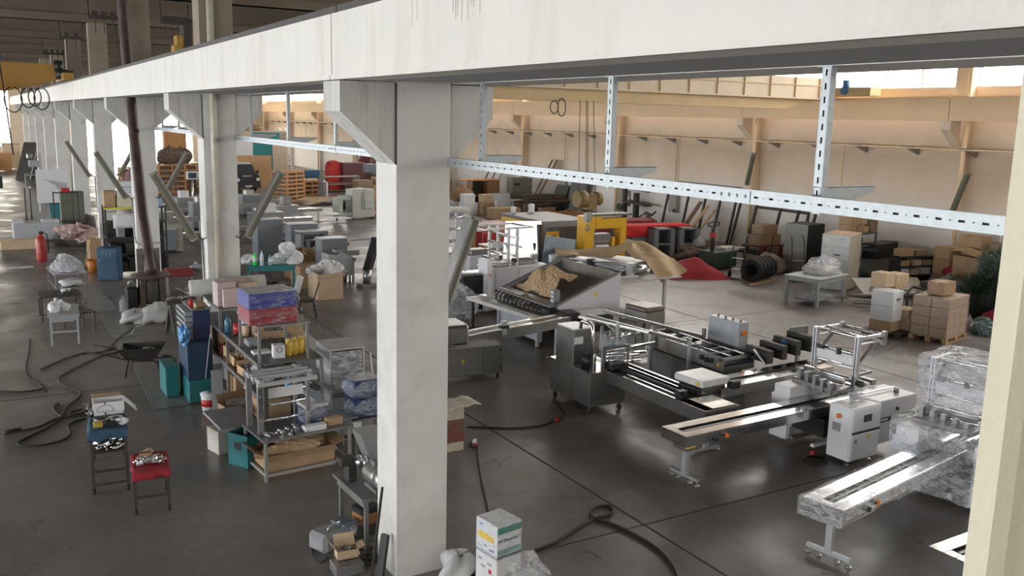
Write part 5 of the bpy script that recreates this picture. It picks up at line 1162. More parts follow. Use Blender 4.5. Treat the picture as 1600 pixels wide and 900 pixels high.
# its conveyor
cz = .85; yl = 2.75
cv = MB()
pb(t, 'conveyor_skirt', DS, .36, .38, -yl, .05, .62, cz); pb(t, 'conveyor_skirt', DS, 1.10, 1.12, -yl, .4, .62, cz); pb(t, 'conveyor_pan', DS, .38, 1.10, -yl, .4, .62, .64); pb(t, 'conveyor_end', DS, .36, 1.12, -yl-.02, -yl, .60, cz+.0, .004)
pb(t, 'bed_strip', SS, .36, .58, -yl+.7, .05, cz-.012, cz, .003); pb(t, 'bed_strip', SS, .90, 1.12, -yl+.7, .4, cz-.012, cz, .003); pb(t, 'chain_slot', BELT, .58, .90, -yl+.7, .1, cz-.05, cz-.03); pb(t, 'end_lid', SS, .56, 1.08, -yl+.02, -yl+.62, cz-.01, cz+.012, .004)
for x in (.60, .88): pr(t, 'guide_rail', black, (x, -yl+.75, cz+.05), (x, .0, cz+.05), .03, .05)
pb(t, 'guide_clamp', black, .52, .68, -yl+.8, -yl+.92, cz, cz+.09)
pb(t, 'conveyor_leg', alu, .66, .74, -yl+.25, -yl+.33, .06, .62); pb(t, 'foot_bar', alu, .40, 1.0, -yl+.26, -yl+.32, .03, .07)
for x in (.42, .98): levelfoot(t, x, -yl+.29, .04)
# ---- cross conveyor with cover box, dark cabinet below
t = thing('cross_conveyor', 'steel slotted conveyor with a white flat box at its left end', 'conveyor', (11.15, 11.60, 0), math.radians(3.2))
slot_bed(t, 3.1, .62, .88, .18)
u = pb(t, 'cover_box', mat('box_white', (.74, .74, .74), .3), -.42, .28, .06, .78, .92, 1.05, .02); pb(u, 'warning_label', GREEN, -.425, -.42, .12, .2, .95, 1.02); pb(t, 'box_base', DS, -.36, .22, .12, .7, .80, .92)
pb(t, 'clamp_block', black, .22, .44, -.06, .10, .84, .98, .02); 
pb(t, 'cabinet', DS, .95, 2.62, .30, .85, .05, .72, .006); pb(t, 'cabinet_seam', black, 1.78, 1.79, .296, .30, .08, .70); pb(t, 'cabinet_lip', SS, 1.84, 2.60, .29, .30, .50, .52)
pb(t, 'leg', alu, 2.85, 2.93, .27, .35, .05, .72); pb(t, 'leg', alu, .25, .33, .27, .35, .05, .72)
for x in (.29, 2.89): pb(t, 'foot_bar', alu, x-.03, x+.03, 0, .62, 0, .05)
# ---- cartoning machine with control box
t = thing('cartoning_machine', 'long stainless machine with open toothed bed and grey control box', 'machine', (12.32, 12.80, 0), 0)
pb(t, 'base', DS, .10, .75, .2, 2.35, .06, .70, .04)
b = MB(); b.prism([(-.0, .74), (2.5, .74), (2.5, 1.02), (-.0, 1.02)], 0, .02, 'x'); obj('side_plate', b, mat('stainless_mid', (.42, .41, .39), .3, .7), t)
pb(t, 'side_plate', DS, .80, .82, 0, 2.5, .74, 1.02); pb(t, 'end_plate', DS, .02, .80, 2.48, 2.5, .74, 1.02); pb(t, 'bed', black, .02, .80, 0, 2.48, .84, .90); pb(t, 'belly', DS, .02, .80, 0, 2.48, .72, .84)
for k in range(11): pb(t, 'carrier', (steel, black, alu)[k % 3], .08, .74, .10+.21*k, .16+.21*k, .90, .98+.03*(k % 2), .008)
for x in (.22, .58): pc(t, 'shaft', bright, (x, .05, 1.03), (x, 2.3, 1.03), .02)
for k in range(3): pc(t, 'knob', black, (-.06, .32+.14*k, .90-.02*(k % 2)), (0, .32+.14*k, .90-.02*(k % 2)), .05)
pb(t, 'warning_label', GREEN, -.004, 0, .12, .18, .80, .88); pb(t, 'warning_label', GREEN, -.004, 0, 1.72, 1.77, .82, .86); pb(t, 'name_plate', SCREEN, -.004, 0, .02, .14, .93, .98)
for y in (.9, 2.1): pb(t, 'arch_post', alu, -.10, -.04, y, y+.06, .6, 1.22)
cb2 = pb(t, 'control_box', mat('control_grey', (.42, .45, .48), .35, .2), .88, 1.16, .55, 1.45, .92, 1.52, .01); pc(cb2, 'main_switch', ORANGE, (1.02, .50, 1.30), (1.02, .55, 1.30), .055); pb(t, 'box_post', alu, .98, 1.06, .95, 1.05, .05, .92)
for k in range(4): pc(cb2, 'cable_gland', steel_dark, (1.02, .65+.22*k, 1.52), (1.02, .65+.22*k, 1.57), .025)
# magazine part reaching right
for k in range(4): pb(t, 'magazine_plate', iron, .85+.38*k, .98+.38*k, -.35, .30, .88+.04*k, 1.14+.06*k, .01)
pb(t, 'magazine_frame', iron, .8, 2.3, -.05, .10, .95, 1.12, .01); pb(t, 'magazine_end', mat('mottled_plate', (.22, .22, .20), .45, .5, var=.5, scale=20), 2.0, 2.5, .18, .24, 1.18, 1.40); pb(t, 'blue_valve', mat('valve_blue', (.05, .12, .28), .4), 1.55, 1.75, -.1, .05, 1.10, 1.24, .02)
pr(t, 'push_arm', alu, (.85, -.3, .85), (.68, -.1, 1.15), .07, .03)
pb(t, 'magazine_leg', alu, 2.05, 2.12, .0, .07, 0, .95)
for x in (-.35, .28):                       # rails feeding it from behind
    pr(t, 'feed_rail', DS, (x-.55, 3.55+.4*x, 1.28), (x+.05, .9+.4*x, 1.20), .05, .07)
pb(t, 'rail_end', DS, .33, .37, .95, 1.03, 1.18, 1.38); pb(t, 'rail_leg', alu, -.30, -.23, 1.9, 1.97, .0, 1.20); pb(t, 'rail_leg', alu, -.75, -.68, 3.4, 3.47, 0, 1.22)
# ---- rounded drive cabinet on caster frame
t = thing('drive_cabinet', 'dark rounded drive cabinet raised on a white caster stand', 'machine', (13.2, 16.35, -.0), .1)
b = MB(); pts = [(0, 1.14), (0, .60), (.05, .46), (.15, .38), (.55, .38), (.62, .48), (.62, 1.14)]; b.prism(pts, 0, .72); obj('body', b, DS, t); pb(t, 'top', mat('brown_steel_top', (.20, .16, .13), .4, .4), -.01, .63, -.01, .73, 1.14, 1.26, .03)
pb(t, 'pedestal', DS, -.25, .1, .05, .6, .16, .95, .02); 
for x in (.1, .5): pb(t, 'stand_leg', white, x, x+.07, .3, .37, .14, .40)
pb(t, 'stand_rail', white, -.3, .75, .05, .12, .12, .17); pb(t, 'stand_rail', white, -.3, .75, .55, .62, .12, .17)
for x in (-.28, .72):
    for y in (.08, .58): caster(t, x, y, .05)
# ---- dark machine at the left with its belt
t = thing('dark_packer', 'dark steel packer at the right edge of the nearest column with long belt arm', 'machine', (8.10, 16.62, 0), math.radians(-4))
pb(t, 'cabinet', DS, -.3, 1.40, 0, .75, .14, .74, .008); pb(t, 'seam', black, .92, .93, -.004, 0, .18, .72); pb(t, 'warning_label', GREEN, .42, .48, -.005, 0, .42, .50)
for x in (.0, 1.3):
    for y in (.08, .66): caster(t, x, y, .05)
for z in (.25, .65): pc(t, 'door_latch', black, (1.32, -.03, z), (1.32, 0, z), .02)
b = MB(); b.bar((.0, .25, .80), (3.6, 1.24, .88), .48, .22); obj('arm_box', b, DS, t)
b = MB(); b.bar((.5, .56, .95), (3.7, 1.42, .995), .10, .01); obj('bed_strip', b, SS, t)
b = MB(); b.bar((.5, .22, .94), (3.75, 1.10, .995), .10, .01); obj('bed_strip', b, SS, t)
pb(t, 'end_box', DS, -.2, .62, .05, .8, .80, 1.22, .05); pb(t, 'end_box_top', mat('pale_top', (.75, .75, .74), .3), -.18, .58, .1, .75, 1.22, 1.24, .005)
pb(t, 'clamp_post', alu, 1.55, 1.66, .38, .48, .86, 1.16); pb(t, 'clamp_post', black, 1.50, 1.70, .36, .50, 1.0, 1.06)
pb(t, 'jaw', black, 3.5, 3.9, 1.0, 1.5, .86, 1.06, .03); pb(t, 'arm_leg', alu, 3.3, 3.38, 1.1, 1.18, .05, .8); pb(t, 'arm_foot', steel_dark, 3.1, 3.58, 1.08, 1.2, 0, .05)
t2 = thing('transfer_box', 'white topped steel transfer box between the belt arm and the bent handle', 'machine', (12.02, 17.25, 0), .05); pb(t2, 'box', DS, 0, .95, 0, .55, .72, .98, .01); pb(t2, 'top', mat('pale_top', (.75, .75, .74), .3), -.01, .96, -.01, .56, .98, 1.0, .004); 
for x in (.08, .84): pb(t2, 'leg', alu, x-.03, x+.03, .25, .31, 0, .72)

# ---- nut tray / sorting machine with kraft paper
t = thing('sorting_machine', 'white sorting machine with a sloping grey pan and a row of black hooks', 'machine', (11.72, 18.0, 0), 0)
PAN = mat('dusty_pan', (.20, .185, .165), .6, .3, var=.15, scale=4)
LIL = mat('lilac_white', (.58, .57, .60), .4, var=.02)
for y in (0, 2.62):
    b = MB(); b.prism([(.10, .66), (1.95, .52), (1.95, 1.80), (.10, 1.10)], y, y+.06); s_ = obj('side_panel', b, LIL, t)
    pr(t, 'top_edge', steel_dark, (.08, y+.03, 1.13), (1.97, y+.03, 1.83), .09, .04)
    if y == 0: 
        bd = pb(s_, 'black_nameplate', black, .92, 1.70, -.008, 0, .78, .88); pb(s_, 'warning_label', GREEN, 1.17, 1.25, -.006, 0, 1.28, 1.38)
        b = MB()
        for k in range(14): b.box(.98+.045*k, 1.01+.045*k, -.011, -.008, .81, .85)
        obj('nameplate_lettering', b, steel, bd)
b = MB(); b._new([(.10, .06, .98), (1.95, .06, 1.55), (1.95, 2.62, 1.55), (.10, 2.62, .98)], [(0, 1, 2, 3)]); solidify(obj('pan_floor', b, PAN, t), .02)
for y0, y1 in ((.062, .075), (2.605, 2.618)):
    b = MB(); b.prism([(.12, .98), (1.90, 1.55), (1.90, 1.76), (.12, 1.09)], y0, y1); obj('pan_liner', b, PAN, t)
pb(t, 'back_wall', PAN, 1.90, 1.95, .06, 2.62, 1.40, 1.80); pb(t, 'front_lip', mat('lip_grey', (.26, .25, .24), .4, .5), -.10, .28, .05, 2.66, 1.06, 1.14, .03)
for k in range(7): pr(t, 'pan_roller', steel_dark, (.38+.07*k, 1.3, 1.10+.02*k), (.38+.07*k, 2.6, 1.10+.02*k), .025)
for k in range(11):
    y = .42+.205*k; pt(t, 'hook', black, [(.02, y, 1.08), (-.13, y, 1.06), (-.22, y, .97), (-.22, y, .86), (-.16, y, .80)], .02, 7); pb(t, 'drop_chute', paper, -.20, -.06, y+.035, y+.15, .80, .93, .01)
pb(t, 'drum_housing', black, -.16, .14, .06, .36, .80, 1.08, .05); pc(t, 'drive_wheel', black, (.02, -.06, .86), (.02, 0, .86), .20, n=24); pc(t, 'drive_hub', steel, (.02, -.09, .86), (.02, -.06, .86), .07)
pb(t, 'counter', mat('counter_grey', (.25, .26, .27), .4), .10, .28, .18, .34, 1.14, 1.46, .01)
for z in (1.18, 1.28, 1.38): pb(t, 'counter_display', paper, .095, .10, .20, .32, z, z+.05)
pb(t, 'under_frame', black, .35, 1.85, .15, 2.5, .32, .66); pb(t, 'lower_panel', mat('bluish_panel', (.42, .46, .50), .45), -.05, 0, .5, 2.55, .12, .74); 
for y in (.55, 2.5): pb(t, 'leg', alu, -.12, -.05, y, y+.07, 0, .78)
for y in (.2, 2.4): pb(t, 'leg', alu, 1.8, 1.87, y, y+.07, 0, .6)
b = MB(); b.bar((-.62, 2.95, .86), (-.30, -.45, .86), .46, .09); obj('discharge_belt', b, mat('belt_frame_white', (.60, .60, .58), .4), t); b = MB(); b.bar((-.53, 2.2, .915), (-.25, -.40, .915), .26, .02); obj('discharge_belt_top', b, DS, t)
b = MB(); b.cyl((-.80, 3.0, .82), (-.25, 3.0, .82), .10); obj('belt_pulley', b, steel, t); pb(t, 'belt_leg', iron, -.66, -.60, 2.95, 3.02, 0, .80); pb(t, 'belt_foot', iron, -.85, -.35, 2.94, 3.04, 0, .04)
def crumple(w, d, h, seed, n=26):
    rnd = random.Random(seed); ph = [(rnd.uniform(2, 9), rnd.uniform(2, 9), rnd.uniform(0, 6)) for _ in range(7)]
    def f(u, v):
        z = sum(math.sin(a*u+c)*math.sin(b_*v+c*1.7) for a, b_, c in ph)/3
        j = random.Random(int(u*97+.5)*131+int(v*97+.5)+seed); k = lambda s: j.uniform(-s, s)
        return (u*w+.05*math.sin(9*v+ph[0][2])+k(.018), v*d+.05*math.sin(8*u+ph[1][2])+k(.018), h*(.45+.45*z)+h*.7*math.exp(-((u-.3)**2+(v-.62)**2)*14)+h*.45*math.exp(-((u-.62)**2+(v-.3)**2)*10)+k(.022))
    return MB().grid(f, n, n, False)
o = solo('kraft_sheet', crumple(.95, 1.2, .40, 4), kraft, 'crumpled kraft paper lying in the sloping pan', 'paper', (12.1, 18.75, 1.12), .15); o.rotation_euler = (0, -.31, .15); solidify(o, .004)
# ---- high table with roller feeder and long kraft cover
t = thing('work_table', 'tall steel legged table in the right bay carrying the roller feeder', 'table', (14.25, 20.45, 0), .06)
pb(t, 'tabletop', mat('table_beige', (.46, .43, .40), .5), -.2, 3.75, -.0, 2.9, .97, 1.01, .006)
for x in (1.30, 3.15):
    for y in (.06, 2.75): pb(t, 'leg', alu, x-.04, x+.04, y, y+.08, .02, .97)
pb(t, 'lower_rail', alu, 1.3, 3.15, 2.77, 2.81, .18, .24); pb(t, 'lower_rail', alu, 1.28, 1.32, .1, 1.8, .18, .24)
t = thing('roller_feeder', 'roller feeder with bright rods on the tall table', 'feeder', (15.1, 21.15, 1.01), .0)
TT = t
for k, (x, y) in enumerate(((1.55, .0), (.55, 1.35), (-.05, 2.6))):
    pb(t, 'end_block', (alu, black, alu)[k], 1.3-.62*k, 1.52-.62*k, .05+1.15*k, .22+1.15*k, .02, .40, .01)
for dx, z in ((0, .34), (.10, .24), (.2, .12), (.05, .14)): pc(t, 'rod', bright, (1.42+dx*.3, .12+dx, z), (.18+dx*.3, 2.42+dx, z), .032)
b = MB(); b.bar((1.75, .35, .24), (.45, 2.9, .26), .55, .20); obj('bed', b, mat('bluish_frame', (.52, .56, .62), .35, .2), t)
b = MB(); b.bar((2.3, .60, .2), (1.1, 3.0, .22), .75, .3); obj('bin', b, MW, t); pc(t, 'gear_motor', steel, (1.5, .05, .22), (1.85, .0, .22), .12); pb(t, 'base_plate', alu, -.3, 1.6, -.02, .10, 0, .04)
solo('tin_can', MB().lathe([(0, 0), (.11, 0), (.115, .17), (.10, .17), (.10, .02), (0, .02)]), steel, 'open tin can on the tall table beside the feeder', 'can', (*at(1021, 424, 1.02), 1.012))
def ribbon(pts, w0, label, seed):
    rnd = random.Random(seed)
    def f(u, v):
        s = u*(len(pts)-1); i = min(int(s), len(pts)-2); k = s-i; k = k*k*(3-2*k)
        p = Vector(pts[i]).lerp(Vector(pts[i+1]), k); q_ = Vector(pts[min(i+1, len(pts)-1)])-Vector(pts[i]); n = Vector((-q_.y, q_.x, 0)).normalized()
        e = n*((v-.5)*w0*(1+.2*math.sin(7*u+seed)))
        return (p.x+e.x, p.y+e.y, p.z+e.z+.05*math.sin(17*u+3*v)+.04*math.sin(9*v+11*u)-.16*(max(0, .42-v)/.42)**1.3)
    return solidify(solo('kraft_cover', MB().grid(f, 44, 12, False), kraft, label, 'paper', (0, 0, 0)), .004)
ribbon([(15.6, 24.0, 1.42), (16.2, 23.6, 1.5), (16.9, 22.9, 1.55), (17.5, 22.5, 1.85), (17.6, 21.9, 1.6), (17.7, 21.4, 1.5), (17.8, 20.75, 1.06)], 1.0, 'long kraft paper cover draped over the roller feeder', 2)
t = thing('sheet_chute', 'dark grey sheet metal chute below the left edge of the tall table', 'chute', (14.9, 20.1, 0), .5); b = MB(); b.prism([(-.6, .92), (.55, .80), (.62, .70), (.1, .62), (-.6, .80)], 0, .35); obj('body', b, steel_dark, t); pb(t, 'leg', alu, -.45, -.38, .1, .2, 0, .78)
carton(at(1005, 505), (.8, .6, .36), .1, 'dark brown carton under the tall table', mat('dark_kraft', (.22, .13, .06), .85))
# ---- white wrapper with mirror panel and steel tower, behind the sorting machine
t = thing('white_packer', 'white packing machine with steel roller tower before the mirror panel', 'machine', (12.45, 22.5, 0), .05)
pb(t, 'post_panel', MW, -.12, .05, -.02, .5, .08, 1.55, .01); pb(t, 'cabinet', LIL, .05, 1.9, 0, .75, .12, 1.28, .012); pb(t, 'door_seam', black, .95, .96, -.005, 0, .15, 1.24); pb(t, 'door_seam', black, .16, .17, -.005, 0, .15, 1.24); pb(t, 'top_cover', MW, .0, 2.0, -.02, .8, 1.28, 1.31, .008)
pc(t, 'lock', black, (.2, -.03, .65), (.2, 0, .65), .03); pc(t, 'main_switch', ORANGE, (-.03, -.05, 1.12), (-.03, -.02, 1.12), .03); pr(t, 'handle', steel_dark, (.15, -.05, 1.36), (.6, -.05, 1.36), .03)
for x in (.65, .95):
    for y in (.1, 1.15): pb(t, 'tower_post', alu, x-.035, x+.035, y-.035, y+.035, 1.31, 2.45)
for y in (.1, 1.15): pr(t, 'top_arm', alu, (-.1, y, 2.42), (1.5, y, 2.42), .05)
for x, z in ((-.05, 2.40), (1.45, 2.42), (.6, 2.25), (1.0, 2.1), (.6, 1.95), (1.1, 1.85), (.5, 1.7), (.9, 1.6), (.4, 1.5)): pc(t, 'cross_roller', bright, (x, .1, z), (x, 1.15, z), .03)
pb(t, 'film_plate', paper, .2, .6, .3, .34, 1.85, 2.0); pb(t, 'drive_block', steel_dark, 1.1, 1.7, .2, .6, 1.31, 1.45, .02); pb(t, 'drive_block', alu, .3, .8, .1, .5, 1.31, 1.42, .02); pc(t, 'black_handle', black, (.78, -.1, 1.5), (.78, .05, 1.5), .06)
pb(t, 'dark_inside', black, -.75, -.1, .2, .6, .1, 1.1); pb(t, 'belt_bed', SS, -2.6, 0.1, .25, .75, 1.0, 1.16, .008); pb(t, 'belt_leg', alu, -2.2, -2.12, .4, .48, 0, 1.0); pb(t, 'belt_top', mat('pale_top', (.75, .75, .74), .3), -2.6, -.2, .27, .5, 1.16, 1.17)
t = thing('white_cabinet', 'plain white cabinet under the belt left of the white packer', 'cabinet', (11.55, 24.2, 0), .05); pb(t, 'body', MW, -.3, .75, 0, .6, .05, .92, .01); pb(t, 'door', MW, -.27, .72, -.015, 0, .1, .88); pc(t, 'knob', black, (.35, -.04, .6), (.35, -.015, .6), .02); pb(t, 'plinth', black, -.27, .72, .02, .58, 0, .05)
carton(at(745, 470), (.75, .6, .32), .1, 'low brown carton left of the white packer', mat('dark_kraft', (.22, .13, .06), .85))
b = MB(); b.blob((0, 0, .35), (.5, .45, .55), 9, .25, 24, 14, flat=0, sharp=True); solo('film_heap', b, plastic_hazy, 'heap of clear film behind the dark packer at the column edge', 'film', (*at(716, 497), 0))
# film wrapped tower beside the lamp
t = thing('wrapped_machine', 'steel machine shrouded in clear film right beside the nearest column', 'machine', (13.35, 27.5, 0), .05)
pb(t, 'cabinet', MW, -.2, 1.25, 0, .8, .08, 1.0, .01); pb(t, 'table', SS, -.2, 1.3, -.1, .9, 1.0, 1.06)
for x in (.1, .95):
    for y in (.1, .75): pb(t, 'post', alu, x-.04, x+.04, y-.04, y+.04, 1.06, 2.35)
for z in (1.4, 1.8, 2.2): pc(t, 'roller', bright, (.1, .1, z), (.95, .1, z), .05)
pb(t, 'head', mat('pale_head', (.6, .56, .52), .5), .0, 1.05, .0, .85, 2.35, 2.5, .05); b = MB(); b.blob((.52, .42, 1.85), (.72, .6, .85), 3, .12, 26, 16, sharp=True); obj('film', b, plastic, t)
t = thing('white_packer', 'second white machine left of the steel tower, lower', 'machine', (14.5, 26.6, 0), .05); pb(t, 'body', MW, -.6, .5, 0, .7, .1, 1.02, .01); pb(t, 'top', steel_dark, -.5, .2, .1, .6, 1.02, 1.2, .03); pb(t, 'plinth', black, -.55, .45, .05, .65, 0, .1); pb(t, 'bed', SS, .5, 1.4, .1, .6, .8, .95)
for x in (1.3,): pb(t, 'leg', alu, x-.04, x+.04, .3, .38, 0, .8)
# frame table with white bin, mirror and grey sheet panels
t = thing('frame_table', 'grey steel frame table behind the white packer', 'table', (15.9, 28.6, 0), .1); legs(t, 1.7, .9, .92, .05, midgrey); pb(t, 'tabletop', mat('pale_top2', (.6, .6, .58), .4), -.03, 1.73, -.03, .93, .92, .97); pb(t, 'apron', midgrey, 0, 1.7, 0, .04, .8, .92)
solo('white_bin', MB().prism([(0, 0), (.5, 0), (.56, .6), (-.06, .6)], 0, .45), paper, 'white tub under the grey frame table', 'bin', (16.3, 28.8, 0))
t = thing('polished_sheet', 'polished steel sheet panel standing beside the steel tower', 'panel', (14.85, 24.9, 0), -.3)
b = MB(); b.prism([(-.6, .55), (.62, .55), (.74, 2.3), (-.45, 2.3)], 0, .03)
for v in b.b.verts: v.co.y += .13*(v.co.z-.55)
obj('sheet', b, mat('mirror_steel', (.50, .49, .47), .14, 1., var=.05), t); pb(t, 'backing', black, .62, .70, .03, .2, .1, 2.2); pr(t, 'prop', iron, (.5, .04, 1.6), (.5, .7, 0), .05); pr(t, 'prop', iron, (-.4, .04, 1.6), (-.4, .7, 0), .05); pr(t, 'foot', iron, (-.5, .0, .28), (-.5, .04, .56), .05); pr(t, 'rear_post', iron, (.5, .05, 0), (.5, .05, .6), .05); pr(t, 'rear_post', iron, (-.45, .05, 0), (-.45, .05, .6), .05)
t = thing('grey_guard', 'blue grey sheet guard with a cut corner beside the polished panel', 'guard', (15.75, 24.5, 0), -.2)
b = MB(); b.prism([(-.3, .55), (.25, .45), (.45, 1.0), (.85, 1.25), (.85, 1.72), (-.2, 1.88)], 0, .04); obj('sheet', b, mat('blue_grey_sheet', (.30, .35, .39), .4, .2), t); pb(t, 'stand', black, -.1, .7, .06, .6, 0, 1.3, .02)
# ---- yellow press
t = thing('yellow_press', 'grey and yellow long press machine in the middle of the right bay', 'machine', (18.95, 30.0, 0), .0)
GT2 = mat('press_grey', (.12, .117, .113), .5, var=.08)
b = MB(); b.prism([(-.2, .35), (-.2, 1.42), (0, 1.62), (3.4, 1.62), (3.4, .35)], .0, 2.3, 'x'); obj('hood', b, GT2, t)
YP = mat('press_yellow', (.75, .43, .03), .4, var=.03)
pb(t, 'left_cover', YP, -.06, .0, .1, 3.3, .72, 1.50, .01); pb(t, 'front_cover', YP, -.03, .55, -.26, -.2, .5, 1.25, .01); pb(t, 'cover_window', GT2, .12, .38, -.27, -.26, .65, 1.1); pb(t, 'table', mat('press_table', (.36, .35, .33), .4, .3), .0, 3.6, -1.0, -.2, .72, .86, .01)
pb(t, 'base', GT2, .2, 2.2, -.8, 3.2, .02, .72)
t = thing('yellow_gantry', 'bright yellow portal frame at the right end of the grey press', 'machine', (19.75, 28.35, 0), .0)
b = MB(); b.prism([(0, .05), (0, 1.95), (.75, 1.95), (.75, 1.6), (.5, 1.55), (.42, 1.4), (.42, .05)], 0, .55); obj('left_column', b, YP, t)
pb(t, 'cross_beam', YP, .4, 2.0, .05, .5, 1.45, 1.85, .02); pb(t, 'right_column', YP, 1.72, 2.0, .05, .5, .05, 1.5, .02); pb(t, 'inner_column', YP, 1.35, 1.5, .1, .3, .05, 1.1, .01); pb(t, 'top_plate', GT2, .3, 2.2, .0, .6, 1.95, 2.02); pb(t, 'die', steel_dark, .5, 1.3, .1, .5, .95, 1.25, .02); pb(t, 'bed', mat('press_table', (.36, .35, .33), .4, .3), .2, 2.2, -.2, .7, .6, .75, .01); pb(t, 'bed_base', GT2, .5, 1.6, 0, .5, 0, .6)
# pinkish board on trestles, red rack
t = thing('board_stack', 'stack of pinkish boards lying left of the yellow press', 'boards', (16.65, 31.6, 0), .05)
BD = mat('pink_board', (.55, .40, .32), .7, var=.08)
for k in range(3): pb(t, 'board', BD, .02*k, 2.2-.03*k, 0, 1.2, 1.25+.05*k, 1.295+.05*k)
for x in (.2, 2.0): pb(t, 'trestle_leg', orange_wood, x-.05, x+.05, .1, 1.1, 0, 1.25)
t = thing('red_rack', 'red lattice crate rack beneath the pinkish boards', 'rack', (16.55, 30.6, 0), .0)
for k in range(5): pb(t, 'bar', red, .0+.22*k, .05+.22*k, 0, .04, .1, 1.2)
for z in (.12, .65, 1.15): pb(t, 'rail', red, 0, .95, -.01, .05, z, z+.06)
pb(t, 'back', mat('red_dark', (.25, .02, .02), .6), 0, .95, .5, .54, .1, 1.2); pb(t, 'floor', red, 0, .95, 0, .54, .06, .1)
b = MB(); b.lathe([(0, 0), (.14, 0), (.1, .1), (.12, .24), (.06, .28), (0, .28)]); solo('white_fitting', b, paper, 'white cast fitting on the grey press, left one', 'fitting', (19.4, 33.2, 1.625))
b = MB(); b.lathe([(0, 0), (.16, 0), (.12, .1), (.14, .34), (.06, .38), (0, .38)]); solo('white_fitting', b, paper, 'white cast fitting on the grey press, right taller one', 'fitting', (20.3, 33.2, 1.625))
# ---- red covered machines, grey cabinets, red heap
t = thing('covered_machine', 'grey machine under a faded maroon cloth behind the yellow portal', 'machine', (22.6, 31.6, 0), -.1); pb(t, 'body', steel_dark, 0, 3.0, 0, 1.0, .1, 1.3, .02); pb(t, 'legs_block', iron, .1, 2.9, .1, .9, 0, .1)
solidify(solo('maroon_cloth', drape(3.0, 1.0, 1.32, (.1, .3, .55, .3), 15), mat('maroon_cloth', (.26, .05, .055), .9, bump=.3), 'faded maroon cloth over the machine behind the yellow portal', 'cloth', (22.6, 31.6, 0), -.1))
t = thing('covered_machine', 'grey machine under a bright red cloth behind the two grey open cabinets', 'machine', (22.3, 29.5, 0), -.15); pb(t, 'body', grey, 0, 3.3, 0, .9, .05, 1.34, .02); pb(t, 'plinth', black, .1, 3.2, .1, .8, 0, .05); pb(t, 'panel', black, .42, .52, -.02, 0, .8, 1.0)
solidify(solo('red_cloth', drape(3.3, .9, 1.36, (.06, .1, .45, .2), 16), mat('bright_red_cloth', (.52, .03, .03), .9, bump=.3), 'bright red cloth over the long machine by the grey open cabinets', 'cloth', (22.3, 29.5, 0), -.15))
for k, (px, lab) in enumerate(((1006, 'left one of the two grey open backed cabinets'), (1042, 'right one of the two grey open backed cabinets'))):
    q = at(px, 406); t = thing('machine_cabinet', lab, 'cabinet', (23.45+1.12*k, 28.75-.25*k, 0), -.12); w = .98; h = 1.30
    for x in (0, w-.2): pb(t, 'side_panel', grey, x, x+.2 if x == 0 else w, 0, .55, .05, h)
    pb(t, 'top_panel', grey, 0, w, 0, .55, h-.06, h); pb(t, 'back_panel', iron, .2, w-.1, .5, .55, .05, h-.06); pb(t, 'mid_shelf', grey, .2, w-.1, .02, .5, .62, .68); pb(t, 'floor_panel', grey, .2, w-.1, 0, .55, .05, .11); pb(t, 'plinth', black, .03, w-.03, .03, .5, 0, .05)
def tarp(u, v):
    x, y = 2.5*(u-.5), 1.7*(v-.5); r = max(abs(2*u-1), abs(2*v-1))
    z = .82*max(0, 1-r**1.6)*(1.05-.55*u)+.05*math.sin(11*u+4*v)*(1-r)+.04*math.sin(17*v)*(1-r)
    return (x*(1-.12*math.sin(5*v)), y*(1-.15*math.sin(7*u)), max(0.005, z))
b = MB(); b.grid(tarp, 28, 22); o = solo('red_tarpaulin', b, redcloth, 'dark red tarpaulin heap on the floor right of the kraft cover', 'tarpaulin', (22.5, 25.2, 0), -.35)
# ================================================================== AROUND THE NEAREST COLUMN
t = thing('grinder_bench', 'old steel bench with mincing machine and motor left of the nearest column', 'bench', (3.93, 10.27, 0), math.radians(2))
BG = mat('bench_grey', (.20, .20, .195), .5, .4, var=.15)
legs(t, .44, .9, .72, .05, BG); pb(t, 'tabletop', BG, -.06, .50, -.06, .96, .72, .76); pb(t, 'rung', BG, 0, .44, .02, .05, .12, .15); pb(t, 'apron', BG, -.02, 0, 0, .9, .62, .72)
b = MB(); b.cyl((.28, -.06, .93), (.28, .10, .93), .14, .13, n=22); b.cyl((.28, .10, .93), (.28, .42, .93), .145, n=22); b.lathe([(0, -.0), (.10, 0)], (.28, -.06, .93)); obj('motor', b, mat('motor_grey', (.42, .42, .40), .35, .6), t)
b = MB()
for k in range(8): b.cyl((.28, .14+.035*k, .93), (.28, .15+.035*k, .93), .155, n=22)
obj('motor_fins', b, mat('motor_grey', (.42, .42, .40), .35, .6), t); pb(t, 'motor_foot', BG, .16, .40, .02, .40, .76, .81); pc(t, 'motor_cap', steel_dark, (.28, -.09, .93), (.28, -.06, .93), .05); pb(t, 'terminal_box', BG, .2, .36, .16, .3, 1.06, 1.14, .01)
b = MB(); b.cyl((.10, .62, 1.02), (.42, .50, .98), .055, n=16); b.cyl((.14, .6, 1.02), (.2, .58, 1.01), .085, n=18); b.cyl((.22, .575, 1.0), (.27, .555, 1.0), .085, n=18); b.cyl((.29, .55, .995), (.34, .53, .99), .075, n=18); obj('mincer_barrel', b, steel, t)
pb(t, 'mincer_stand', iron, .0, .12, .55, .70, .76, 1.0, .01); pb(t, 'mincer_head', iron, -.10, .12, .56, .74, .98, 1.08, .02); pr(t, 'handle', steel, (-.16, .66, 1.0), (-.06, .70, 1.04), .025)
b = MB(); b.prism([(.30, 1.02), (.38, 1.02), (.50, 1.40), (.16, 1.40)], .50, .82, 'y'); obj('hopper', b, mat('hopper_grey', (.36, .38, .38), .4, .5), t)
pt(t, 'cable', CB, [(.42, .1, .85), (.50, -.05, .6), (.40, -.02, .35), (.30, .1, .2)], .012)
t0 = t
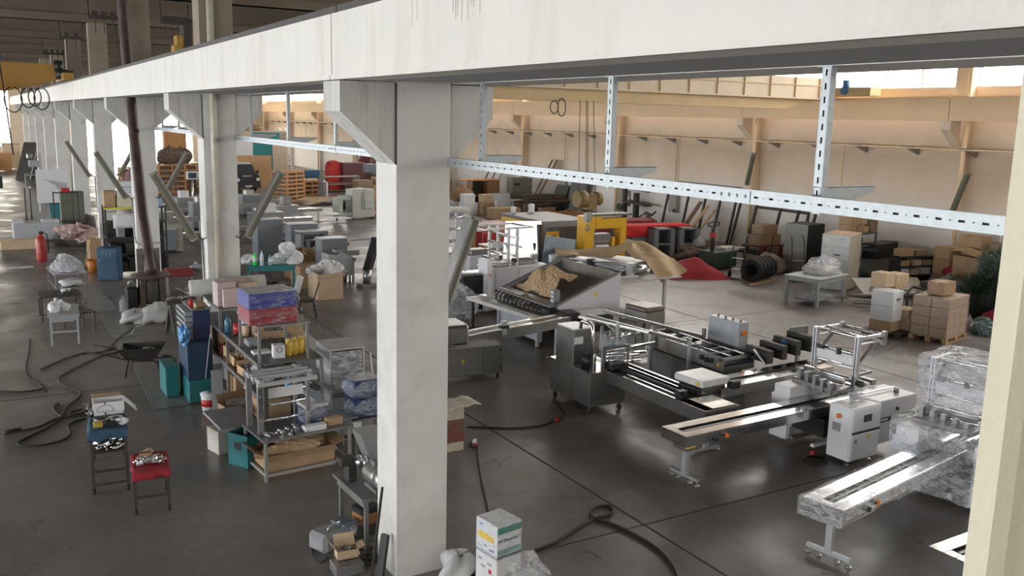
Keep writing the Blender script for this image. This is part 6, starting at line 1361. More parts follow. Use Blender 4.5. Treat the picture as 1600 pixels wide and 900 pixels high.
u = thing('pump_unit', 'black and orange transformer standing under the mincing bench', 'machine', (*on(t0, .12, .40), .0), .2); pb(u, 'base', mat('dull_orange', (.30, .14, .05), .6), 0, .30, 0, .26, .16, .32, .02); pb(u, 'top', black, -.01, .31, -.01, .27, .32, .40, .02); pb(u, 'knob_block', black, .08, .2, .08, .18, .40, .48, .02); pb(u, 'plinth', iron, .02, .28, .02, .24, 0, .16)
t = thing('grey_case', 'grey canvas case with handle on the floor at the foot of the bench', 'case', (*at(513, 868), 0), .4); pb(t, 'body', mat('case_grey', (.26, .27, .28), .7, var=.1), -.05, .45, 0, .35, 0, .26, .05); pt(t, 'handle', steel, [(.08, .1, .25), (.10, .1, .33), (.28, .1, .33), (.30, .1, .25)], .012); pb(t, 'lid_flap', mat('case_blue', (.16, .19, .23), .7), .30, .52, .02, .30, .24, .29, .02)
t = carton(at(528, 893), (.26, .16, .11), -.08, 'small open tan carton in front of the grey case', card_lt, True, z=.14)
pb(thing('flat_box', 'flat dark grey box below the small tan carton', 'box', (*at(525, 905), 0), -.05), 'body', steel_dark, 0, .36, 0, .28, 0, .13, .01)
scatter('metal_parts', 'silver parts poking out of the small tan carton', 'parts', t, .03, .22, .03, .13, .20, MIX, 14, 81)
solo('clear_cup', MB().lathe([(.04, 0), (.055, .12), (.05, .12), (.035, .01)]), plastic_hazy, 'clear plastic cup behind the small tan carton', 'cup', (*at(552, 850), .13))
scatter('scrap_heap', 'dark tools and scrap on the floor between bench and column', 'scrap', thing('x', 'x', 'x') if 0 else t, .30, .55, -.05, .4, .0, iron, 40, 82)
cable([(497, 845), (488, 858), (490, 872), (502, 880), (512, 872)], .010, 'thin black cable looping left of the grey case')
for x, h, w, lab in ((592, 1.15, .03, 'slim dark bar leaning on the left face of the nearest column'), (600, .55, .10, 'short dark plank leaning at the foot of the nearest column')):
    q = at(x, 905); t = thing('leaning_bar' if w < .05 else 'leaning_plank', lab, 'bar' if w < .05 else 'plank', (q[0]-.10 if w < .05 else 3.83, q[1], 0)); b = MB(); b.bar((0, 0, 0), (.17 if w < .05 else .10, .05, h), w, w*.5); obj('shaft', b, iron, t)
# carton with red print right of the column, plug, sack
t = thing('printed_carton', 'tall cream carton with brown band and red lettering right of the nearest column', 'box', (6.20, 13.02, 0), .0)
CRM = mat('cream_card', (.48, .42, .32), .8); pb(t, 'carton', CRM, 0, .55, 0, .5, 0, .76, .01); pb(t, 'brown_band', mat('brown_band', (.15, .085, .06), .8), -.003, .553, -.003, .503, .16, .56)
RP = mat('red_print', (.33, .045, .04), .7)
for s_, z, sz in (('MICARA', .31, .10), ('YILMAZ', .22, .10)): text(s_, sz, RP, t, (.345, -.006, z), (PI/2, 0, 0))
b = MB(); b.tube([(.36+.06*math.cos(a), -.006, .46+.06*math.sin(a)) for a in [i*PI/8 for i in range(17)]], .006, 5); b.tube([(.33, -.006, .44), (.36, -.006, .49), (.39, -.006, .44)], .006, 5); obj('emblem', b, RP, t)
b = MB(); b.grid(lambda u, v: (.0+u*.78, -.18+.5*v, .78+.06*math.sin(2*u)+.012*math.sin(17*u)), 16, 6); solidify(obj('paper_flap', b, mat('crumpled_cream', (.56, .50, .40), .8, bump=.5), t), .01)
t = thing('power_plug', 'dark red industrial plug standing beside the printed carton', 'plug', (*at(737, 700), 0), .3); pc(t, 'body', mat('plug_red', (.22, .03, .04), .5), (0, .0, .06), (.12, .0, .03), .05, .045); pb(t, 'flap', paper, -.02, .07, -.05, -.03, .1, .16); pc(t, 'gland', black, (-.03, 0, .04), (0, 0, .06), .045)
cable([(746, 698), (748, 725), (753, 755), (760, 785), (764, 806)], .012, 'black cord running from the red plug down behind the white boxes')
solo('white_sack', MB().blob((0, 0, .15), (.20, .18, .21), 91, .25, 20, 12, flat=0), mat('white_sack', (.55, .55, .55), .7, var=.08, bump=.5, bscale=6), 'grey white sack at the right foot of the nearest column', 'sack', (*at(712, 905), 0))
scatter('cable_scraps', 'tangle of dark cable scraps beside the white sack', 'scraps', thing('cable_basket', 'dark flat tray under the cable scraps by the white sack', 'tray', (4.72, 9.05, 0)), .0, .3, -.1, .2, .02, black, 24, 83)
pb([o for o in bpy.data.objects if o.name == 'cable_basket'][0], 'tray', iron, -.04, .34, -.14, .24, 0, .02)
# stacked white boxes in the foreground
t = thing('printed_box', 'white and green box with black lettering, upper of the film wrapped stack in front', 'box', (4.80, 8.40, .55), .16)
WC = mat('white_gloss_card', (.66, .66, .66), .45)
bw_, bd_, bh_ = .36, .40, .40
pb(t, 'carton', WC, 0, bw_, 0, bd_, 0, bh_, .006); pb(t, 'green_band', mat('green_print', (.04, .24, .18), .5, var=.2), .004, bw_+.002, -.003, .1, bh_-.10, bh_-.02); pb(t, 'green_band', mat('green_print_pale', (.20, .34, .30), .5, var=.3), .004, bw_+.002, -.003, .1, .045, .11); pb(t, 'dark_strip', mat('dark_print', (.08, .10, .10), .5), .002, bw_+.002, -.004, .1, .0, .035)
pb(t, 'yellow_label', mat('yellow_print', (.72, .50, .06), .5), -.003, .0, .06, .36, .17, .25); pb(t, 'grey_strip', midgrey, -.003, 0, .01, .39, .0, .03)
for y, z in ((.30, .34), (.22, .10), (.12, .07), (.08, .08)): pb(t, 'printed_mark', mat('print_blue', (.2, .26, .45), .7), -.003, 0, y-.03, y+.03, z-.012, z+.012)
text('A4 Blueprint Y', .056, black, t, (.18, -.004, .215), (PI/2, 0, 0))
b = MB(); b.box(-.004, bw_+.004, -.005, bd_+.004, .0, bh_+.004); obj('film', b, plastic, t)
t = thing('printed_box', 'white box with a red dot, lower of the film wrapped stack in front', 'box', (4.80, 8.40, .0), .16); pb(t, 'carton', WC, 0, bw_, 0, bd_, 0, .54, .006); pb(t, 'red_dot', red, -.004, 0, .10, .15, .33, .38)
for y, z in ((.32, .46), (.26, .38), (.14, .44)): pb(t, 'printed_mark', midgrey, -.003, 0, y-.04, y+.04, z-.015, z+.015)
b = MB(); b.grid(lambda u, v: (.02+u*.50+.015*math.sin(9*v), -.02-.34*v, .55-.12*v-.08*u*v+.02*math.sin(11*u+4*v)), 14, 10, False); b.grid(lambda u, v: (.02+u*.50, -.36+.02*math.sin(12*u), .43-.08*u-.42*v), 14, 8, False); b.grid(lambda u, v: (.52+.01*math.sin(9*u), -.02-.34*u, .55-.20*u-(.55-.20*u)*v), 8, 8, False); obj('film_skirt', b, plastic_hazy, t)
t = thing('printed_box', 'low box under loose film in front of the white stack', 'box', (4.98, 8.06, 0), .16); pb(t, 'carton', mat('dusty_white_card', (.55, .53, .52), .7), 0, .34, 0, .30, 0, .36, .01); pb(t, 'tape', steel, -.002, .342, .12, .16, .33, .362)
# floor cables on the right
cable([(730, 668), (760, 669), (800, 670), (845, 666), (862, 660), (875, 655), (882, 648), (874, 636), (868, 628)], .014, 'black cable from behind the column to the stainless machine')
solo('red_coupling', MB().cyl((0, 0, .03), (.12, .05, .03), .03), red, 'small red coupling on the cable by the stainless machine', 'coupling', (*at(868, 659), 0))
cable([(836, 862), (870, 848), (905, 826), (930, 812), (948, 808), (958, 800), (950, 792), (932, 794), (923, 803), (930, 812), (960, 822), (1000, 842), (1030, 862), (1052, 888), (1060, 910)], .02, 'thick black cable with a loop on the floor right of the white stack')
# ================================================================== ALONG THE RIGHT WALL
# metal table in film with a wrapped part on top
a = at(1237, 470); t = thing('steel_workbench', 'pale green steel table shrouded in film in the open floor on the right', 'table', (22.05, 19.05, 0), .22)
PG = mat('pale_green_steel', (.40, .45, .42), .5, .2); tw, td, th = 1.75, 1.15, .90
legs(t, tw, td, th-.05, .09, PG); pb(t, 'tabletop', PG, -.04, tw+.04, -.04, td+.04, th-.05, th, .01)
for y in (.03, td-.03): pb(t, 'apron', PG, .05, tw-.05, y-.02, y+.02, th-.16, th-.05)
pb(t, 'apron', PG, .02, .06, .05, td-.05, th-.16, th-.05); pb(t, 'floor_board', midgrey, .2, 1.5, .2, .9, .12, .2)
b = MB(); b.grid(lambda u, v: (.02+u*(tw-.04), -.02+.015*math.sin(12*u+7*v), .1+(th-.2)*v), 14, 8, False); b.grid(lambda u, v: (-.03+.015*math.sin(10*u), .02+(td-.04)*u, .1+(th-.2)*v), 10, 8, False); b.grid(lambda u, v: (tw+.03, .02+(td-.04)*u, .1+(th-.2)*v), 10, 8, False); obj('film', b, plastic, t)
u = thing('wrapped_part', 'machine part under a peaked clear film on the pale green table', 'machine', (*on(t, .70, .15), th), .22); pb(u, 'block', mat('pale_pink', (.52, .46, .43), .6), .05, .95, .1, .85, 0, .22, .03); pb(u, 'post', midgrey, .5, .62, .4, .5, .22, .50); b = MB(); b.blob((.5, .45, .16), (.75, .55, .30), 13, .3, 22, 12, flat=0, sharp=True); b.cyl((.5, .45, .35), (.56, .45, .60), .22, .02, n=9, cap=False); obj('film', b, plastic_hazy, u)
# tall freezer
t = thing('tall_fridge', 'tall cream cabinet with three white drawers fronts, facing the yard', 'cabinet', (25.15, 20.55, 0), .42)
FZ1 = mat('fridge_white', (.58, .60, .60), .4); FZ2 = mat('fridge_cream', (.50, .46, .38), .5); pb(t, 'body', FZ2, 0, 1.35, 0, .95, .04, 1.92, .01)
# the white front faces left (towards the colonnade)
for k, (z0, z1) in enumerate(((1.50, 1.90), (1.02, 1.48), (.06, 1.0))):
    d = pb(t, 'front_door', FZ1, -.03, 0, .02, .93, z0, z1, .01); 
    if k == 1: pb(d, 'handle', black, -.06, -.03, .3, .5, 1.22, 1.26)
    if k == 0: pb(d, 'name_plate', steel_dark, -.034, -.03, .15, .32, 1.78, 1.81)
    if k == 2: pc(d, 'lock', steel_dark, (-.05, .25, .80), (-.03, .25, .80), .03)
pb(t, 'top_cardboard', card_lt, .2, 1.3, .1, .9, 1.92, 1.94)
# grey locker and shelf of cartons behind
t = thing('steel_locker', 'tall grey steel locker against the right wall by the leaning frames', 'locker', (27.5, 23.9, 0), .72)
t.location = (28.2, 23.6, 0); t.rotation_euler.z = .35
b0 = mat('locker_grey', (.30, .30, .275), .6, var=.08); pb(t, 'body', mat('locker_dark', (.025, .027, .03), .5), 0, 1.1, 0, .95, .02, 1.88); pb(t, 'front_door', b0, -.03, 0, -.01, .96, .03, 1.88, .01); pb(t, 'lock', steel_dark, -.045, -.03, .15, .2, .9, 1.0); pb(t, 'foot', iron, .05, 1.0, .05, .9, 0, .02)
t.location = (26.6, 23.7, 0); t.rotation_euler.z = .15
rk2 = thing('steel_rack', 'blue grey steel rack behind the tall cream cabinet, cartons on top', 'rack', (27.0, 22.0, 0), .15)
BS = mat('rack_blue', (.10, .15, .20), .5, .2)
for x in (0, 1.6):
    for y in (0, .9): pb(rk2, 'upright', BS, x-.03, x+.03, y-.03, y+.03, 0, 1.70)
for z in (.2, .75, 1.25, 1.70): pb(rk2, 'shelf', BS, 0, 1.6, 0, .9, z-.04, z)
for k, (x, z, lab) in enumerate(((.1, .755, 'dark tool case on the middle shelf of the blue grey rack'), (.2, 1.255, 'dark box on the upper shelf of the blue grey rack'))): solo('tool_case', MB().bev(0, .7, 0, .5, 0, .3), (iron, navy)[k], lab, 'case', (*on(rk2, x, .1), z), .15)
def rb(x, y, z, w, d, h, lab, m=None, tr=None): return carton((*on(tr or rk2, x, y), z), (w, d, h), (tr or rk2).rotation_euler.z, lab, m)
rb(-.05, .1, 1.705, .5, .45, .32, 'lower left carton of the group on the blue grey rack', orange_wood if 0 else card)
rb(.48, .08, 1.705, .42, .45, .30, 'lower middle carton of the group on the blue grey rack')
rb(.92, .1, 1.705, .3, .4, .24, 'small white fronted carton on the blue grey rack', card_lt)
rb(1.25, .05, 1.705, .5, .5, .5, 'dusty carton at the right end of the blue grey rack', mat('dusty_card', (.30, .22, .15), .9))
rb(.0, .1, 2.03, .72, .5, .36, 'wide carton lying upon the lower left ones on the rack')
rb(.78, .12, 2.01, .34, .4, .30, 'square carton upon the middle one on the rack', card_lt)
# dark boxes and shelf to the right
t = thing('dark_cabinet', 'black low cabinet between the cream cabinet and the black shelf', 'cabinet', (28.3, 21.9, 0), .2); pb(t, 'body', mat('locker_dark', (.025, .027, .03), .5), 0, 1.6, 0, .6, .75, 1.30, .02); pb(t, 'lower_box', mat('board_grey', (.24, .23, .21), .8), .05, 1.55, .05, .6, 0, .75)
bs = thing('book_shelf', 'black low shelf unit holding small boxes', 'shelf', (27.75, 20.5, 0), -.15)
BW, BD2, BH = 1.75, .5, 1.06
for x in (0, BW-.04): pb(bs, 'side_panel', iron, x, x+.04, 0, BD2, 0, BH)
for z in (.06, .40, .72, BH): pb(bs, 'shelf_board', iron, 0, BW, 0, BD2, z-.04, z)
pb(bs, 'back_panel', black, .04, BW-.04, BD2-.02, BD2, 0, BH)
for k, (x, z, w, h, m, lab) in enumerate(((.15, .405, .35, .22, paper, 'white box on the middle row of the black shelf'), (.6, .405, .4, .2, card_lt, 'tan box on the middle row of the black shelf'), (1.1, .405, .4, .24, paper, 'pale box at the right of the middle row of the black shelf'), (.1, .725, .4, .2, card, 'brown box at the left of the top row of the black shelf'), (.7, .725, .35, .22, card_lt, 'tan box in the top row of the black shelf'), (1.15, .725, .4, .2, card, 'brown box at the right of the top row of the black shelf'), (.2, .065, .5, .26, midgrey, 'grey box on the lowest row of the black shelf'))):
    solo('storage_box', MB().bev(0, w, 0, .35, 0, h, .008), m, lab, 'box', (*on(bs, x, .05), z), -.15)
rb(.1, .1, 1.065, .6, .35, .26, 'open brown carton on top of the black shelf', card, bs); rb(.8, .1, 1.065, .5, .3, .2, 'dim brown carton on top of the black shelf, right of the open one', mat('dusty_card', (.30, .22, .15), .9), bs)
# two tall cartons, red cloth, kraft giant
carton((28.45, 19.1, .0), (1.0, .7, .55), -.1, 'lower dusty carton right of the black shelf', mat('dusty_card', (.30, .22, .15), .9))
carton((28.6, 19.2, .555), (.95, .65, .52), -.06, 'middle taped carton of the tall pair right of the black shelf', card)
t = carton((28.6, 19.2, 1.08), (.95, .66, .42), -.1, 'top carton with torn label of the tall pair right of the black shelf', card); pb(t, 'torn_label', paper, .15, .35, -.004, 0, .1, .35)
solo('red_bundle', MB().blob((0, 0, .2), (.3, .3, .25), 33, .3, flat=0), mat('crimson_cloth', (.40, .03, .06), .8), 'crimson bundle below the tall cartons', 'bundle', (28.6, 18.95, .45))
solo('grey_tarpaulin', MB().blob((0, 0, .28), (.85, .6, .38), 35, .3, flat=0), mat('grey_tarp', (.12, .13, .135), .5, bump=.4), 'dark grey plastic bags heaped before the giant kraft package', 'tarpaulin', (27.4, 18.3, 0))
t = thing('kraft_package', 'giant kraft wrapped package leaning near the right wall', 'package', (28.75, 15.9, 0), PI/2-.12)
b = MB()
def kf(u, v):
    return (u*3.0, .35*v+.05*math.sin(7*u+3*v)+.12*math.sin(3.1*u), .05+1.6*v*(1-.10*u)+.08*math.sin(9*u)*v)
b.grid(kf, 26, 14, False); b.grid(lambda u, v: (kf(u, 1)[0], kf(u, 1)[1]+.5*v, kf(u, 1)[2]+.06*math.sin(5*v)), 26, 5, False); b.grid(lambda u, v: (0, kf(0, v)[1]+.5*u, kf(0, v)[2]), 4, 14, False); b.grid(lambda u, v: (3.0, kf(1, v)[1]+.5*u, kf(1, v)[2]), 4, 14, False)
solidify(obj('wrapper', b, kraft, t), .01); pb(t, 'core', card, .1, 2.9, .42, .80, .05, 1.35); pt(t, 'rope', mat('brown_rope', (.2, .13, .07), .9), [(.5, -.02, .1), (.45, .15, .8), (.7, .3, 1.5), (1.1, .36, 1.62), (1.6, .5, 1.66)], .018)
for k, (x, y, z, s_, lab) in enumerate(((29.3, 18.2, 1.55, (.8, .6, .45), 'carton perched left on the giant kraft package'), (29.35, 17.3, 1.5, (.6, .6, .35), 'dark carton perched in the middle on the giant kraft package'), (29.3, 16.2, 1.45, (.9, .6, .5), 'carton perched right on the giant kraft package'))): carton((x, y, z), s_, PI/2, lab, (card, mat('dusty_card', (.30, .22, .15), .9), card)[k])
pb(thing('stack_base', 'pile of brown boards behind the giant kraft package', 'boards', (29.2, 15.6, 0)), 'boards', mat('dusty_card', (.30, .22, .15), .9), -.05, .8, 0, 3.4, 0, 1.44)
for k, (y, lab) in enumerate(((17.9, 'pale stick standing among the perched cartons, left'), (16.0, 'pale stick standing among the perched cartons, right'))): pb(thing('wood_stick', lab, 'stick', (29.3, y, 1.44)), 'stick', paper, 0, .05, 0, .05, 0, .75)
# artificial fir tree
t = thing('fir_tree', 'dark green artificial fir tree in a black bag beside the giant kraft package', 'tree', (24.9, 15.2, 0))
FG = mat('fir_green', (.035, .07, .045), .8, var=.5, scale=3); FG2 = mat('fir_grey_green', (.12, .16, .13), .8, var=.5, scale=3)
def fir(mb, c, r, n, seed):
    rnd = random.Random(seed)
    for _ in range(n):
        d = Vector((rnd.gauss(0, 1), rnd.gauss(0, 1), rnd.gauss(0, 1))).normalized(); L = rnd.uniform(.45, 1.0)
        p = Vector(c)+Vector((d.x*r[0]*L, d.y*r[1]*L, d.z*r[2]*L)); e = (d+Vector((rnd.uniform(-.4, .4), rnd.uniform(-.4, .4), rnd.uniform(-.3, .5)))).normalized()*rnd.uniform(.12, .24); w = d.orthogonal().normalized()*.022; w2 = d.cross(w)
        for s_ in (w, w2): mb._new([p-s_, p+s_, p+e+s_*.2, p+e-s_*.2], [(0, 1, 2, 3)])
        for q in range(3):
            g = e.orthogonal().normalized()*rnd.uniform(-.1, .1)+e.cross(e.orthogonal()).normalized()*rnd.uniform(-.1, .1); m_ = p+e*(.3+.25*q); mb._new([m_, m_+e*.12+g*.2, m_+g], [(0, 1, 2)])
b = MB(); fir(b, (0, 0, .85), (.55, .6, .75), 1100, 3); fir(b, (-.55, .35, .9), (.3, .3, .5), 300, 5); obj('lower_branches', b, FG, t)
b = MB(); fir(b, (.25, -.1, 1.55), (.65, .75, .6), 1300, 4); obj('upper_branches', b, FG2, t)
pc(t, 'trunk', wood_dk, (0, 0, .1), (.1, 0, 2.0), .05, .02); b = MB(); b.blob((0, .0, .55), (.55, .6, .62), 8, .2, 22, 12, flat=.02); obj('bag', b, mat('black_bag', (.012, .014, .013), .5, bump=.5), t)
solo('red_cloth', MB().blob((0, 0, .3), (.28, .4, .34), 44, .35, flat=0), mat('crimson_cloth', (.40, .03, .06), .8), 'crimson cloth bundle at the foot of the fir tree', 'cloth', (24.1, 14.5, 0))
solo('film_bag', MB().blob((0, 0, .2), (.25, .25, .24), 45, .3, flat=0, sharp=True), mat('greenish_film', (.12, .18, .18), .3), 'greenish film bag between the carton pallet and the crimson cloth', 'bag', (23.4, 14.55, 0))
# pallets of cartons
def pallet(loc, rz, w, d, m, label):
    t = thing('pallet', label, 'pallet', (*loc, 0), rz)
    for k in range(5): pb(t, 'deck_board', m, 0, w, d*k/5+.01, d*(k+1)/5-.03, .115, .14)
    for x in (0, w/2-.05, w-.10):
        for y in (0, d/2-.06, d-.12): pb(t, 'block', m, x, x+.10, y, y+.12, .02, .115)
    for y in (0, d/2-.06, d-.12): pb(t, 'bottom_board', m, 0, w, y, y+.1, 0, .02)
    return t
PB = (21.42, 14.22); pz = ang(PB, at(1512, 526)); 
p_ = pallet(PB, pz, 1.30, 1.0, wood, 'pale wooden pallet under the film wrapped block of cartons')
p_.rotation_euler.z = .22
nb = 0
WCN = mat('wrapped_card', (.46, .33, .23), .6, var=.06, scale=2)
names4 = ('bottom', 'second', 'third', 'top')
for k in range(4):
    for i in range(3):
        for j in range(2):
            x, y = .02+.42*i, .02+.48*j; q = on(p_, x, y)
            carton((*q, .142+.262*k), (.402, .462, .252), p_.rotation_euler.z, 'wrapped pallet block carton, %s layer, %s column, %s row' % (names4[k], ('left', 'middle', 'right')[i], ('front', 'rear')[j]), WCN, tape=(k == 3), group='cartons of the wrapped pallet block')
u = thing('stretch_film', 'stretch film around the block of cartons on the pale pallet', 'film', (*on(p_, 0, 0), .14), p_.rotation_euler.z); b = MB(); b.box(.0, 1.29, .0, .985, .0, 1.06); obj('sheet', b, film('tight_film', (.85, .8, .75), .93, 5), u)
carton((*on(p_, .28, .3), 1.21), (.62, .46, .34), p_.rotation_euler.z-.08, 'single brown carton lying on the wrapped pallet block', mat('reddish_card', (.38, .25, .16), .8))
PA = (20.95, 15.45); p2 = pallet(PA, .15, 1.25, 1.05, iron, 'black pallet left of the wrapped carton block')
p2.location = (20.75, 15.15, 0); p2.rotation_euler.z = .2
r2 = p2.rotation_euler.z
def pa(x, y, z, s_, m, lab, a=0): return carton((*on(p2, x, y), z), s_, r2+a, lab, m)
pa(.02, .25, .142, (.50, .60, .28), card, 'brown carton at the bottom left of the black pallet')
pa(.62, .02, .142, (.55, .55, .32), card_lt, 'bright brown carton at the front right of the black pallet')
pa(.60, .06, .465, (.56, .55, .24), card_lt, 'bright brown carton upon the front right one of the black pallet')
t = pa(.0, .22, .425, (.54, .62, .40), paper, 'lower white carton of the white pair on the black pallet')
t = pa(.03, .24, .83, (.56, .62, .40), paper, 'upper white carton with black print on the black pallet')
b = MB()
for k in range(3): b.box(.17+.075*k, .22+.075*k, -.004, 0, .15, .21)
obj('printed_mark', b, black, t)
pa(.62, .66, .142, (.60, .38, .95), mat('wrapped_grey_pack', (.28, .27, .25), .5), 'grey film wrapped pack behind the cartons of the black pallet')
pa(.25, .7, 1.10, (.95, .36, .06), midgrey, 'flat grey pack bridging the rear of the black pallet')
carton((*on(p2, .50, .72), 1.235), (.45, .46, .38), r2-.1, 'left of two brown cartons standing high behind the white pair', card_lt)
carton((*on(p2, .97, .66), 1.165), (.62, .46, .38), r2-.1, 'right of two brown cartons standing high behind the white pair', card_lt)
# low debris between cream cabinet and pallets
t = thing('plank_pile', 'pile of broken boards and iron bars in front of the cream cabinet', 'planks', (24.6, 18.6, 0), .3); rnd = random.Random(12)
for k in range(12):
    x, y = rnd.uniform(-.8, 1.4), rnd.uniform(-.5, .9); pr(t, 'plank', (wood_dk, iron, card_lt, white)[k % 4], (x, y, .05+.04*k), (x+rnd.uniform(-.9, .9), y+rnd.uniform(-.8, .8), .06+.05*k), .09, .03)
t = thing('white_leaf', 'white door leaf lying slantwise behind the broken boards', 'door leaf', (25.9, 19.4, 0), -.35); b = MB(); b.rbox((0, 0, .35), (2.4, .9, .06), 0, .45); obj('leaf', b, mat('dull_white_leaf', (.48, .46, .42), .6), t); pb(t, 'prop', iron, -.6, .6, .1, .2, 0, .28)
t = thing('upright_board', 'cream board standing upright behind the white carton pair', 'board', (23.2, 17.6, 0), .6); pb(t, 'panel', mat('dull_white_leaf', (.48, .46, .42), .6), 0, .9, 0, .05, 0, 1.05)
t = thing('motor_frame', 'black motor with pipes lying beside the broken boards', 'machine', (25.0, 17.7, 0), .2); b = MB(); b.cyl((0, 0, .28), (.7, 0, .28), .22, n=16); obj('motor', b, mat('maroon_dark', (.08, .02, .03), .5), t); pt(t, 'pipe', iron, [(-.5, .1, .1), (-.3, .2, .5), (.2, .3, .62), (.8, .2, .5), (1.2, .1, .15)], .04); pb(t, 'cradle', iron, .0, .7, -.2, .2, 0, .1)

# stack of tyres on battens, bundles, hand trucks
TY = mat('tyre_rubber', (.018, .018, .019), .75, var=.3)
tq = (23.55, 23.35); ax_ = Vector((.93, .36, 0)).normalized()
for k, lab in enumerate(('tyre nearest the open floor, showing its round hole', 'second tyre of the row lying against each other', 'third tyre of the row lying against each other', 'fourth tyre of the row lying against each other', 'last tyre of the row beside the blanket')):
    t = thing('car_tyre', lab, 'tyre', (tq[0]+ax_.x*.30*k, tq[1]+ax_.y*.30*k, .0), math.atan2(ax_.y, ax_.x), 'tyres standing in a row')
    b = MB(); n = 30; prof = [(.22, -.12), (.30, -.135), (.385, -.12), (.40, -.09), (.40, .09), (.385, .12), (.30, .135), (.22, .12), (.20, .05), (.20, -.05)]
    v = []; f = []
    for r, x in prof:
        for i in range(n): v.append((x, r*math.cos(2*PI*i/n), .43+r*math.sin(2*PI*i/n)))
    m_ = len(prof)
    for i in range(m_):
        for q in range(n): f.append((i*n+q, i*n+(q+1) % n, ((i+1) % m_)*n+(q+1) % n, ((i+1) % m_)*n+q))
    b._new(v, f, True); obj('carcass', b, TY, t)
    b = MB()
    for i in range(36): a = 2*PI*i/36; b.rbox((0, .402*math.cos(a), .43+.402*math.sin(a)), (.2, .04, .012), 0, a+PI/2)
    o = obj('tread', b, TY, t)
for k, (y, lab) in enumerate(((-.35, 'pale batten on the floor under the tyres, front'), (.25, 'pale batten on the floor under the tyres, rear'))):
    b = MB(); b.bar((0, 0, .015), (1.7, .35, .015), .08, .03); solo('wood_batten', b, wood, lab, 'batten', (23.0+.3*k, 23.15+y*.6, 0))
solo('blanket_bundle', MB().blob((0, 0, .36), (.75, .5, .38), 66, .22, 24, 12, flat=0), mat('dusty_blanket', (.22, .18, .15), .95, var=.2, bump=.4), 'dusty grey brown blanket bundle behind the tyres', 'bundle', (25.6, 24.6, 0), .3)
def hand_truck(loc, rz, label):
    t = thing('hand_truck', label, 'hand truck', (*loc, 0), rz)
    for s_ in (-.22, .22):
        pt(t, 'rail', iron, [(s_, 0, .05), (s_, .10, .7), (s_, .2, 1.35), (s_, .32, 1.55), (s_*.9, .45, 1.6)], .022); b = MB(); b.cyl((s_*1.25-.03, .12, .13), (s_*1.25+.03, .12, .13), .13, n=16); obj('wheel', b, rubber, t)
    for z, y in ((.35, .05), (.75, .10), (1.15, .17)): pr(t, 'cross_bar', steel, (-.22, y, z), (.22, y, z), .03)
    pb(t, 'toe_plate', iron, -.25, .25, -.22, .0, .03, .05)
hand_truck((25.2, 22.75), -.5, 'hand truck standing right of the tyres before the grey locker')
hand_truck((23.5, 24.1), -1.1, 'hand truck standing left of the tyres')
t = thing('red_crate', 'dark red crate table carrying the kraft bundles before the leaning frames', 'crate', (26.6, 26.0, 0), .1); 
for x in (0, 1.3):
    for y in (0, .8): pb(t, 'leg', mat('crate_red', (.16, .04, .03), .6), x, x+.08, y, y+.08, 0, .72)
pb(t, 'top', mat('crate_red', (.16, .04, .03), .6), -.05, 1.43, -.05, .93, .72, .78)
for k in range(6): pb(t, 'slat', mat('crate_red', (.16, .04, .03), .6), .1+.2*k, .18+.2*k, -.02, .0, .15, .72)
carton((*on(t, .05, .1), .785), (.75, .6, .42), .12, 'lower kraft bundle on the dark red crate', mat('dusty_kraft', (.36, .26, .17), .9)); carton((*on(t, .2, .12), 1.21), (.85, .6, .38), .05, 'upper kraft bundle on the dark red crate', mat('dusty_kraft', (.36, .26, .17), .9)); carton((*on(t, .85, .1), .785), (.5, .6, .40), .1, 'right kraft bundle on the dark red crate', mat('dusty_kraft', (.36, .26, .17), .9))
t = thing('green_machine', 'dark green low machine left of the tyres with gauge wheel', 'machine', (23.9, 25.7, 0), .1); pb(t, 'body', mat('dark_green', (.025, .045, .035), .5), 0, 1.3, 0, .8, .1, .72, .03); pb(t, 'legs_block', iron, .1, 1.2, .1, .7, 0, .1); pc(t, 'column', iron, (.3, .4, .7), (.3, .4, 1.6), .08); b = MB(); b.tube([(.3+.32*math.cos(a), .4, 1.75+.1*math.sin(a)) for a in [i*PI/8 for i in range(17)]], .03, 6); obj('hand_wheel', b, iron, t); pb(t, 'red_gauge', red, .2, .4, .3, .5, 1.25, 1.42, .02); pb(t, 'white_slab', mat('dull_white_leaf', (.48, .46, .42), .6), .7, 1.5, .1, .6, .72, .84)
t = thing('kettle_pot', 'grey metal kettle on the heap of rags before the leaning frames', 'kettle', (25.4, 28.3, .55)); b = MB(); b.lathe([(0, 0), (.28, 0), (.3, .12), (.2, .3), (.06, .36), (.05, .44), (0, .44)]); obj('body', b, midgrey, t); pt(t, 'spout', midgrey, [(.25, 0, .15), (.4, 0, .25)], .04)
solo('rag_heap', MB().blob((0, 0, .25), (1.2, .8, .34), 71, .3, 26, 12, flat=0), mat('brown_rags', (.14, .10, .075), .95, var=.5, scale=5), 'brown heap of rags and straw before the leaning frames', 'heap', (25.4, 28.3, 0))
solo('black_bag', MB().blob((0, 0, .3), (.6, .5, .4), 72, .25, flat=0), mat('black_bag', (.012, .014, .013), .5), 'black sack beside the grey kettle', 'sack', (25.4, 27.2, 0))
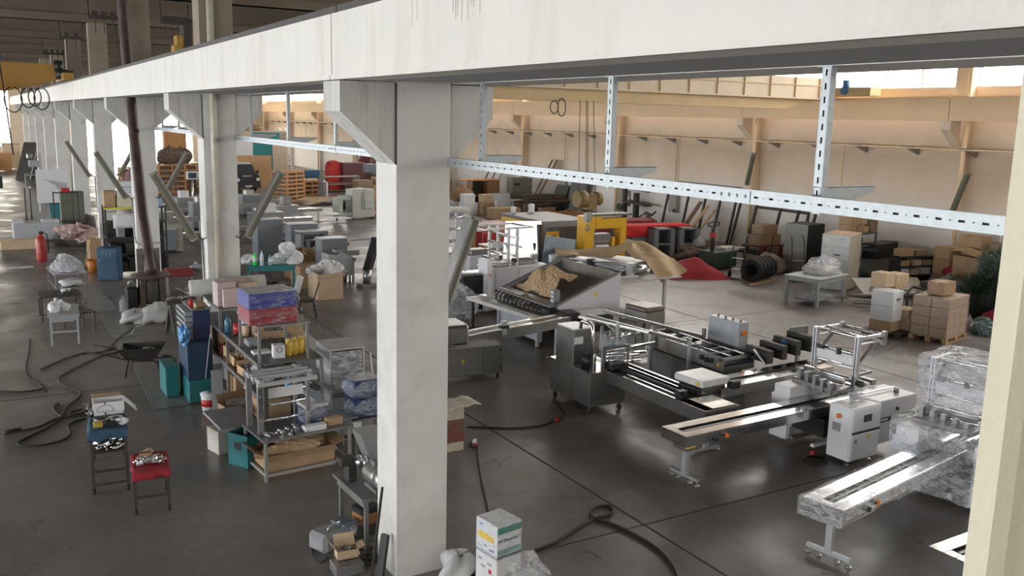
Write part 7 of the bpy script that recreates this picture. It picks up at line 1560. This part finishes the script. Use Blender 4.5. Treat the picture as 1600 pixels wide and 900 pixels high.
# black steel frames leaning on the wall
def lean_frame(y0, y1, z1, label, bars, x0=28.6, x1=29.6, w=.09):
    t = thing('leaning_frame', label, 'frame', (x0, y0, 0), 0)
    L = y1-y0; dx = x1-x0
    for y in [0]+bars+[L]: pr(t, 'upright', iron, (0, y, 0), (dx, y, z1), w)
    pr(t, 'top_bar', iron, (dx, 0, z1), (dx, L, z1), w); pr(t, 'bottom_bar', iron, (0, 0, .05), (0, L, .05), w)
    return t
lean_frame(30.5, 35.2, 2.35, 'large black steel frame leaning on the right wall, left part', [1.0, 2.0, 3.2], 29.0, 29.5)
lean_frame(25.8, 30.1, 2.25, 'large black steel frame leaning on the right wall, right part', [.9, 1.9, 3.3], 28.8, 29.4)
lean_frame(26.4, 29.4, 1.95, 'smaller black frame leaning behind the kraft bundles', [], 29.25, 29.6)
for k, (y, m, lab) in enumerate(((33.0, wood_dk, 'brown plank leaning between the black frames, left'), (32.5, wood, 'pale tall plank leaning between the black frames'), (32.0, wood, 'narrow pale plank leaning between the black frames, right'))):
    t = thing('leaning_plank', lab, 'plank', (28.1, y, 0)); b = MB(); b.bar((0, 0, 0), (1.3, -.25, 1.9-.15*k), .30-.08*k, .04); obj('board', b, m, t)
t = thing('dark_lintel', 'long dark beam fixed on the wall above the leaning frames', 'beam', (30.0, 30.6, 2.55)); pb(t, 'bar', iron, 0, .18, 0, 4.6, 0, .14); pb(t, 'orange_box', mat('orange_small', (.45, .20, .08), .6), -.1, .1, 4.3, 4.7, -.35, -.05)
# drill press, wall boxes
t = thing('drill_press', 'old black drill press with a funnel against the right wall', 'drill press', (29.3, 38.1, 0), .0)
pb(t, 'base', iron, -.3, .4, -.5, .6, 0, .3); pb(t, 'column', iron, .1, .3, .55, .8, .2, 2.2, .02); pb(t, 'column', iron, .05, .3, -.45, -.2, .2, 1.9, .02); pr(t, 'arm', iron, (.2, .7, 2.15), (.2, -1.3, 2.05), .18, .1); pr(t, 'work_table', iron, (.1, .5, 1.45), (.1, -1.4, 1.35), .5, .1); pc(t, 'spindle', steel_dark, (-.05, .0, 1.2), (-.05, .0, 2.0), .09); b = MB(); b.lathe([(.08, 0), (.24, .34), (.22, .34), (.06, 0)], (.1, .1, 2.2)); obj('funnel', b, iron, t); pc(t, 'hand_wheel', iron, (-.25, .6, 1.1), (-.18, .6, 1.1), .2)
t = thing('bench_vice', 'small grey vice machine beside the drill press', 'machine', (29.0, 36.3, 0), 0); pb(t, 'stand', iron, -.2, .3, -.3, .3, 0, .75); pt(t, 'handle', iron, [(-.2, .3, .8), (.0, .0, 1.05), (.1, -.35, .95), (.1, -.6, 1.15)], .05); pb(t, 'jaw', steel_dark, -.15, .2, -.2, .2, .75, .95, .03)
for k, (y, lab) in enumerate(((45.6, 'grey electrical box on the right wall left of the hoist'), (35.5, 'grey electrical box on the right wall above the red covered machines'))):
    t = thing('electrical_box', lab, 'box', (29.98, y-.3, 1.1)); BX = mat('box_beige', (.36, .34, .30), .6); pb(t, 'body', BX, 0, .22, 0, .62, 0, .85, .01); pb(t, 'door', BX, -.015, 0, .03, .59, .03, .82); pb(t, 'socket', black, -.06, -.015, .05, .2, .05, .18); pc(t, 'conduit', BX, (.12, .31, .85), (.12, .31, 3.5), .02)
# corrugated sheets, leaning board, cartons right of the hoist
t = thing('corrugated_sheet', 'grey corrugated sheets leaning on the wall behind the hoist', 'sheets', (29.35, 42.6, 0)); 
for k in range(3):
    b = MB(); b.grid(lambda u, v, k=k: (.55*v+.03*math.sin(60*u)+.06*k, 1.7*u+.1*k, 2.6*v-.1*k*v), 60, 2, False); solidify(obj('sheet', b, mat('corrugated_grey', (.14, .145, .14), .5, .4), t), .01)
t = thing('leaning_board', 'dark grey board leaning left of the corrugated sheets', 'board', (29.2, 44.6, 0)); b = MB(); b.bar((0, .8, 0), (.75, .8, 1.75), .05, 1.3, up=(0, 1, 0)); obj('sheet', b, mat('board_dark', (.10, .10, .09), .7), t)
PL = (('open carton on the wall heap left of the hoist', 28.3, 45.3, .62, (.9, .8, .55), .2, card_lt), ('dim carton on the wall heap, leftmost near the electrical box', 28.2, 46.4, .6, (.7, .7, .5), -.2, mat('dusty_card', (.30, .22, .15), .9)), ('carton at the foot of the wall heap left of the hoist', 27.6, 44.0, 0, (1.0, .9, .6), .1, card), ('second carton at the foot of the wall heap left of the hoist', 27.8, 45.3, 0, (1.1, 1.2, .6), .0, card), ('long carton at the foot of the wall heap left of the hoist', 27.6, 46.7, 0, (1.2, 1.0, .58), .0, mat('dusty_card', (.30, .22, .15), .9)))
for lab, x, y, z, s_, a_, m in PL: carton((x, y, z), s_, a_, lab, m)
solo('orange_cover', MB().blob((0, 0, .25), (1.2, .7, .3), 77, .3, flat=0), mat('rusty_cover', (.36, .20, .11), .9, var=.3), 'rusty orange crumpled cover at the wall below the hoist', 'cover', (28.4, 42.4, 0))
# ================================================================== FAR HALF OF THE RIGHT BAY
# slatted wooden crates, van, partition, boards
def slat_crate(loc, rz, w, d, h, label, n=8):
    t = thing('slatted_crate', label, 'crate', (*loc, 0), rz, 'slatted wooden crates')
    for x in (0, w-.1):
        for y in (0, d-.1): pb(t, 'post', orange_wood, x, x+.1, y, y+.1, 0, h)
    for k in range(n):
        z = .1+(h-.2)*k/(n-1)
        pb(t, 'slat', orange_wood, 0, w, -.02, 0, z-.06, z+.06); pb(t, 'slat', orange_wood, -.02, 0, 0, d, z-.06, z+.06)
        pb(t, 'slat', orange_wood, w, w+.02, 0, d, z-.06, z+.06)
    pb(t, 'post', orange_wood, w/2-.05, w/2+.05, -.03, 0, 0, h); pb(t, 'floor_board', orange_wood, 0, w, 0, d, .0, .08); pb(t, 'lid', wood, -.02, w+.02, -.02, d+.02, h-.03, h); pb(t, 'load', mat('crate_load', (.16, .13, .10), .8, var=.5, scale=4), .12, w-.12, .12, d-.12, .08, h*.9)
    return t
slat_crate((16.85, 57.2), .62, 1.75, 1.3, 2.0, 'tall slatted wooden crate standing free right of the van')
t = thing('delivery_van', 'dark van with white roof parked facing the machines, half behind a column', 'van', (15.55, 65.2, 0), .25)
VB = mat('van_dark', (.03, .032, .036), .35, var=.05); VW = mat('van_white', (.62, .62, .60), .35); GL = mat('van_glass', (.05, .06, .065), .08, spec=.8)
b = MB(); b.prism([(0, .3), (0, 1.05), (.35, 1.22), (4.6, 1.22), (4.6, .3)], 0, 1.9, 'x')
for v in b.b.verts: pass
obj('lower_body', b, VB, t)
b = MB(); b.prism([(.35, 1.22), (1.0, 1.92), (1.3, 2.02), (4.6, 2.0), (4.6, 1.22)], .08, 1.82, 'x'); obj('cab', b, VB, t)
b = MB(); b.prism([(.98, 1.90), (1.3, 2.05), (4.6, 2.04), (4.6, 1.96), (1.3, 1.98)], .06, 1.84, 'x'); obj('roof', b, VW, t)
b = MB(); b._new([(.18, .40, 1.25), (1.72, .40, 1.25), (1.62, .95, 1.87), (.28, .95, 1.87), (.18, .385, 1.26), (1.72, .385, 1.26), (1.62, .93, 1.885), (.28, .93, 1.885)], [(0, 1, 2, 3), (4, 5, 6, 7), (0, 1, 5, 4), (1, 2, 6, 5), (2, 3, 7, 6), (3, 0, 4, 7)]); obj('windscreen', b, GL, t)
for x in (.05, 1.6): pb(t, 'headlight', mat('headlight', (.7, .72, .75), .15, spec=.8), x, x+.26, -.02, .1, .80, 1.02, .02)
pb(t, 'grille', black, .4, 1.5, -.02, 0, .72, .84); pb(t, 'bumper', VB, -.02, 1.92, -.08, .1, .30, .56, .03); pb(t, 'number_plate', paper, .68, 1.2, -.09, -.08, .40, .50); pb(t, 'upper_grille_mark', VW, .6, 1.3, .15, .2, 1.13, 1.18); pb(t, 'mirror', black, 1.93, 2.12, .55, .65, 1.25, 1.52, .02)
for x in (.0, 1.7):
    for y in (.8, 3.6): pc(t, 'wheel', rubber, (x, y, .33), (x+.2, y, .33), .33, n=20)
t = thing('partition_box', 'tall teal partition box with a pale ledge at the far right of the bay', 'partition', (18.0, 72.0, 0), .1); TE = mat('partition_teal', (.015, .20, .21), .6, var=.04)
pb(t, 'teal_wall', TE, .6, 2.75, 0, .1, 0, 4.1); pb(t, 'pale_wall', paper, -.9, .6, .02, .1, 0, 3.7); pb(t, 'side_wall', mat('partition_beige', (.58, .47, .36), .8), 2.15, 3.4, -.02, .02, 0, 3.3); pb(t, 'roof', mat('partition_beige', (.58, .47, .36), .8), -.9, 3.4, .0, 3.0, 4.1, 4.2); pb(t, 'end_wall', mat('partition_beige', (.58, .47, .36), .8), 3.3, 3.4, .0, 3.0, 0, 4.1); pb(t, 'corner_post', mat('partition_beige', (.58, .47, .36), .8), -.9, -.8, 0, .1, 0, 4.1)
for k in range(4): solo('jute_sack', MB().blob((0, 0, .2), (.55, .4, .22), 80+k, .15, flat=0), mat('jute', (.36, .25, .15), .9), 'brown sack on the roof of the teal partition, %s of the pile' % ('lowest left', 'lowest right', 'second', 'topmost')[k], 'sack', (18.1+(.9 if k == 1 else .3*(k > 1)), 72.6, 4.205+(0, 0, .32, .62)[k]))
t = thing('osb_board', 'large orange brown board standing behind the van', 'board', (16.6, 68.9, 0), .1); pb(t, 'panel', mat('osb', (.52, .32, .16), .8, var=.12, scale=8), 0, 2.6, 0, .06, .0, 2.45)
slat_crate((19.3, 61.5), .2, 1.2, 1.0, 1.1, 'low dark slatted crate behind the free standing one', 4)
t = thing('steel_shelf_unit', 'low grey shelf with dark lumber right of the slatted crate', 'shelf', (20.0, 59.5, 0), .1)
for x in (0, 2.6): pb(t, 'upright', steel_dark, x, x+.08, 0, .8, 0, 1.5)
for z in (.3, .9, 1.4): pb(t, 'board', mat('shelf_grey2', (.30, .27, .24), .7), 0, 2.68, 0, .8, z, z+.05)
for k in range(5): pb(t, 'lumber', (iron, wood_dk, card)[k % 3], .2, 2.4-.2*k, .1+.12*k, .2+.12*k, .36+(.55 if k % 2 else 0), .50+(.55 if k % 2 else 0))
b = MB(); b.grid(lambda u, v: (u*3.6+.1*math.sin(5*v), v*2.2+.1*math.sin(6*u), .06+.42*abs(math.sin(2.2*u+1.1*v))*(1-.4*v)+.05*math.sin(14*u+5*v)), 30, 18, False); solidify(solo('kraft_heap', b, kraft, 'kraft paper heap spread on the floor right of the slatted crate', 'paper', (17.6, 54.6, 0), .1), .01)
# white machine on casters in the far aisle
t = thing('white_machine', 'pale greenish machine cabinet with open window on the far aisle', 'machine', (17.25, 46.6, 0), .15); PW = mat('pale_green_white', (.50, .52, .47), .5)
pb(t, 'body', PW, 0, 1.35, 0, .8, .10, 1.62, .03); pb(t, 'side_window', mat('window_dull', (.28, .31, .27), .4), -.01, .0, .1, .7, .35, 1.25); pb(t, 'front_slot', mat('window_dull', (.28, .31, .27), .4), .50, .62, -.01, 0, .55, 1.45); pb(t, 'panel', PW, .7, 1.2, -.06, 0, .55, 1.6, .02); b = MB(); b.prism([(0, 1.62), (.9, 1.66), (1.1, 1.62)], 0, .8); obj('top', b, PW, t)
pb(t, 'side_unit', PW, -.85, -.55, .05, .7, .45, 1.2, .02); pb(t, 'hopper', PW, -.6, .0, .15, .6, 1.05, 1.3, .02); pr(t, 'frame', midgrey, (-1.1, .1, .25), (0, .1, .35), .1); pt(t, 'pipe', paper, [(-1.3, .4, 1.0), (-1.3, .4, 2.0), (-1.5, .4, 2.1)], .05); pb(t, 'out_bed', PW, 1.35, 2.6, .1, .6, .25, .42); pb(t, 'out_rail', steel_dark, 1.35, 2.5, .1, .5, .7, .8)
for x in (.1, 1.2, -.9): caster(t, x, .1, .07)
pb(thing('wood_board', 'orange board edge behind the pale greenish machine', 'board', (18.6, 48.0, 0), .1), 'panel', orange_wood, 0, 1.6, 0, .4, 0, 1.35)
# rolled carpets, red bin, clutter along the far right wall
for k, (y, x, m, lab) in enumerate(((66.5, 25.5, (.22, .08, .08), 'dark red carpet slab leaning at the far wall, leftmost'), (65.0, 25.8, (.30, .17, .16), 'pinkish carpet slab leaning at the far wall, second'), (63.2, 26.1, (.32, .20, .18), 'pinkish carpet slab leaning at the far wall, third'), (61.6, 26.3, (.33, .21, .19), 'pinkish carpet slab leaning at the far wall, fourth'))):
    t = thing('carpet_slab', lab, 'carpet', (x-.6, y, 0)); b = MB(); b.bar((0, 0, 0), (1.2, .0, 3.4), .35, .9); obj('slab', b, mat('carpet_%d' % k, m, .95), t)
t = thing('red_barrel', 'bright red round topped bin at the far wall beside a dark red cabinet', 'bin', (21.9, 63.8, 0), .1); b = MB(); b.prism([(0, 0), (.9, 0), (.9, 1.9), (.75, 2.2), (.45, 2.32), (.15, 2.2), (0, 1.9)], 0, .8); obj('body', b, red, t)
t = thing('maroon_cabinet', 'dark maroon cabinet right of the bright red bin', 'cabinet', (22.9, 63.5, 0), .1); pb(t, 'body', mat('maroon_cab', (.16, .07, .07), .7), 0, 1.7, 0, 1.0, .0, 2.1, .03); pb(t, 'lid', mat('maroon_cab2', (.22, .11, .10), .7), -.03, 1.73, -.03, 1.03, 2.1, 2.16)
t = thing('step_ladder', 'grey tall ladder leaning at the far wall behind the slotted rail', 'ladder', (22.5, 76, 0), .3)
for x in (0, .55): pr(t, 'stile', steel_dark, (x, 0, 0), (x, 1.2, 4.4), .12)
for k in range(9): pr(t, 'rung', steel_dark, (0, .1+.13*k, .3+.46*k), (.55, .1+.13*k, .3+.46*k), .07)
t = thing('blue_chair', 'blue folding machine seat before the ladder', 'seat', (20.9, 66.2, 0)); pb(t, 'seat', mat('seat_blue', (.05, .16, .26), .6), 0, 1.1, 0, .5, .9, 1.5, .05); pr(t, 'leg', iron, (.1, .2, 0), (.1, .2, .9), .08); pr(t, 'leg', iron, (1., .2, 0), (1., .2, .9), .08)
CL = ((23.0, 58.6, .0, 1.5, 1.2, .9, card, 'brown carton of the far heap, lowest left'), (24.6, 58.2, .0, 1.3, 1.1, 1.0, mat('dusty_card', (.30, .22, .15), .9), 'dusty carton of the far heap, lowest middle'), (26.0, 57.6, 0, 1.3, 1.2, 1.25, card_lt, 'pale carton of the far heap, lowest right'), (23.4, 58.7, .905, 1.1, .8, .5, card_lt, 'pale carton upon the lowest left one of the far heap'), (24.8, 58.3, 1.005, .9, .8, .45, card, 'brown carton upon the dusty one of the far heap'), (21.7, 57.6, 0, 1.1, .9, 1.3, mat('dusty_card', (.30, .22, .15), .9), 'dim box left of the far carton heap'))
for x, y, z, w, d, h, m, lab in CL: carton((x, y, z), (w, d, h), .08, lab, m)
t = thing('machine_bench', 'blue grey machine bench beneath the leaning carpets', 'bench', (24.0, 60.9, 0)); pb(t, 'top', steel_dark, 0, 2.4, 0, .9, 1.5, 1.6); pb(t, 'box', mat('bench_blue', (.18, .22, .26), .5), -.4, .4, 0, .8, 1.6, 2.2, .04)
for x in (.1, 2.2): pb(t, 'leg', steel_dark, x, x+.08, .1, .2, 0, 1.5)
solo('black_pile', MB().blob((0, 0, .3), (1.5, .8, .35), 91, .25, 26, 10, flat=0), black, 'black heap of rubber strips on the far floor behind the pale machine', 'heap', (20.0, 52.2, 0))
# right of the nearest column: cluttered corner by the wall
t = thing('green_cupboard', 'dull green steel cupboard among the furniture at the right wall', 'cupboard', (27.7, 47.6, 0), -.1); DG = mat('dull_green', (.20, .21, .17), .6); pb(t, 'body', DG, 0, 1.35, 0, .8, .05, 2.05, .01); pb(t, 'door', DG, .04, .66, -.03, 0, .1, 2.0); pb(t, 'door', DG, .69, 1.31, -.03, 0, .1, 2.0); pb(t, 'vent', black, .1, .5, -.04, -.03, 1.62, 1.75)
t = thing('brown_wardrobe', 'brown wooden wardrobe without doors left of the green cupboard', 'wardrobe', (25.5, 48.6, 0), -.1); BW_ = mat('brown_ward', (.26, .13, .065), .6); 
for x in (0, 1.0, 1.75): pb(t, 'side_panel', BW_, x, x+.06, 0, .8, 0, 1.85)
pb(t, 'top_panel', orange_wood, -.6, 1.85, 0, .85, 1.85, 1.92); pb(t, 'back_panel', iron, .05, 1.75, .74, .8, 0, 1.85); pb(t, 'door', BW_, 1.08, 1.74, -.02, .02, .05, 1.82); pb(t, 'shelf_board', BW_, .06, 1.0, .05, .75, .9, .95)
t = thing('bent_desk', 'grey desk with tilted top in front of the wardrobe', 'desk', (25.2, 45.2, 0), .1); b = MB(); b.bar((.6, 0, .55), (.6, .3, 1.35), 1.2, .04); obj('tilted_top', b, mat('desk_grey', (.30, .32, .33), .5), t)
for x in (0.05, 1.15): pb(t, 'leg', alu, x, x+.06, -.05, .05, 0, .95)
pb(t, 'front_shelf', midgrey, 1.25, 2.3, 0, .8, .88, .93)
for x in (1.3, 2.2): pb(t, 'leg', alu, x, x+.06, .02, .08, 0, .88)
t = thing('timber_stack', 'dark stack of tarpaulin covered boards on the bench right of the desk', 'boards', (27.2, 44.3, 0), -.15); 
for k in range(5): pb(t, 'board', (iron, wood_dk)[k % 2], -.1*k, 2.6-.25*k, .05*k, 1.2, .85+.09*k, .93+.09*k)
for x in (.2, 2.1): pb(t, 'leg', iron, x, x+.15, .1, 1.0, 0, .85)
for k, (x, y, z, s_, m, lab) in enumerate(((24.1, 46.9, 0, (.9, .8, .7), white, 'white carton right beside the nearest column near the wall heap'), (24.15, 47.0, .705, (.7, .6, .5), paper, 'upper white carton right beside the nearest column'), (25.0, 46.3, 0, (1.0, .8, .75), card, 'brown carton of the wall heap, lower'), (25.05, 46.35, .755, (.8, .7, .45), card_lt, 'bright carton of the wall heap on the lower brown one'), (24.6, 44.3, 0, (1.7, .9, .62), card, 'long brown carton in front of the wall heap'))): carton((x, y, z), s_, -.1, lab, m)
t = thing('camping_chair', 'brown canvas sling hung over the wall heap boxes', 'canvas', (24.6, 48.2, 0)); b = MB(); b.blob((0, 0, .8), (.8, .5, .75), 9, .2, flat=0); obj('canvas', b, mat('brown_canvas', (.24, .14, .08), .9), t)
for k, (y, x, lab) in enumerate(((53.4, 28.6, 'dark plank leaning on the wall above the wardrobe, left'), (52.7, 28.7, 'dark plank leaning on the wall above the wardrobe, middle'), (52.0, 28.8, 'pale grey plank leaning on the wall above the wardrobe, right'), (47.1, 28.9, 'brown timber leaning beside the green cupboard, left'), (46.6, 28.9, 'brown timber leaning beside the green cupboard, right'))):
    t = thing('leaning_plank', lab, 'plank', (x-.3, y, 0)); b = MB(); b.bar((0, .3, 0), (1.3, -.5, 3.2), .32, .08); obj('board', b, (iron, wood_dk, midgrey, wood_dk, wood_dk)[k], t)
pb(thing('dark_door', 'dark brown door leaf standing at the column edge near the far wall', 'door leaf', (24.6, 51.5, 0), .1), 'leaf', mat('door_brown', (.14, .11, .09), .7), 0, .8, 0, .08, 0, 3.2)
# rows of grey feeders in the machine field between the columns
def feeder(x, y, rz, k, label):
    t = thing('grey_feeder', label, 'machine', (x, y, 0), rz, 'grey feeders standing in the machine field')
    h = (.95, 1.15, .85, 1.3)[k % 4]; pb(t, 'body', (grey, steel_dark, midgrey)[k % 3], 0, 1.0, 0, .7, .12, h, .02); pb(t, 'top', mat('machine_top', (.62, .64, .66), .3), -.01, 1.01, -.01, .71, h, h+.025)
    pb(t, 'bed', steel_dark, 1.0, 2.4, .15, .55, h*.62, h*.78); pb(t, 'bed_top', SS, 1.0, 2.4, .18, .52, h*.78, h*.79); pb(t, 'leg', alu, 2.2, 2.28, .3, .38, 0, h*.62); pb(t, 'head', (steel, white, steel_dark)[k % 3], .2, .7, .1, .5, h+.025, h+.3+.1*(k % 3), .03); pb(t, 'plinth', black, .05, .95, .05, .65, 0, .12); pb(t, 'leg_foot', steel_dark, 2.0, 2.5, .3, .38, 0, .04)
    return t
spots = [(5.6, 37.5, 'leftmost of the machine field, just right of the flue column'), (6.3, 42.0, 'second from the flue column in the machine field'), (8.2, 39.6, 'in the middle of the field just behind the left lamp'), (8.6, 44.6, 'behind the middle of the machine field'), (6.8, 47.0, 'far left of the machine field'), (10.2, 47.6, 'far middle of the machine field beside the second column'), (11.0, 43.2, 'right of the second column, far one'), (10.4, 39.2, 'right of the second column, nearest the lamp'), (13.0, 45.6, 'right end of the machine field with bright arm'), (12.2, 49.8, 'far right of the machine field, low by the van'), (9.3, 52.5, 'deep in the field before the orange crates')]
for k, (x, y, lab) in enumerate(spots): feeder(x, y, .1, k, 'grey feeder '+lab)
for k, (x, y, z, lab) in enumerate(((10.6, 51.2, .0, 'left crumpled film heap before the van'), (13.2, 53.2, 0, 'right crumpled film heap before the van'))): solo('film_heap', MB().blob((0, 0, .38), (.7, .55, .5), 95+k, .3, 22, 12, flat=0, sharp=True), bag, lab, 'film', (x, y, z))
t = thing('monitor_stand', 'white operator monitor on a stand before the orange crates', 'monitor', (10.35, 53.5, 0)); pc(t, 'pole', steel, (0, 0, 0), (0, 0, 1.8), .05); pb(t, 'housing', paper, -.3, .3, -.12, .12, 1.8, 2.25, .03); pb(t, 'screen', SCREEN, -.22, .22, -.13, -.12, 1.87, 2.18); b = MB(); b.lathe([(0, 0), (.3, 0), (.28, .04), (0, .06)]); obj('foot', b, steel_dark, t)
solo('wrapped_cylinder', MB().lathe([(0, 0), (.5, 0), (.55, .5), (.45, 1.2), (0, 1.4)]), bag, 'pale film wrapped drum right of the operator monitor', 'drum', (11.4, 54.5, 0))
for k, (x, y, h, lab) in enumerate(((10.6, 66.0, 2.0, 'orange slatted crate in the glare left of the second column'), (11.9, 68.2, 1.9, 'orange slatted crate in the glare hidden half by the second column'), (8.6, 68.5, 1.6, 'orange slatted crate farther left in the glare'))): slat_crate((x, y), .1, 1.8, 1.2, h, lab, 6)
for k, (x, y, z, lab) in enumerate(((11.0, 66.4, 2.005, 'brown bundle on the left orange crate in the glare'), (12.2, 68.6, 1.905, 'brown bundle with a white sheet on the half hidden orange crate'))): 
    solo('brown_bundle', MB().blob((.6, .1, .5), (.8, .6, .6), 97+k, .25, flat=0), mat('brown_rags', (.14, .10, .075), .95), lab, 'bundle', (x-.2, y, z))
pb(thing('orange_locker', 'tall orange wooden locker far back in the glare', 'locker', (12.4, 74, 0)), 'body', orange_wood, 0, 1.6, 0, .8, 0, 4.2)
solo('purple_cover', MB().blob((0, 0, 1.0), (1.0, .7, 1.2), 99, .2, flat=0), mat('purple_cover', (.22, .13, .16), .9), 'purple grey cover over goods in the glare beside the third column', 'cover', (9.0, 63.0, 0))
# goods at the far end of the left bay
for k, (x, y, w, h, m, lab) in enumerate(((.6, 92, 2.0, 1.6, orange_wood, 'orange crate stack at the far end of the left bay'), (2.0, 95, 1.4, 2.3, mat('glare_beige', (.6, .48, .34), .8), 'beige tall box at the far end of the left bay'), (-1.2, 90, 1.6, 1.2, mat('glare_grey', (.4, .38, .35), .8), 'grey box at the far end of the left bay'))):
    t = thing('storage_crate', lab, 'crate', (x, y, 0)); pb(t, 'body', m, 0, w, 0, 1.2, .1, h, .03); pb(t, 'lid', wood, -.05, w+.05, -.05, 1.25, h, h+.08); pb(t, 'skid', wood_dk, .1, .25, 0, 1.2, 0, .1); pb(t, 'skid', wood_dk, w-.25, w-.1, 0, 1.2, 0, .1)
